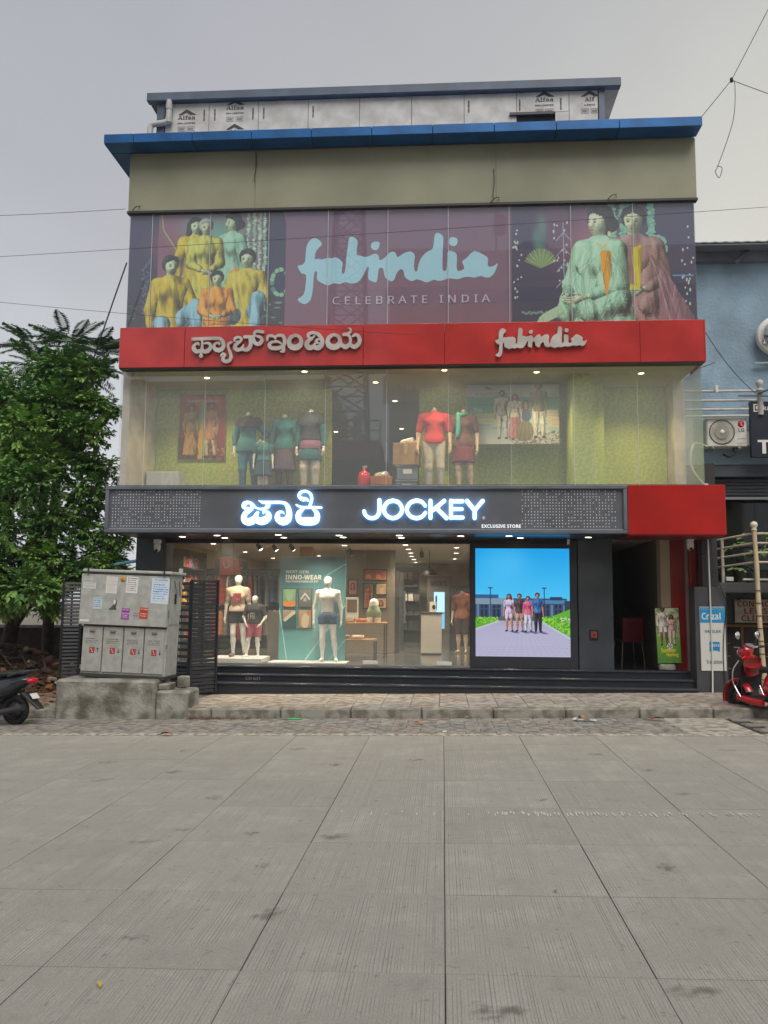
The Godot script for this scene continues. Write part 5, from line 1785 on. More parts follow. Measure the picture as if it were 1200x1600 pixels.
	lathe(Vector3.ZERO, [Vector2(0.10, 0.0), Vector2(0.115, 0.03), Vector2(0.115, 0.33), Vector2(0.09, 0.41), Vector2(0.03, 0.44), Vector2(0.03, 0.49), Vector2(0.02, 0.5)], 16)
	done("shell", mat(c8(196, 26, 40), 0.3), gas)
	part_bb("valve", Vector3(-0.03, 0.49, -0.02), Vector3(0.05, 0.53, 0.02), M.steel, gas, 0.004)
	var bk := thing("orange_basket", "round orange wicker basket with a silver bundle in it", "basket", Vector3(-1.1, 3.5, -0.2))
	begin()
	lathe(Vector3.ZERO, [Vector2(0.16, 0.0), Vector2(0.185, 0.1), Vector2(0.2, 0.3), Vector2(0.205, 0.32), Vector2(0.19, 0.32), Vector2(0.17, 0.1)], 20)
	done("basket", mat(c8(214, 128, 60), 0.7, {"tex": TX.fine, "tri": Vector3(6, 18, 6)}), bk)
	begin()
	body([[Vector3(-0.06, 0.32, 0), 0.08, Vector3(0.07, 0.36, 0.0), 0.07], [Vector3(0.05, 0.34, 0.05), 0.06, Vector3(0.13, 0.31, 0), 0.04]], 0.018, 0.03)
	done("bundle", mat(c8(190, 192, 194), 0.3, {"metal": 0.4, "normal": TX.nsoft, "tri": 4.0}), bk)
	var cb := thing("low_cabinet", "low pale steel cabinet at the end of the green wall", "cabinet", Vector3(-5.07, 3.5, -0.35))
	part_bb("body", Vector3(-0.3, 0.0, -0.2), Vector3(0.3, 0.43, 0.2), mat(c8(196, 200, 202), 0.4), cb, 0.006)
	part_bb("door", Vector3(-0.285, 0.02, 0.201), Vector3(0.285, 0.41, 0.21), mat(c8(206, 209, 210), 0.4), cb, 0.004)
	# the dressed figures
	var H := 1.66
	var j := joints(H, {"elbowr": Vector3(0.10, -0.13, -0.03), "wristr": Vector3(-0.09, -0.10, 0.05), "footl": Vector2(-0.01, 0.03), "footr": Vector2(0.03, 0.0)})
	var t := mannequin("headless figure in a plain teal tunic and trousers, hand on hip", Vector3(-3.52, 3.5, -0.2), 0.15, j, true, false, M.mannequin)
	garment("tunic", j, true, cloth(c8(26, 124, 140)), t, {"top": true, "sleeve": 1.55, "bottom": 0.46, "flare": 0.02})
	garment("trousers", j, true, cloth(c8(24, 128, 150)), t, {"legs": 1.85})
	garment("yoke", j, true, print_cloth(c8(36, 30, 30), c8(58, 60, 58)), t, {"top": true, "sleeve": 0.2, "bottom": 0.72, "gap": 0.019})
	j = joints(1.62, {"footr": Vector2(0.02, 0.03)})
	t = mannequin("headless figure in a teal kurta with printed skirt front", Vector3(-2.86, 3.5, -0.22), 0.1, j, true, false, M.mannequin)
	garment("kurta", j, true, cloth(c8(22, 118, 130)), t, {"top": true, "sleeve": 1.35, "bottom": 0.5})
	garment("printed_skirt", j, true, print_cloth(c8(30, 96, 120), c8(126, 60, 66), 0.03), t, {"skirt": 0.27, "hem": 0.13})
	garment("leggings", j, true, cloth(c8(70, 50, 60)), t, {"legs": 1.7})
	j = joints(1.7, {"footl": Vector2(0.01, 0.02)})
	t = mannequin("headless figure in a navy waistcoat over a plum and teal kurta", Vector3(-2.37, 3.5, -0.15), -0.1, j, false, false, M.mannequin)
	garment("kurta", j, false, cloth(c8(26, 108, 116)), t, {"top": true, "sleeve": 1.7, "bottom": 0.36, "flare": 0.0})
	garment("kurta_front", j, false, cloth(c8(150, 96, 140)), t, {"top": true, "bottom": 0.47, "gap": 0.02, "cut_high": 0.62})
	garment("waistcoat", j, false, cloth(c8(34, 40, 62)), t, {"top": true, "sleeve": 0.12, "bottom": 0.565, "gap": 0.026})
	garment("trousers", j, false, cloth(c8(222, 216, 206)), t, {"legs": 1.9})
	j = joints(1.05, {"shoulder": 0.11})
	t = mannequin("small headless child figure in a blue printed frock between larger figures", Vector3(-3.2, 3.5, -0.02), 0.2, j, true, false, M.mannequin)
	garment("frock", j, true, cloth(c8(24, 116, 126)), t, {"top": true, "sleeve": 0.5, "bottom": 0.55})
	garment("printed_skirt", j, true, print_cloth(c8(24, 90, 110), c8(50, 60, 80), 0.06), t, {"skirt": 0.3, "hem": 0.17})
	j = joints(1.72, {"shoulder": 0.118, "footr": Vector2(0.02, 0.02)})
	t = mannequin("headless figure in a red polo shirt and beige trousers", Vector3(-0.16, 3.5, -0.15), 0.0, j, false, false, M.mannequin_tan)
	garment("polo_shirt", j, false, cloth(c8(224, 44, 62)), t, {"top": true, "sleeve": 0.75, "bottom": 0.52})
	garment("trousers", j, false, cloth(c8(214, 206, 188)), t, {"legs": 1.9})
	j = joints(1.68, {"footl": Vector2(-0.01, 0.04), "footr": Vector2(0.02, 0.0)})
	t = mannequin("headless figure in a brown dress with a turquoise scarf", Vector3(0.36, 3.5, -0.15), -0.12, j, true, false, M.mannequin_tan)
	garment("dress", j, true, cloth(c8(112, 66, 58)), t, {"top": true, "sleeve": 0.7, "bottom": 0.5})
	garment("skirt", j, true, cloth(c8(126, 44, 54)), t, {"skirt": 0.33, "hem": 0.12})
	begin()
	tube(curve([Vector3(-0.07, 1.44, -0.02), Vector3(-0.08, 1.42, 0.12), Vector3(-0.07, 1.25, 0.15), Vector3(-0.09, 1.0, 0.14)], 4), [0.03, 0.032, 0.034, 0.036, 0.038, 0.04, 0.04, 0.04, 0.042, 0.043, 0.045, 0.045, 0.03], 8)
	tube(curve([Vector3(-0.08, 1.42, 0.1), Vector3(0.0, 1.4, 0.13), Vector3(0.07, 1.44, 0.02)], 4), 0.03, 8)
	done("scarf", print_cloth(c8(50, 160, 156), c8(110, 190, 180), 0.08), t)

func couple_picture() -> Texture2D:
	var p := Pic.new(360, 504, c8(140, 40, 34))
	p.grad(0, 0, 360, 504, c8(178, 66, 52), c8(120, 34, 30))
	p.rect(150, 60, 60, 440, c8(120, 160, 100))
	p.rect(168, 60, 18, 440, c8(160, 190, 140))
	p.rect(262, 0, 60, 240, c8(206, 70, 60))
	p.rect(0, 330, 110, 174, c8(96, 40, 30))
	p.poly([Vector2(160, 240), Vector2(190, 230), Vector2(180, 504), Vector2(140, 504)], c8(224, 168, 40), 1)
	var r := RandomNumberGenerator.new()
	r.seed = 4
	for k in 70:
		p.ell(r.randf_range(0, 110), r.randf_range(330, 504), 6, 4, c8(160, 60, 44) if k % 2 else c8(80, 60, 50))
		p.ell(r.randf_range(240, 360), r.randf_range(420, 504), 7, 4, c8(190, 150, 110) if k % 2 else c8(120, 60, 46))
	stand_fig(p, 92, 490, 410, {"top": c8(222, 176, 70), "low": c8(214, 166, 76), "skirt": 0.12, "kind": "long", "sleeve": true, "skin": c8(206, 150, 110), "turn": 0.6})
	stand_fig(p, 252, 496, 430, {"top": c8(206, 140, 84), "low": c8(222, 200, 170), "tail": 0.34, "sleeve": true, "kind": "beard", "skin": c8(196, 140, 100), "turn": -0.8})
	return p.tex()

func sea_picture() -> Texture2D:
	var p := Pic.new(640, 424, c8(160, 170, 176))
	var r := RandomNumberGenerator.new()
	r.seed = 6
	p.grad(0, 0, 640, 90, c8(150, 160, 170), c8(176, 180, 180))
	for k in 120:
		p.ell(r.randf_range(0, 640), r.randf_range(55, 92), r.randf_range(4, 22), r.randf_range(2, 6), c8(120, 124, 126) if r.randf() < 0.5 else c8(170, 168, 160))
	p.grad(0, 86, 640, 150, c8(44, 138, 124), c8(88, 168, 152))
	p.grad(0, 236, 640, 188, c8(150, 184, 194), c8(188, 196, 200))
	for k in 80:
		p.line([Vector2(r.randf_range(-40, 600), 240 + k), Vector2(r.randf_range(0, 640), 243 + k)], 2, c8(206, 216, 220) if k % 2 else c8(120, 168, 176))
	for k in 400:
		p.ell(r.randf_range(300, 640), r.randf_range(330, 424), r.randf_range(3, 12), r.randf_range(2, 7), [c8(150, 150, 152), c8(96, 98, 104), c8(204, 204, 204)][k % 3])
	stand_fig(p, 246, 392, 350, {"top": c8(206, 198, 180), "low": c8(206, 214, 222), "sleeve": true, "kind": "beard", "skin": c8(190, 150, 120)})
	stand_fig(p, 338, 398, 330, {"top": c8(222, 216, 210), "low": c8(180, 110, 130), "skirt": 0.05, "kind": "long", "sleeve": true})
	stand_fig(p, 502, 388, 400, {"top": c8(128, 126, 96), "low": c8(222, 222, 220), "sleeve": true, "skin": c8(176, 128, 98)})
	p.poly([Vector2(360, 260), Vector2(455, 255), Vector2(470, 400), Vector2(330, 410)], c8(110, 104, 76), 2)
	for k in 7:
		p.line([Vector2(380 + k * 10, 270), Vector2(345 + k * 18, 404)], 3, c8(84, 80, 56) if k % 2 else c8(140, 132, 100))
	p.poly([Vector2(385, 170), Vector2(440, 170), Vector2(452, 262), Vector2(378, 262)], c8(42, 66, 120), 2)
	face(p, 412, 138, 24, c8(196, 146, 116), c8(60, 30, 30), "long", -0.2)
	for b in [[556, 180, 80, 70], [560, 246, 80, 60]]:
		p.rect(b[0], b[1], b[2], b[3], c8(214, 206, 190))
		for k in 6:
			p.line([Vector2(b[0], b[1] + k * 11), Vector2(b[0] + b[2], b[1] + 6 + k * 9)], 3, c8(180, 150, 110) if k % 2 else c8(140, 130, 120))
	for k in 5:
		p.line([Vector2(130 + k * 3, 14 + (k % 2) * 12), Vector2(150 + k * 9, 22 + (k % 3) * 9)], 5, c8(44, 50, 60))
	return p.tex()

# ---------------------------------------------------------------- ground-floor shop
func ground_shop():
	var cream := mat(c8(178, 166, 140), 0.75, {"tex": TX.grime, "tri": 0.5})
	var dark := mat(c8(40, 38, 38), 0.6)
	var sh := thing("shop_partition", "inner walls of the ground-floor shop, cream and grey", "partition")
	part_bb("back_wall", Vector3(-5.38, 0.5, -10.6), Vector3(2.2, 2.745, -10.45), cream, sh)
	part_bb("end_wall", Vector3(-5.38, 0.5, -10.4), Vector3(-5.28, 2.745, -0.5), mat(c8(190, 160, 88), 0.75), sh)
	part_bb("side_wall", Vector3(0.75, 0.5, -10.4), Vector3(0.9, 2.745, -1.2), cream, sh)
	part_bb("frame_wall", Vector3(-2.14, 0.5, -4.2), Vector3(-1.06, 2.745, -4.02), mat(c8(128, 118, 104), 0.7), sh)
	part_bb("tall_cabinet", Vector3(-1.05, 0.5, -6.2), Vector3(-0.96, 2.3, -4.05), mat(c8(52, 50, 50), 0.5), sh)
	part_bb("display_column", Vector3(-3.0, 0.5, -3.2), Vector3(-2.75, 2.745, -2.95), mat(c8(160, 110, 60), 0.6), sh)
	# ceiling lamps
	for p in [Vector2(-0.75, -2.2), Vector2(-0.75, -3.6), Vector2(-0.75, -5.0), Vector2(-0.78, -6.4), Vector2(-0.78, -8.0), Vector2(-0.78, -9.6), Vector2(0.3, -5.0), Vector2(0.3, -7.6), Vector2(0.28, -3.0), Vector2(-2.0, -5.4), Vector2(-3.1, -6.4), Vector2(-4.5, -7.6), Vector2(-2.0, -2.4), Vector2(-3.2, -1.8), Vector2(-3.9, -3.2), Vector2(-4.6, -2.0), Vector2(-2.3, -0.35), Vector2(-3.7, -0.35), Vector2(-1.2, -0.8), Vector2(-4.6, -4.8), Vector2(-3.0, -3.9)]:
		downlight(Vector3(p.x, 2.745, p.y), 0.055, 2.3, "recessed ceiling lamp inside the ground-floor shop", "shop ceiling lamps", Color(1.0, 0.92, 0.8), 6.0)
	for q in [[-3.45, -1.0], [-3.2, -1.25], [-2.85, -1.15], [-0.45, -3.3], [-1.9, -2.6]]:
		var t := thing("track_spot", "small tilted track spotlight hanging from the shop ceiling", "spotlight", Vector3(q[0], 2.62, q[1]), Vector3(0.6, 0.5 * q[0], 0), "track spotlights")
		begin()
		lathe(Vector3.ZERO, [Vector2(0.02, 0.07), Vector2(0.04, 0.06), Vector2(0.045, -0.06), Vector2(0.038, -0.065)], 12)
		tube([Vector3(0, 0.06, 0), Vector3(0, 0.13, -0.05)], 0.008, 6)
		done("housing", M.black, t)
		begin()
		lathe(Vector3.ZERO, [Vector2(0.002, -0.066), Vector2(0.036, -0.066), Vector2(0.036, -0.06)], 12)
		done("lamp", mat(Color.WHITE, 0.4, {"emit": Color(1, 0.95, 0.85), "energy": 5.0}), t)
	# teal backdrop with framed prints
	var tb := thing("teal_backdrop", "tall teal display panel with four framed prints behind the male figure", "display panel")
	begin()
	bb(Vector3(-3.04, 0.5, -1.02), Vector3(-1.80, 2.43, -0.97), 0.004)
	done("panel", mat(c8(90, 150, 150), 0.5), tb)
	begin()
	uvquad(Vector3(-3.035, 2.425, -0.966), Vector3(-1.805, 2.425, -0.966), Vector3(-1.805, 0.505, -0.966), Vector3(-3.035, 0.505, -0.966))
	done("print", mat(Color.WHITE, 0.5, {"tex": teal_picture()}), tb)
	part_bb("base_plate", Vector3(-3.12, 0.5, -0.95), Vector3(-1.72, 0.53, -0.42), M.white, tb, 0.006)
	text("lettering", "NEXT GEN", M.white, tb, Vector3(-2.71, 2.155, -0.96), 0.42, 0.055, 0.004, false)
	text("lettering", "INNO-WEAR", M.white, tb, Vector3(-2.59, 2.055, -0.96), 0.68, 0.085, 0.004)
	text("lettering", "THE EVOLUTION OF FIT", M.white, tb, Vector3(-2.62, 1.975, -0.96), 0.62, 0.035, 0.004)
	var cols := [[c8(120, 170, 130), c8(214, 130, 60)], [c8(110, 112, 112), c8(150, 152, 150)], [c8(160, 140, 116), c8(36, 84, 92)], [c8(176, 150, 120), c8(120, 150, 140)]]
	for k in 4:
		var x := -2.845 + 0.295 * (k % 2)
		var y := 1.67 - 0.385 * (k / 2)
		var fr := part_bb("print_frame", Vector3(x - 0.128, y - 0.172, -0.962), Vector3(x + 0.128, y + 0.172, -0.945), mat(c8(60, 60, 58), 0.5), tb, 0.003)
		begin()
		uvquad(Vector3(x - 0.118, y + 0.162, -0.943), Vector3(x + 0.118, y + 0.162, -0.943), Vector3(x + 0.118, y - 0.162, -0.943), Vector3(x - 0.118, y - 0.162, -0.943))
		var pc := Pic.new(118, 162, cols[k][0])
		pc.grad(0, 0, 118, 162, cols[k][0].lightened(0.1), cols[k][0].darkened(0.15))
		if k == 0:
			pc.poly([Vector2(20, 0), Vector2(96, 0), Vector2(88, 110), Vector2(30, 110)], c8(142, 178, 140), 1)
			pc.poly([Vector2(0, 104), Vector2(60, 120), Vector2(118, 100), Vector2(118, 162), Vector2(0, 162)], cols[k][1], 1)
		elif k == 1:
			pc.poly([Vector2(10, 90), Vector2(56, 30), Vector2(108, 92), Vector2(96, 98), Vector2(56, 50), Vector2(22, 98)], c8(206, 206, 206))
			for i in 4:
				pc.rect(44 + i * 7, 80, 4, 34, c8(200, 200, 200))
		elif k == 2:
			pc.poly([Vector2(0, 80), Vector2(118, 40), Vector2(118, 162), Vector2(0, 162)], cols[k][1])
			pc.poly([Vector2(0, 90), Vector2(90, 10), Vector2(118, 10), Vector2(118, 30), Vector2(20, 110)], c8(206, 196, 180))
		else:
			pc.poly([Vector2(30, 40), Vector2(100, 20), Vector2(96, 162), Vector2(24, 162)], c8(206, 190, 160), 1)
			pc.ell(100, 24, 26, 26, c8(190, 120, 90))
		adopt(done("framed_print", mat(Color.WHITE, 0.5, {"tex": pc.tex()}), tb), fr)
	# figures in the window
	var H := 1.53
	var j := joints(H, {"shoulder": 0.112, "elbowl": Vector3(0.045, -0.175, -0.02), "elbowr": Vector3(0.045, -0.175, -0.02), "wristl": Vector3(0.005, -0.15, 0.03), "wristr": Vector3(0.005, -0.15, 0.03), "footl": Vector2(0.0, 0.02), "footr": Vector2(0.045, 0.0)})
	var t := mannequin("bare white male figure in blue trunks before the teal panel", Vector3(-2.09, 0.53, -0.66), 0.06, j, false, true, M.mannequin)
	garment("trunks", j, false, cloth(c8(64, 96, 130)), t, {"legs": 0.28, "gap": 0.007, "cut_high": 0.575})
	begin()
	lathe(Vector3(0, 0.575 * H, 0), [Vector2(0.115, -0.012), Vector2(0.117, 0.0), Vector2(0.112, 0.012)], 20)
	done("waistband", cloth(c8(34, 40, 62)), t)
	t.get_node("waistband").scale = Vector3(1.0, 1, 0.8)
	var pl := thing("display_plinth", "low white plinth under the woman and child figures", "plinth")
	part_bb("plinth", Vector3(-4.22, 0.5, -1.25), Vector3(-3.24, 0.585, -0.42), M.white, pl, 0.006)
	j = joints(1.5, {"footl": Vector2(-0.015, 0.05), "footr": Vector2(0.035, -0.01), "elbowl": Vector3(0.05, -0.17, -0.03), "wristl": Vector3(0.015, -0.15, 0.0)})
	t = mannequin("white woman figure in a pale T-shirt and black shorts on the plinth", Vector3(-3.80, 0.585, -0.9), 0.1, j, true, true, M.mannequin)
	garment("t_shirt", j, true, cloth(c8(236, 206, 180)), t, {"top": true, "sleeve": 0.6, "bottom": 0.55, "flare": 0.01})
	garment("shorts", j, true, cloth(c8(26, 25, 28)), t, {"legs": 0.4, "gap": 0.012})
	begin()
	box(Vector3(0.0, 1.08, 0.152), Vector3(0.15, 0.17, 0.02), 0.006, Basis(Vector3.RIGHT, 0.12))
	var pr := done("shirt_print", print_cloth(c8(150, 50, 70), c8(190, 110, 110), 0.03), t)
	for e in ["l", "r"]:
		begin()
		body([[j["ankle" + e] - Vector3(0, 0.018, 0.03), 0.036, j["toe" + e] + Vector3(0, 0.002, 0.0), 0.03]], 0.012, 0.02)
		done("shoe", cloth(c8(110, 104, 100)), t)
	j = joints(1.12, {"shoulder": 0.115, "elbowl": Vector3(0.07, -0.15, 0.0), "elbowr": Vector3(0.07, -0.15, 0.0), "wristl": Vector3(-0.06, -0.11, 0.07), "wristr": Vector3(-0.06, -0.11, 0.07), "footl": Vector2(0.06, 0.05), "footr": Vector2(0.01, 0.0)})
	t = mannequin("white child figure in a dark T-shirt and pink shorts on the plinth", Vector3(-3.44, 0.585, -0.72), -0.1, j, false, true, M.mannequin)
	garment("t_shirt", j, false, cloth(c8(38, 38, 42)), t, {"top": true, "sleeve": 0.7, "bottom": 0.54})
	garment("shorts", j, false, cloth(c8(206, 84, 110)), t, {"legs": 0.75, "gap": 0.014})
	begin()
	box(Vector3(0, 0.755, 0.142), Vector3(0.09, 0.12, 0.006), 0.002)
	done("shirt_print", print_cloth(c8(180, 176, 160), c8(50, 50, 54), 0.08), t)
	# grey stand behind the child
	var gs := thing("grey_stand", "plain grey box stand behind the child figure", "stand")
	part_bb("box", Vector3(-3.36, 0.5, -2.0), Vector3(-2.98, 1.42, -1.5), mat(c8(116, 108, 98), 0.6), gs, 0.006)
	# red hanging sale sign
	var hb := thing("hanging_banner", "red printed banner hanging over the clothes at the shop's end", "banner")
	part_bb("banner", Vector3(-4.30, 2.10, -1.42), Vector3(-4.03, 2.44, -1.40), mat(c8(206, 50, 44), 0.6), hb, 0.004)
	part_bb("banner_fold", Vector3(-4.028, 2.12, -1.6), Vector3(-3.93, 2.40, -1.43), mat(c8(170, 40, 36), 0.6), hb, 0.004)
	begin()
	for a in [0.0, 1.0]:
		tube([Vector3(-4.28 + 0.24 * a, 2.44, -1.41), Vector3(-4.28 + 0.24 * a, 2.75, -1.41)], 0.003, 4)
	done("cord", M.cable, hb)
	begin()
	tube(curve([Vector3(-4.22, 2.36, -1.396), Vector3(-4.20, 2.26, -1.396), Vector3(-4.16, 2.24, -1.396), Vector3(-4.12, 2.28, -1.396), Vector3(-4.13, 2.36, -1.396)], 4), 0.014, 6)
	done("printed_mark", M.white, hb)
	# stock walls: racks with garments and packs
	var r := RandomNumberGenerator.new()
	r.seed = 12
	var palette := [c8(206, 60, 56), c8(90, 84, 92), c8(226, 206, 180), c8(160, 46, 56), c8(60, 90, 140), c8(230, 146, 90), c8(130, 126, 126), c8(206, 170, 140), c8(236, 230, 220), c8(170, 96, 60)]
	var gm := []
	for c in palette:
		gm.append(cloth(c))
	begin()
	rings([ring(Vector3(0, 0.0, 0), Vector3(0.03, 0, 0), Vector3(0, 0, 0.05), 10), ring(Vector3(0, -0.05, 0), Vector3(0.035, 0, 0), Vector3(0, 0, 0.2), 10), ring(Vector3(0, -0.3, 0), Vector3(0.04, 0, 0), Vector3(0, 0, 0.19), 10), ring(Vector3(0.01, -0.62, 0), Vector3(0.045, 0, 0), Vector3(0, 0, 0.2), 10)])
	var hung := mesh_done()
	begin()
	box(Vector3(0, 0.11, 0), Vector3(0.13, 0.22, 0.05), 0.008)
	var pack := mesh_done()
	begin()
	box(Vector3(0, 0.035, 0), Vector3(0.24, 0.07, 0.2), 0.02)
	var fold := mesh_done()
	var racks := [
		["wall_rack", "dark wall rack of hung clothes at the shop's far end", Vector3(-4.15, 0.5, -3.1), 0.0, 2.2, 1.75],
		["clothes_rack", "dark clothes rack between the child figure and the teal panel", Vector3(-3.0, 0.5, -4.6), 0.0, 1.3, 1.7],
		["product_rack", "open black rack of packed goods beside the shop counter", Vector3(-0.82, 0.5, -7.0), 0.0, 0.46, 1.5],
		["garment_rail", "garment rail of rust coloured clothes behind the screen wall's edge", Vector3(0.48, 0.5, -5.2), 0.4, 0.55, 1.45],
		["underwear_rack", "narrow wall rack of dark hung goods behind the low tables", Vector3(-2.05, 0.5, -5.2), 0.0, 0.5, 1.6]]
	racks.append_array([
		["wall_rack", "tall shelf bay of bright packs along the shop's end wall, nearest the street", Vector3(-5.08, 0.5, -1.9), PI / 2, 1.6, 2.05],
		["wall_rack", "shelf bay of packs on the end wall behind the hung clothes", Vector3(-5.08, 0.5, -5.6), PI / 2, 1.8, 2.05],
		["wall_rack", "far shelf bay of packs seen between the teal panel and the picture wall", Vector3(-3.0, 0.5, -7.4), 0.0, 2.4, 2.05],
		["wall_rack", "shelf bay of packs far behind the picture wall's edge", Vector3(-1.5, 0.5, -9.6), 0.0, 1.6, 2.05]])
	for k in racks.size():
		var d: Array = racks[k]
		var tt := thing(d[0], d[1], "rack", d[2], Vector3(0, d[3], 0))
		var w: float = d[4]
		var hh: float = d[5]
		for s in [-1, 1]:
			part_bb("upright", Vector3(s * w * 0.5 - 0.015, 0, -0.16), Vector3(s * w * 0.5 + 0.015, hh, 0.16), dark, tt)
		part_bb("top_bar", Vector3(-w * 0.5, hh, -0.16), Vector3(w * 0.5, hh + 0.03, 0.16), dark, tt)
		part_bb("back_board", Vector3(-w * 0.5 + 0.016, 0.1, -0.19), Vector3(w * 0.5 - 0.016, hh, -0.165), mat(c8(70, 62, 56) if k < 5 else c8(84, 72, 62), 0.7), tt)
		var rows := [0.95, 1.66] if k in [0, 1] else ([1.4] if k == 3 else ([0.42, 0.78, 1.14] if k < 5 else [0.35, 0.7, 1.05, 1.4, 1.75]))
		for y in rows:
			part_bb("shelf", Vector3(-w * 0.5 + 0.017, y - 0.02, -0.15), Vector3(w * 0.5 - 0.017, y, 0.15), dark, tt)
			var n := int(w / (0.105 if k in [0, 1, 3] else 0.15))
			for i in n:
				var x := -w * 0.5 + (i + 0.5) * w / n
				var at: Vector3 = d[2] + Basis(Vector3.UP, d[3]) * Vector3(x, y, 0.0)
				if k in [0, 1, 3]:
					var o := put("hung_garment", hung, gm[0 if (k == 3) else r.randi() % 10], self, at + Vector3(0, -0.03, 0), Vector3(0, d[3] + r.randf_range(-0.5, 0.5), r.randf_range(-0.03, 0.03)))
					o.scale = Vector3(1, r.randf_range(0.75, 1.05), 1)
					tag(o, ["garment hanging close-packed on the far wall rack", "garment hanging close-packed beside the teal panel", "", "rust garment hanging on the rail behind the screen wall"][k], "garment", "hung garments of rack %s" % d[0].replace("_", " "))
				else:
					var o := put("packed_good", pack, gm[[8, 2, 6, 1][r.randi() % 4] if k < 5 else r.randi() % 10], self, at + Vector3(0, 0.0, 0.02), Vector3(0, d[3], 0))
					tag(o, ["packed item standing on the black rack by the counter", "", "packed item on the narrow rack behind the tables", "pack on the shelf bay of the end wall nearest the street", "pack on the end wall behind the hung clothes", "pack on the far shelf bay behind the teal panel", "pack on the farthest shelf bay past the picture wall"][k - 2], "pack", "packed goods on shelf bay %s" % ["by the counter", "", "behind the tables", "nearest the street", "behind the clothes", "behind the teal panel", "farthest away"][k - 2])
	# framed pictures on the inner wall
	var fp := [[-1.75, -1.23, 2.08, 2.33, "wide framed picture of reclining figures in coral, topmost", c8(196, 110, 80)], [-1.76, -1.52, 1.46, 2.02, "tall framed picture of a woman in a red dress", c8(120, 120, 96)], [-1.48, -1.23, 1.76, 2.02, "small square framed picture of a pale bust, upper", c8(196, 170, 120)], [-1.48, -1.23, 1.46, 1.71, "small square framed picture of a portrait, lower", c8(206, 170, 140)], [-2.09, -1.88, 1.75, 2.1, "unframed pink poster at the wall's edge above the dark rack", c8(214, 140, 140)]]
	for k in fp.size():
		var f: Array = fp[k]
		var q := thing("framed_picture", f[4], "picture")
		part_bb("frame", Vector3(f[0], f[2], -4.018), Vector3(f[1], f[3], -3.99), dark, q, 0.004)
		var pc := Pic.new(160, int(160 * (f[3] - f[2]) / (f[1] - f[0])), f[5])
		if k == 0:
			pc.grad(0, 0, 160, pc.h, c8(150, 70, 50), c8(214, 140, 100))
			for i in 4:
				pc.poly([Vector2(8 + i * 36, 70), Vector2(20 + i * 36, 30), Vector2(44 + i * 36, 40), Vector2(56 + i * 34, 66)], [c8(226, 160, 120), c8(200, 90, 70)][i % 2], 2)
		elif k == 1:
			pc.grad(0, 0, 160, pc.h, c8(110, 116, 90), c8(150, 140, 110))
			stand_fig(pc, 84, pc.h - 4, pc.h * 0.94, {"top": c8(206, 60, 44), "low": c8(206, 60, 44), "skirt": 0.14, "kind": "long"})
		elif k == 2:
			pc.poly([Vector2(60, 40), Vector2(110, 40), Vector2(124, 160), Vector2(50, 160)], c8(214, 190, 160), 1)
			pc.ell(84, 40, 22, 26, c8(190, 150, 120))
		elif k == 3:
			face(pc, 80, 80, 40, c8(206, 150, 116), c8(80, 44, 34), "long")
		else:
			face(pc, 80, 110, 50, c8(214, 160, 130), c8(120, 50, 40), "long")
		begin()
		var m := 0.018
		uvquad(Vector3(f[0] + m, f[3] - m, -3.986), Vector3(f[1] - m, f[3] - m, -3.986), Vector3(f[1] - m, f[2] + m, -3.986), Vector3(f[0] + m, f[2] + m, -3.986))
		adopt(done("print", mat(Color.WHITE, 0.5, {"tex": pc.tex()}), q), q.get_node("frame"))
	# tables
	var top := mat(c8(176, 132, 84), 0.45, {"tex": TX.streak, "tri": Vector3(0.6, 4, 4)})
	for d in [["taller wooden-topped table with thin black legs", -2.35, -1.13, 1.205, -2.75, -2.05], ["lower wooden-topped table nested before the taller one", -2.35, -1.28, 0.90, -1.95, -1.45]]:
		var q := thing("display_table", d[0], "table")
		part_bb("table_top", Vector3(d[1], d[3] - 0.035, d[4]), Vector3(d[2], d[3], d[5]), top, q, 0.004)
		for sx in [d[1] + 0.02, d[2] - 0.02]:
			for sz in [d[4] + 0.02, d[5] - 0.02]:
				part_bb("leg", Vector3(sx - 0.012, 0.5, sz - 0.012), Vector3(sx + 0.012, d[3] - 0.036, sz + 0.012), dark, q)
	for k in 7:
		var lowt := k > 3
		var o := put("folded_clothes", fold, gm[[8, 2, 5, 1, 8, 6, 2][k]], self, Vector3(-2.18 + 0.27 * (k % 4), 1.206 if not lowt else 0.901, -2.4 if not lowt else -1.7))
		tag(o, ["white folded pile on the taller table", "beige folded pile on the taller table", "orange folded pile on the taller table", "dark folded pile on the taller table", "white folded pile on the lower table", "grey folded pile on the lower table", "beige folded pile on the lower table"][k], "clothes")
	var cf := thing("counter_photo", "white-framed brown photo standing on the taller table", "picture", Vector3(-1.82, 1.275, -2.3), Vector3(-0.12, 0.1, 0))
	part_bb("card", Vector3(-0.13, 0, -0.01), Vector3(0.13, 0.42, 0.0), M.white, cf, 0.003)
	part_bb("print", Vector3(-0.10, 0.12, 0.001), Vector3(0.10, 0.38, 0.004), mat(c8(120, 96, 70), 0.5), cf)
	var tf := thing("torso_form", "white hip form in pale green briefs on the taller table", "display form", Vector3(-1.38, 1.205, -2.3))
	begin()
	body([[Vector3(-0.04, 0.2, 0), 0.09, Vector3(0.04, 0.2, 0), 0.09], [Vector3(0, 0.2, 0), 0.1, Vector3(0, 0.38, 0), 0.095], [Vector3(-0.065, 0.18, 0), 0.075, Vector3(-0.075, 0.02, 0), 0.062], [Vector3(0.065, 0.18, 0), 0.075, Vector3(0.075, 0.02, 0), 0.062]], 0.016, 0.03)
	done("form", M.mannequin, tf)
	begin()
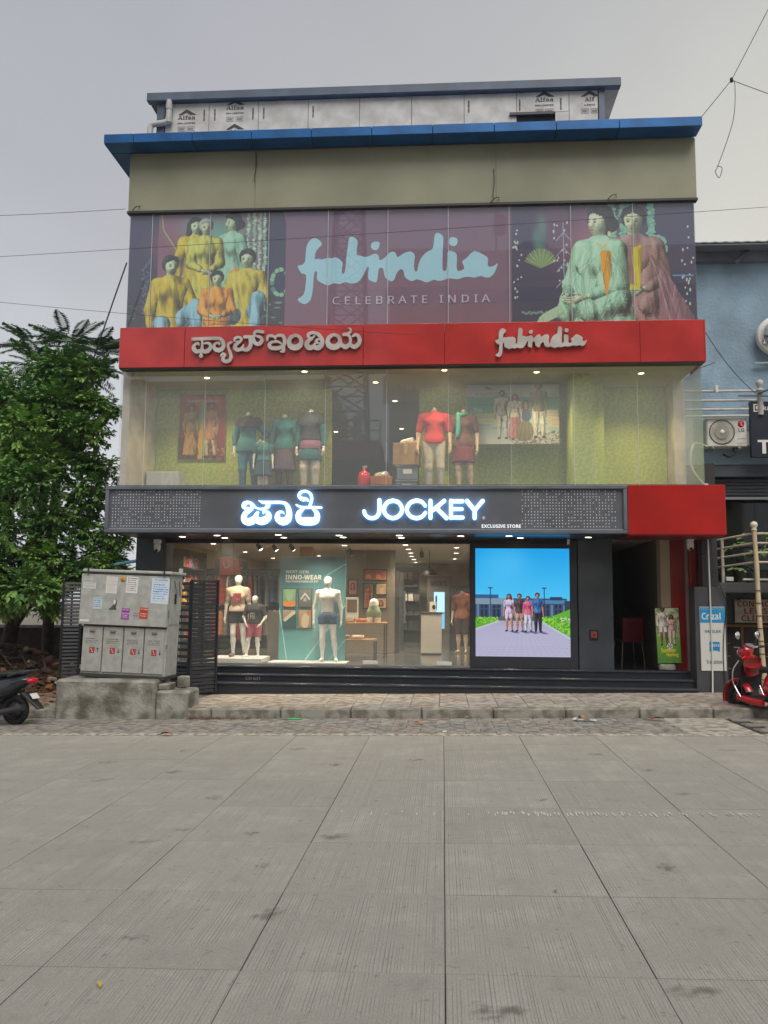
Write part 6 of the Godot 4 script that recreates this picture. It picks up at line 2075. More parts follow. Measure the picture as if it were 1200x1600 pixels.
	body([[Vector3(-0.04, 0.2, 0), 0.097, Vector3(0.04, 0.2, 0), 0.097], [Vector3(0, 0.2, 0), 0.107, Vector3(0, 0.3, 0), 0.103], [Vector3(-0.065, 0.18, 0), 0.082, Vector3(-0.07, 0.13, 0), 0.076], [Vector3(0.065, 0.18, 0), 0.082, Vector3(0.07, 0.13, 0), 0.076]], 0.016, 0.03)
	done("briefs", cloth(c8(150, 172, 130)), tf)
	# counter, lamp, far panel
	var ct := thing("sales_counter", "plain white-grey sales counter near the glass door", "counter")
	part_bb("body", Vector3(-0.47, 0.53, -3.95), Vector3(-0.03, 1.36, -3.55), mat(c8(196, 194, 188), 0.35), ct, 0.005)
	part_bb("counter_top", Vector3(-0.49, 1.362, -3.97), Vector3(-0.01, 1.40, -3.53), mat(c8(70, 66, 62), 0.3), ct, 0.004)
	part_bb("plinth", Vector3(-0.45, 0.5, -3.93), Vector3(-0.05, 0.528, -3.57), dark, ct)
	var mo := thing("counter_display", "small white framed display standing on the sales counter", "display", Vector3(-0.22, 1.40, -3.75))
	part_bb("panel", Vector3(-0.07, 0.0, -0.015), Vector3(0.07, 0.22, 0.0), M.white, mo, 0.003)
	begin()
	ball(Vector3(0.02, 0.11, 0.004), Vector3(0.035, 0.05, 0.006), 10)
	done("printed_mark", M.black, mo)
	var pe := thing("pendant_lamp", "black dome pendant lamp hanging over the sales counter", "pendant lamp", Vector3(-0.30, 2.2, -4.0))
	begin()
	lathe(Vector3.ZERO, [Vector2(0.17, 0.0), Vector2(0.165, 0.04), Vector2(0.13, 0.10), Vector2(0.07, 0.145), Vector2(0.02, 0.16), Vector2(0.02, 0.19)], 20)
	done("shade", M.black, pe)
	begin()
	lathe(Vector3.ZERO, [Vector2(0.002, -0.002), Vector2(0.16, -0.002), Vector2(0.16, 0.004)], 20)
	done("shade_rim", mat(c8(170, 110, 60), 0.4), pe)
	begin()
	tube([Vector3(0, 0.19, 0), Vector3(0, 0.55, 0)], 0.006, 5)
	done("cord", M.black, pe)
	var mp := thing("section_panel", "tall grey panel lettered for the men's section with a bright small screen", "display panel")
	part_bb("panel", Vector3(-0.40, 0.55, -7.05), Vector3(0.22, 2.28, -7.0), mat(c8(112, 108, 102), 0.5), mp, 0.004)
	text("lettering", "MEN'S", M.black, mp, Vector3(-0.11, 2.09, -6.996), 0.40, 0.11, 0.006)
	part_bb("small_screen", Vector3(-0.23, 1.36, -6.998), Vector3(0.04, 1.87, -6.975), mat(Color(0.1, 0.1, 0.1), 0.3, {"emit": Color(0.72, 0.9, 1.0), "energy": 0.9}), mp)
	part_bb("small_screen", Vector3(-0.12, 0.95, -6.998), Vector3(0.04, 1.33, -6.975), mat(Color(0.1, 0.1, 0.1), 0.3, {"emit": Color(0.5, 0.8, 0.95), "energy": 0.7}), mp)
	begin()
	tube([Vector3(-0.18, 1.42, -6.972), Vector3(-0.17, 1.78, -6.972)], 0.025, 6)
	done("printed_figure", mat(c8(50, 110, 150), 0.5), mp)
	# clothed figure at the far right, and a small dark standing shelf
	j = joints(1.5)
	t = mannequin("far figure in a rust top beside the garment rail", Vector3(0.42, 0.5, -4.3), -0.3, j, true, false, M.mannequin_tan)
	garment("top", j, true, cloth(c8(160, 90, 60)), t, {"top": true, "sleeve": 0.9, "bottom": 0.5})
	garment("trousers", j, true, cloth(c8(60, 30, 34)), t, {"legs": 1.0})
	# wall plate above the cabinet
	var wp := thing("window_plate", "thin black plate on the shop glass above the folding gate", "plate")
	part_bb("plate", Vector3(-4.86, 1.98, 0.003), Vector3(-4.55, 2.03, 0.012), M.black, wp)
	part_bb("pale_stripe", Vector3(-4.83, 2.0, 0.0125), Vector3(-4.58, 2.01, 0.0135), mat(c8(130, 130, 130), 0.5), wp)
	var yb := thing("yellow_bust", "shiny yellow bust form seen beside the folding gate", "display form", Vector3(-4.72, 1.52, -0.35))
	begin()
	body([[Vector3(-0.06, 0.05, 0), 0.06, Vector3(0.06, 0.05, 0), 0.06], [Vector3(-0.06, 0.22, 0.02), 0.062, Vector3(-0.055, 0.2, 0.05), 0.05], [Vector3(0.06, 0.22, 0.02), 0.062, Vector3(0.055, 0.2, 0.05), 0.05], [Vector3(0, 0.1, 0), 0.07, Vector3(0, 0.3, 0), 0.06], [Vector3(0, 0.3, 0), 0.03, Vector3(0, 0.4, 0), 0.03]], 0.014, 0.03)
	done("form", mat(c8(226, 170, 30), 0.3), yb)
	begin()
	tube([Vector3(0, 0.0, 0), Vector3(0, -1.0, 0)], 0.015, 6)
	lathe(Vector3(0, -1.02, 0), [Vector2(0.14, 0.0), Vector2(0.14, 0.02)], 14)
	done("stand", M.steel, yb)

func teal_picture() -> Texture2D:
	var p := Pic.new(310, 480, c8(96, 150, 152))
	p.grad(0, 0, 310, 480, c8(52, 100, 116), c8(104, 172, 172))
	p.soft(200, 260, 200, 220, Color(0.62, 0.76, 0.76, 0.6))
	p.line([Vector2(120, 480), Vector2(310, 220)], 4, c8(190, 224, 214))
	p.line([Vector2(0, 240), Vector2(40, 480)], 4, c8(180, 220, 212))
	p.line([Vector2(230, 480), Vector2(310, 380)], 3, c8(170, 216, 208))
	p.line([Vector2(210, 90), Vector2(310, 30)], 3, c8(150, 196, 196))
	return p.tex()

# ---------------------------------------------------------------- the house next door
func neighbour():
	var b := thing("blue_building", "blue-washed neighbouring building with dark shop fronts and a sheet roof", "building")
	var blue := mat(c8(148, 175, 196), 0.85, {"tex": TX.grime, "tri": 0.3, "normal": TX.nfine, "nscale": 0.3})
	var dark := mat(c8(38, 42, 44), 0.5, {"tex": TX.grime, "tri": 0.4})
	var gran := mat(c8(70, 70, 72), 0.25, {"tex": TX.fine, "tri": 2.0})
	part_bb("upper_wall", Vector3(4.30, 4.12, -9.0), Vector3(11.0, 8.05, -0.8), blue, b)
	part_bb("lower_wall", Vector3(4.62, -0.1, -9.0), Vector3(11.0, 4.11, -1.6), dark, b)
	part_bb("rear_pillar", Vector3(4.62, 2.9, -1.55), Vector3(4.80, 4.10, -0.5), gran, b, 0.005)
	begin()
	var P := PackedVector2Array()
	for i in 120:
		P.append(Vector2(4.28 + i * 0.057, 8.12 + 0.007 * sin(i * 1.9)))
	for i in 120:
		P.append(Vector2(4.28 + (119 - i) * 0.057, 8.10 + 0.007 * sin((119 - i) * 1.9)))
	prism(P, -9.0, -0.35)
	done("roof_sheet", mat(c8(150, 154, 160), 0.5, {"metal": 0.3, "tex": TX.grime, "tri": 0.6}), b)
	part_bb("eaves_beam", Vector3(4.30, 7.88, -0.79), Vector3(11.0, 8.06, -0.66), mat(c8(112, 122, 136), 0.7, {"tex": TX.grime, "tri": 0.6}), b)
	part_bb("soffit_board", Vector3(4.30, 8.062, -0.80), Vector3(11.0, 8.08, -0.36), mat(c8(120, 126, 134), 0.7), b)
	begin()
	box(Vector3(5.45, 7.93, -0.62), Vector3(0.06, 0.34, 0.05), 0.006, Basis(Vector3(0, 0, 1), -0.9))
	done("roof_strut", mat(c8(92, 100, 112), 0.6), b)
	# dark recess with glass and lintels
	part_bb("lintel", Vector3(4.81, 3.90, -1.5), Vector3(11.0, 4.10, -0.75), mat(c8(70, 78, 88), 0.6), b)
	part_bb("shutter_box", Vector3(4.81, 3.56, -1.5), Vector3(11.0, 3.88, -0.95), mat(c8(52, 56, 62), 0.5), b)
	for k in 5:
		part_bb("shutter_slat", Vector3(4.81, 3.58 + 0.06 * k, -0.948), Vector3(11.0, 3.625 + 0.06 * k, -0.93), mat(c8(62, 66, 72), 0.4), b, 0.004)
	part_bb("shutter_rail", Vector3(4.81, 3.50, -0.96), Vector3(11.0, 3.545, -0.9), mat(c8(140, 144, 148), 0.4), b)
	for k in 6:
		part_bb("dark_pane", Vector3(4.81 + k * 0.9, 1.95, -1.2), Vector3(4.81 + k * 0.9 + 0.893, 3.52, -1.18), mat(c8(16, 26, 24), 0.04), b)
	# balcony slab and the lower shop
	part_bb("balcony_slab", Vector3(4.50, 1.80, -1.15), Vector3(11.0, 1.97, 0.35), mat(c8(76, 78, 80), 0.6, {"tex": TX.grime, "tri": 0.6}), b, 0.01)
	part_bb("fascia", Vector3(4.60, 1.30, -0.9), Vector3(11.0, 1.798, -0.55), mat(c8(72, 75, 78), 0.6, {"tex": TX.grime, "tri": 0.6}), b)
	part_bb("shop_wall", Vector3(4.62, 0.0, -1.2), Vector3(11.0, 1.29, -0.95), mat(c8(46, 36, 30), 0.4), b)
	var brown := mat(c8(150, 108, 52), 0.45)
	part_bb("window_head", Vector3(4.70, 1.215, -0.94), Vector3(11.0, 1.255, -0.90), brown, b)
	for k in 8:
		part_bb("window_bar", Vector3(4.95 + k * 0.34, 0.2, -0.94), Vector3(4.99 + k * 0.34, 1.213, -0.90), brown, b)
		part_bb("shop_pane", Vector3(4.995 + k * 0.34, 0.2, -0.93), Vector3(5.285 + k * 0.34, 1.213, -0.92), mat(c8(40, 28, 22), 0.05), b)
		for q in 4:
			part_bb("shelf_goods", Vector3(5.0 + k * 0.34, 0.25 + q * 0.22, -0.917), Vector3(5.1 + k * 0.34 + 0.03 * ((k * q) % 4), 0.27 + q * 0.22, -0.91), mat(c8(150, 120, 80), 0.5), b)
	# corner pillar
	var p := thing("corner_pillar", "dark stone-clad pillar at the red pilaster with a grey panelled foot", "pillar")
	for k in 4:
		part_bb("stone_panel", Vector3(4.255, 1.90 + 0.27 * k, 0.0), Vector3(4.50, 2.166 + 0.27 * k if k < 3 else 2.69, 0.46), gran, p, 0.004)
	part_bb("foot_panel", Vector3(4.10, 0.12, 0.165), Vector3(4.60, 1.895, 0.5), mat(c8(72, 74, 78), 0.5, {"tex": TX.grime, "tri": 0.5}), p, 0.006)
	part_bb("socket", Vector3(4.02, 0.32, 0.2), Vector3(4.095, 0.38, 0.24), M.white, p, 0.005)
	begin()
	tube([Vector3(4.335, 2.69, 0.53), Vector3(4.34, 1.6, 0.53), Vector3(4.345, 0.7, 0.53), Vector3(4.33, 0.2, 0.54), Vector3(4.30, 0.14, 0.56)], 0.013, 8)
	done("conduit", mat(c8(206, 206, 202), 0.5), p)
	begin()
	tube(curve([Vector3(4.38, 2.69, 0.51), Vector3(4.42, 2.2, 0.52), Vector3(4.53, 1.82, 0.55), Vector3(4.6, 1.6, 0.52), Vector3(4.545, 1.2, 0.53), Vector3(4.52, 0.7, 0.52), Vector3(4.55, 0.15, 0.53)], 5), 0.007, 5)
	tube(curve([Vector3(4.53, 1.82, 0.55), Vector3(4.7, 1.66, 0.3), Vector3(4.95, 1.70, 0.1), Vector3(5.1, 1.9, 0.3)], 5), 0.007, 5)
	done("cable", M.cable, p)
	# optician's upright sign
	var s := thing("optician_sign", "upright white and blue lens sign on the grey pillar foot", "sign", Vector3(4.37, 1.055, 0.515), Vector3(0, 0, 0.004))
	part_bb("board", Vector3(-0.20, -0.515, -0.012), Vector3(0.20, 0.515, 0.0), mat(c8(206, 208, 202), 0.4), s, 0.003)
	part_bb("blue_field", Vector3(-0.196, 0.26, 0.001), Vector3(0.196, 0.47, 0.004), mat(c8(30, 144, 200), 0.4), s)
	part_bb("blue_strip", Vector3(-0.196, 0.475, 0.001), Vector3(0.196, 0.51, 0.004), mat(c8(84, 150, 180), 0.4), s)
	text("lettering", "Crizal", M.white, s, Vector3(-0.02, 0.365, 0.006), 0.3, 0.115, 0.002)
	text("lettering", "VARILUX", mat(c8(60, 110, 130), 0.5), s, Vector3(0, 0.12, 0.004), 0.26, 0.042, 0.002)
	begin()
	prism(PackedVector2Array([Vector2(-0.08, 0.07), Vector2(0.08, 0.07), Vector2(0.08, -0.085), Vector2(0.04, -0.07), Vector2(0.0, -0.065), Vector2(-0.04, -0.07), Vector2(-0.08, -0.085)]), 0.0, 0.004, Vector3(0.02, -0.12, 0.001))
	done("blue_emblem", mat(c8(22, 130, 190), 0.4), s)
	text("lettering", "ZEISS", M.white, s, Vector3(0.02, -0.105, 0.007), 0.14, 0.04, 0.002)
	text("lettering", "Transitions", mat(c8(70, 74, 74), 0.5), s, Vector3(0.02, -0.37, 0.004), 0.28, 0.06, 0.002, false)
	# contact lens sign
	var c := thing("lens_clinic_sign", "white sign with red letters over the neighbour's brown shop window", "sign", Vector3(5.42, 1.50, -0.5))
	part_bb("board", Vector3(-0.36, -0.2, -0.03), Vector3(0.36, 0.2, 0.0), mat(c8(186, 184, 170), 0.6, {"tex": TX.grime, "tri": 1.0}), c, 0.005)
	var rt := mat(c8(150, 44, 44), 0.6)
	text("lettering", "CONTACT", rt, c, Vector3(0.0, 0.125, 0.003), 0.62, 0.10, 0.004)
	text("lettering", "LENS", rt, c, Vector3(0.0, 0.0, 0.003), 0.40, 0.10, 0.004)
	text("lettering", "CLINIC", rt, c, Vector3(0.0, -0.125, 0.003), 0.5, 0.10, 0.004)
	# navy sign
	var n := thing("navy_shop_sign", "navy sign board with white letters beside the air conditioner", "sign", Vector3(6.25, 4.69, -0.42))
	part_bb("board", Vector3(-0.83, -0.5, -0.08), Vector3(0.83, 0.5, 0.0), mat(c8(26, 34, 50), 0.4, {"tex": TX.grime, "tri": 0.5}), n, 0.004)
	text("lettering", "TA", M.white, n, Vector3(-0.47, -0.31, 0.003), 0.5, 0.25, 0.004)
	text("lettering", "kal", M.white, n, Vector3(-0.53, 0.385, 0.003), 0.15, 0.085, 0.004)
	begin()
	for e in [[-0.07, -0.07, 0.07, -0.05], [-0.07, 0.05, 0.07, 0.07], [-0.07, -0.05, -0.05, 0.05], [0.05, -0.05, 0.07, 0.05]]:
		bb(Vector3(-0.70 + e[0], 0.385 + e[1], 0.001), Vector3(-0.70 + e[2], 0.385 + e[3], 0.004))
	lathe(Vector3(-0.70, 0.385, 0.0025), [Vector2(0.022, -0.001), Vector2(0.036, -0.001), Vector2(0.036, 0.001), Vector2(0.022, 0.001)], 14, Basis(Vector3.RIGHT, PI / 2))
	done("camera_mark", M.white, n)
	# round white sign
	var r := thing("round_sign", "round white channel sign on the blue wall at the frame's edge", "sign", Vector3(6.02, 6.45, -0.6))
	begin()
	lathe(Vector3.ZERO, [Vector2(0.36, -0.1), Vector2(0.36, 0.0), Vector2(0.34, 0.02), Vector2(0.27, 0.02), Vector2(0.26, 0.0)], 32, Basis(Vector3.RIGHT, PI / 2))
	done("ring", M.white, r)
	begin()
	lathe(Vector3(0, 0, 0.005), [Vector2(0.01, 0.0), Vector2(0.255, 0.0), Vector2(0.255, -0.05)], 28, Basis(Vector3.RIGHT, PI / 2))
	done("inner_disc", mat(c8(150, 158, 166), 0.4), r)
	part_bb("support", Vector3(-0.4, -0.5, -0.12), Vector3(0.3, -0.47, -0.08), M.steel, r)
	# rails above the air conditioner
	var rl := thing("pipe_railing", "white pipe railing along the ledge above the air conditioner", "railing")
	var wp := mat(c8(196, 198, 196), 0.45, {"tex": TX.grime, "tri": 1.5})
	for y in [5.38, 5.21, 5.05, 4.93]:
		begin()
		tube([Vector3(4.28, y, -0.42 - 0.02 * (5.4 - y)), Vector3(5.62 if y > 5.1 else 5.4, y + 0.01, -0.44)], 0.024, 8)
		done("pipe", wp, rl)
	begin()
	lathe(Vector3(5.60, 4.95, -0.42), [Vector2(0.05, 0.0), Vector2(0.05, 0.42), Vector2(0.065, 0.43), Vector2(0.065, 0.46), Vector2(0.03, 0.47), Vector2(0.03, 0.49), Vector2(0.06, 0.53), Vector2(0.068, 0.57), Vector2(0.055, 0.62), Vector2(0.005, 0.64)], 14)
	done("post", wp, rl)
	part_bb("clamp", Vector3(4.82, 5.35, -0.40), Vector3(4.87, 5.48, -0.37), M.white, rl, 0.006)
	begin()
	tube([Vector3(5.55, 5.32, -0.36), Vector3(5.95, 5.46, -0.3), Vector3(6.4, 5.66, -0.28)], 0.016, 6)
	tube([Vector3(5.2, 5.28, -0.36), Vector3(5.9, 5.26, -0.3)], 0.012, 6)
	done("stay_bar", M.charcoal2, rl)
	# air conditioner
	var a := thing("air_conditioner", "white outdoor air conditioner unit with a grey fan on brackets", "air conditioner", Vector3(5.03, 4.655, -0.62))
	part_bb("housing", Vector3(-0.35, -0.265, -0.16), Vector3(0.35, 0.265, 0.14), mat(c8(214, 214, 208), 0.45, {"tex": TX.grime, "tri": 1.0}), a, 0.02)
	begin()
	lathe(Vector3(-0.09, 0.0, 0.142), [Vector2(0.215, -0.01), Vector2(0.225, 0.006), Vector2(0.21, 0.008), Vector2(0.205, -0.004), Vector2(0.01, -0.006)], 30, Basis(Vector3.RIGHT, PI / 2))
	done("fan_well", mat(c8(96, 96, 90), 0.5), a)
	begin()
	for k in 26:
		var an := TAU * k / 26.0
		var q := []
		for i in 4:
			var rr := 0.045 + 0.054 * i
			q.append(Vector3(-0.09 + cos(an + i * 0.16) * rr, sin(an + i * 0.16) * rr, 0.158))
		tube(q, 0.0045, 4, false)
	lathe(Vector3(-0.09, 0, 0.155), [Vector2(0.118, -0.003), Vector2(0.124, 0.003)], 26, Basis(Vector3.RIGHT, PI / 2))
	done("fan_grille", mat(c8(160, 158, 148), 0.4), a)
	begin()
	lathe(Vector3(-0.09, 0, 0.16), [Vector2(0.042, -0.006), Vector2(0.042, 0.004), Vector2(0.005, 0.008)], 16, Basis(Vector3.RIGHT, PI / 2))
	done("fan_hub", M.white, a)
	begin()
	lathe(Vector3(0.245, 0.145, 0.142), [Vector2(0.058, -0.004), Vector2(0.058, 0.004), Vector2(0.004, 0.005)], 20, Basis(Vector3.RIGHT, PI / 2))
	done("round_emblem", mat(c8(190, 24, 70), 0.4), a)
	part_bb("emblem_mark", Vector3(0.243, 0.115, 0.1475), Vector3(0.250, 0.18, 0.150), M.white, a)
	part_bb("emblem_mark", Vector3(0.2505, 0.115, 0.1475), Vector3(0.28, 0.122, 0.150), M.white, a)
	text("lettering", "LG", mat(c8(90, 90, 90), 0.5), a, Vector3(0.25, 0.035, 0.142), 0.10, 0.065, 0.003)
	part_bb("grille_line", Vector3(0.17, -0.125, 0.1405), Vector3(0.33, -0.115, 0.143), mat(c8(150, 150, 146), 0.5), a)
	part_bb("grille_line", Vector3(0.17, -0.205, 0.1405), Vector3(0.33, -0.197, 0.143), mat(c8(150, 150, 146), 0.5), a)
	part_bb("valve_cover", Vector3(0.352, -0.24, -0.1), Vector3(0.42, 0.02, 0.1), mat(c8(206, 206, 200), 0.5), a, 0.015)
	for x in [-0.25, 0.2]:
		part_bb("bracket", Vector3(x - 0.02, -0.30, -0.18), Vector3(x + 0.02, -0.268, 0.16), M.steel, a, 0.004)
	begin()
	tube(curve([Vector3(0.12, -0.27, 0.08), Vector3(0.16, -0.36, 0.06), Vector3(0.05, -0.42, 0.02), Vector3(0.0, -0.36, -0.1)], 5), 0.022, 6)
	done("hose", mat(c8(60, 58, 54), 0.7), a)
	var hs := thing("drain_hose", "pale looped hose hanging beside the corner glass", "hose")
	begin()
	tube(curve([Vector3(4.68, 4.40, -0.5), Vector3(4.42, 4.42, -0.3), Vector3(4.30, 4.2, -0.2), Vector3(4.33, 3.95, -0.2), Vector3(4.5, 3.7, -0.2), Vector3(4.58, 3.66, -0.2), Vector3(4.55, 3.45, -0.2), Vector3(4.5, 3.2, -0.2)], 6), 0.018, 8)
	done("hose", mat(c8(190, 200, 180), 0.5), hs)
	# balcony railing
	var br := thing("balcony_railing", "cream pipe railing round the neighbour's low balcony", "railing")
	var cr := mat(c8(206, 196, 182), 0.5, {"tex": TX.grime, "tri": 1.5})
	for k in 4:
		var y := 2.75 - 0.155 * k
		begin()
		tube([Vector3(4.52, y - 0.06, -0.55), Vector3(4.66, y - 0.05, -0.1), Vector3(5.03, y + 0.01, 0.6)], 0.018, 8)
		done("pipe", cr, br)
		begin()
		tube([Vector3(5.03, y + 0.01, 0.6), Vector3(7.2, y + 0.02, 0.62)], 0.018, 8)
		done("pipe", cr, br)
	begin()
	tube([Vector3(4.72, 1.98, 0.02), Vector3(4.72, 2.71, 0.02)], 0.028, 8)
	done("post", cr, br)
	part_bb("bottom_pipe", Vector3(4.85, 2.00, 0.56), Vector3(7.2, 2.03, 0.60), cr, br, 0.008)
	part_bb("junction_box", Vector3(4.74, 2.0, 0.06), Vector3(4.86, 2.07, 0.12), M.white, br, 0.006)
	var po := thing("bamboo_pole", "cream pole with dark ties and a round finial before the balcony", "pole")
	begin()
	var q := []
	var rd := []
	for i in 15:
		var t := i / 14.0
		q.append(Vector3(5.03 + 0.055 * t + 0.006 * sin(t * 9.0), 2.80 - 2.68 * t, 0.66 + 0.05 * t))
		rd.append(0.034 + 0.008 * t + (0.004 if i % 3 == 0 else 0.0))
	tube(q, rd, 12)
	done("shaft", mat(c8(206, 190, 156), 0.55, {"tex": TX.streak, "tri": Vector3(3, 0.6, 3)}), po)
	begin()
	lathe(Vector3(5.03, 2.80, 0.66), [Vector2(0.034, 0.0), Vector2(0.05, 0.01), Vector2(0.04, 0.03), Vector2(0.03, 0.04), Vector2(0.055, 0.07), Vector2(0.06, 0.10), Vector2(0.045, 0.14), Vector2(0.01, 0.155)], 14)
	done("finial", mat(c8(214, 206, 190), 0.5), po)
	for i in 8:
		var t := 0.36 + 0.075 * i
		begin()
		lathe(Vector3(5.03 + 0.055 * t + 0.006 * sin(t * 9.0), 2.80 - 2.68 * t, 0.66 + 0.05 * t), [Vector2(0.046, -0.008), Vector2(0.05, 0.0), Vector2(0.046, 0.008)], 12)
		done("tie", mat(c8(90, 70, 50), 0.8), po)
	for k in 3:
		var pt := thing("potted_plant", ["small leafy potted plant behind the cream railing, nearest the pole", "middle potted plant of the three behind the cream railing", "outermost potted plant of the three behind the cream railing"][k], "plant", Vector3(5.05 + 0.33 * k, 1.97, -0.15 + 0.1 * k), Vector3.ZERO, "potted plants on the balcony")
		begin()
		lathe(Vector3.ZERO, [Vector2(0.09, 0.0), Vector2(0.12, 0.2), Vector2(0.13, 0.21), Vector2(0.11, 0.2)], 14)
		done("pot", mat(c8(60, 60, 58), 0.7), pt)
		leaf_mass("foliage", pt, [[Vector3(0, 0.45, 0), 0.22], [Vector3(0.05, 0.65, 0), 0.15]], 60, 0.09, 40 + k, c8(90, 120, 60), c8(150, 176, 110))

# ---------------------------------------------------------------- leaves
func sprig(n: int, L: float, seed_: int, droop := 0.25) -> ArrayMesh:
	var r := RandomNumberGenerator.new()
	r.seed = seed_
	begin()
	T.set_smooth_group(-1)
	for i in n:
		var side := 1.0 if i % 2 else -1.0
		var base := Vector3(0, 0, L * 0.55 * (i / 2))
		var yaw := side * r.randf_range(0.5, 1.2) if i < n - 1 else 0.0
		var d := Vector3(sin(yaw), r.randf_range(-0.35, 0.2) - droop * 0.4, cos(yaw)).normalized()
		var s := d.cross(Vector3.UP).normalized().rotated(d, r.randf_range(-0.5, 0.5))
		var l := L * r.randf_range(0.8, 1.2)
		var w := l * 0.30
		var up := s.cross(d)
		var m1 := base + d * l * 0.45 - up * l * 0.02
		var tip := base + d * l - Vector3(0, l * droop * 0.5, 0)
		var e1 := base + d * l * 0.42 + s * w + up * l * 0.07
		var e2 := base + d * l * 0.42 - s * w + up * l * 0.07
		for t in [[base, e1, m1], [base, m1, e2], [e1, tip, m1], [m1, tip, e2]]:
			tri(t[0], t[1], t[2], up)
	return mesh_done()

func leaf_mass(called: String, parent: Node, blobs: Array, per: int, L: float, seed_: int, ca: Color, cb: Color, nsprigs := 7, shell := 0.5) -> MultiMeshInstance3D:
	var r := RandomNumberGenerator.new()
	r.seed = seed_
	var xf := []
	var col := []
	for b in blobs:
		var c: Vector3 = b[0]
		var R: float = b[1]
		var sq: float = b[2] if b.size() > 2 else 1.0
		# smaller clumps inside each blob, so that gaps stay between them
		var nc := maxi(3, int(9 * R * R) + 3)
		var tone0 := r.randf_range(-0.12, 0.12)
		for k in nc:
			var dir := Vector3(r.randfn(), r.randfn(), r.randfn()).normalized()
			var cc := c + dir * R * pow(r.randf(), 0.4) * Vector3(1, sq, 1)
			var cr := R * r.randf_range(0.22, 0.42)
			var tone := clampf(r.randf_range(0.0, 1.0) * 0.7 + 0.15 + tone0, 0, 1)
			var n := int(per * R * R / nc * r.randf_range(0.6, 1.4)) + 2
			for i in n:
				var d := Vector3(r.randfn(), r.randfn() * 0.6 + 0.15, r.randfn()).normalized()
				var p := cc + d * cr * lerpf(shell, 1.0, r.randf())
				var f := (d + Vector3(r.randfn(), r.randfn() * 0.3 - 0.25, r.randfn()) * 0.5).normalized()
				if absf(f.y) > 0.95:
					f = Vector3(0.5, f.y, 0.3).normalized()
				var z := f
				var x := Vector3.UP.cross(z).normalized()
				var s := r.randf_range(0.7, 1.25)
				xf.append(Transform3D(Basis(x * s, z.cross(x) * s, z * s), p))
				var c2 := ca.srgb_to_linear().lerp(cb.srgb_to_linear(), clampf(tone + r.randf_range(-0.25, 0.25), 0, 1))
				col.append(c2)
	var mm := MultiMesh.new()
	mm.transform_format = MultiMesh.TRANSFORM_3D
	mm.use_colors = true
	mm.mesh = sprig(nsprigs, L, seed_)
	mm.instance_count = xf.size()
	for i in xf.size():
		mm.set_instance_transform(i, xf[i])
		mm.set_instance_color(i, col[i])
	var o := MultiMeshInstance3D.new()
	o.name = called
	o.multimesh = mm
	o.material_override = mat(Color.WHITE, 0.55, {"vcol": true, "back": Color(0.36, 0.44, 0.18), "spec": 0.35})
	parent.add_child(o, true)
	return stuff(o)

func limb(parent: Node, pts: Array, r0: float, r1: float, m: Material, called := "limb"):
	var q := curve(pts, 4)
	var rr := []
	for i in q.size():
		rr.append(lerpf(r0, r1, float(i) / (q.size() - 1)))
	begin()
	tube(q, rr, 9)
	done(called, m, parent)

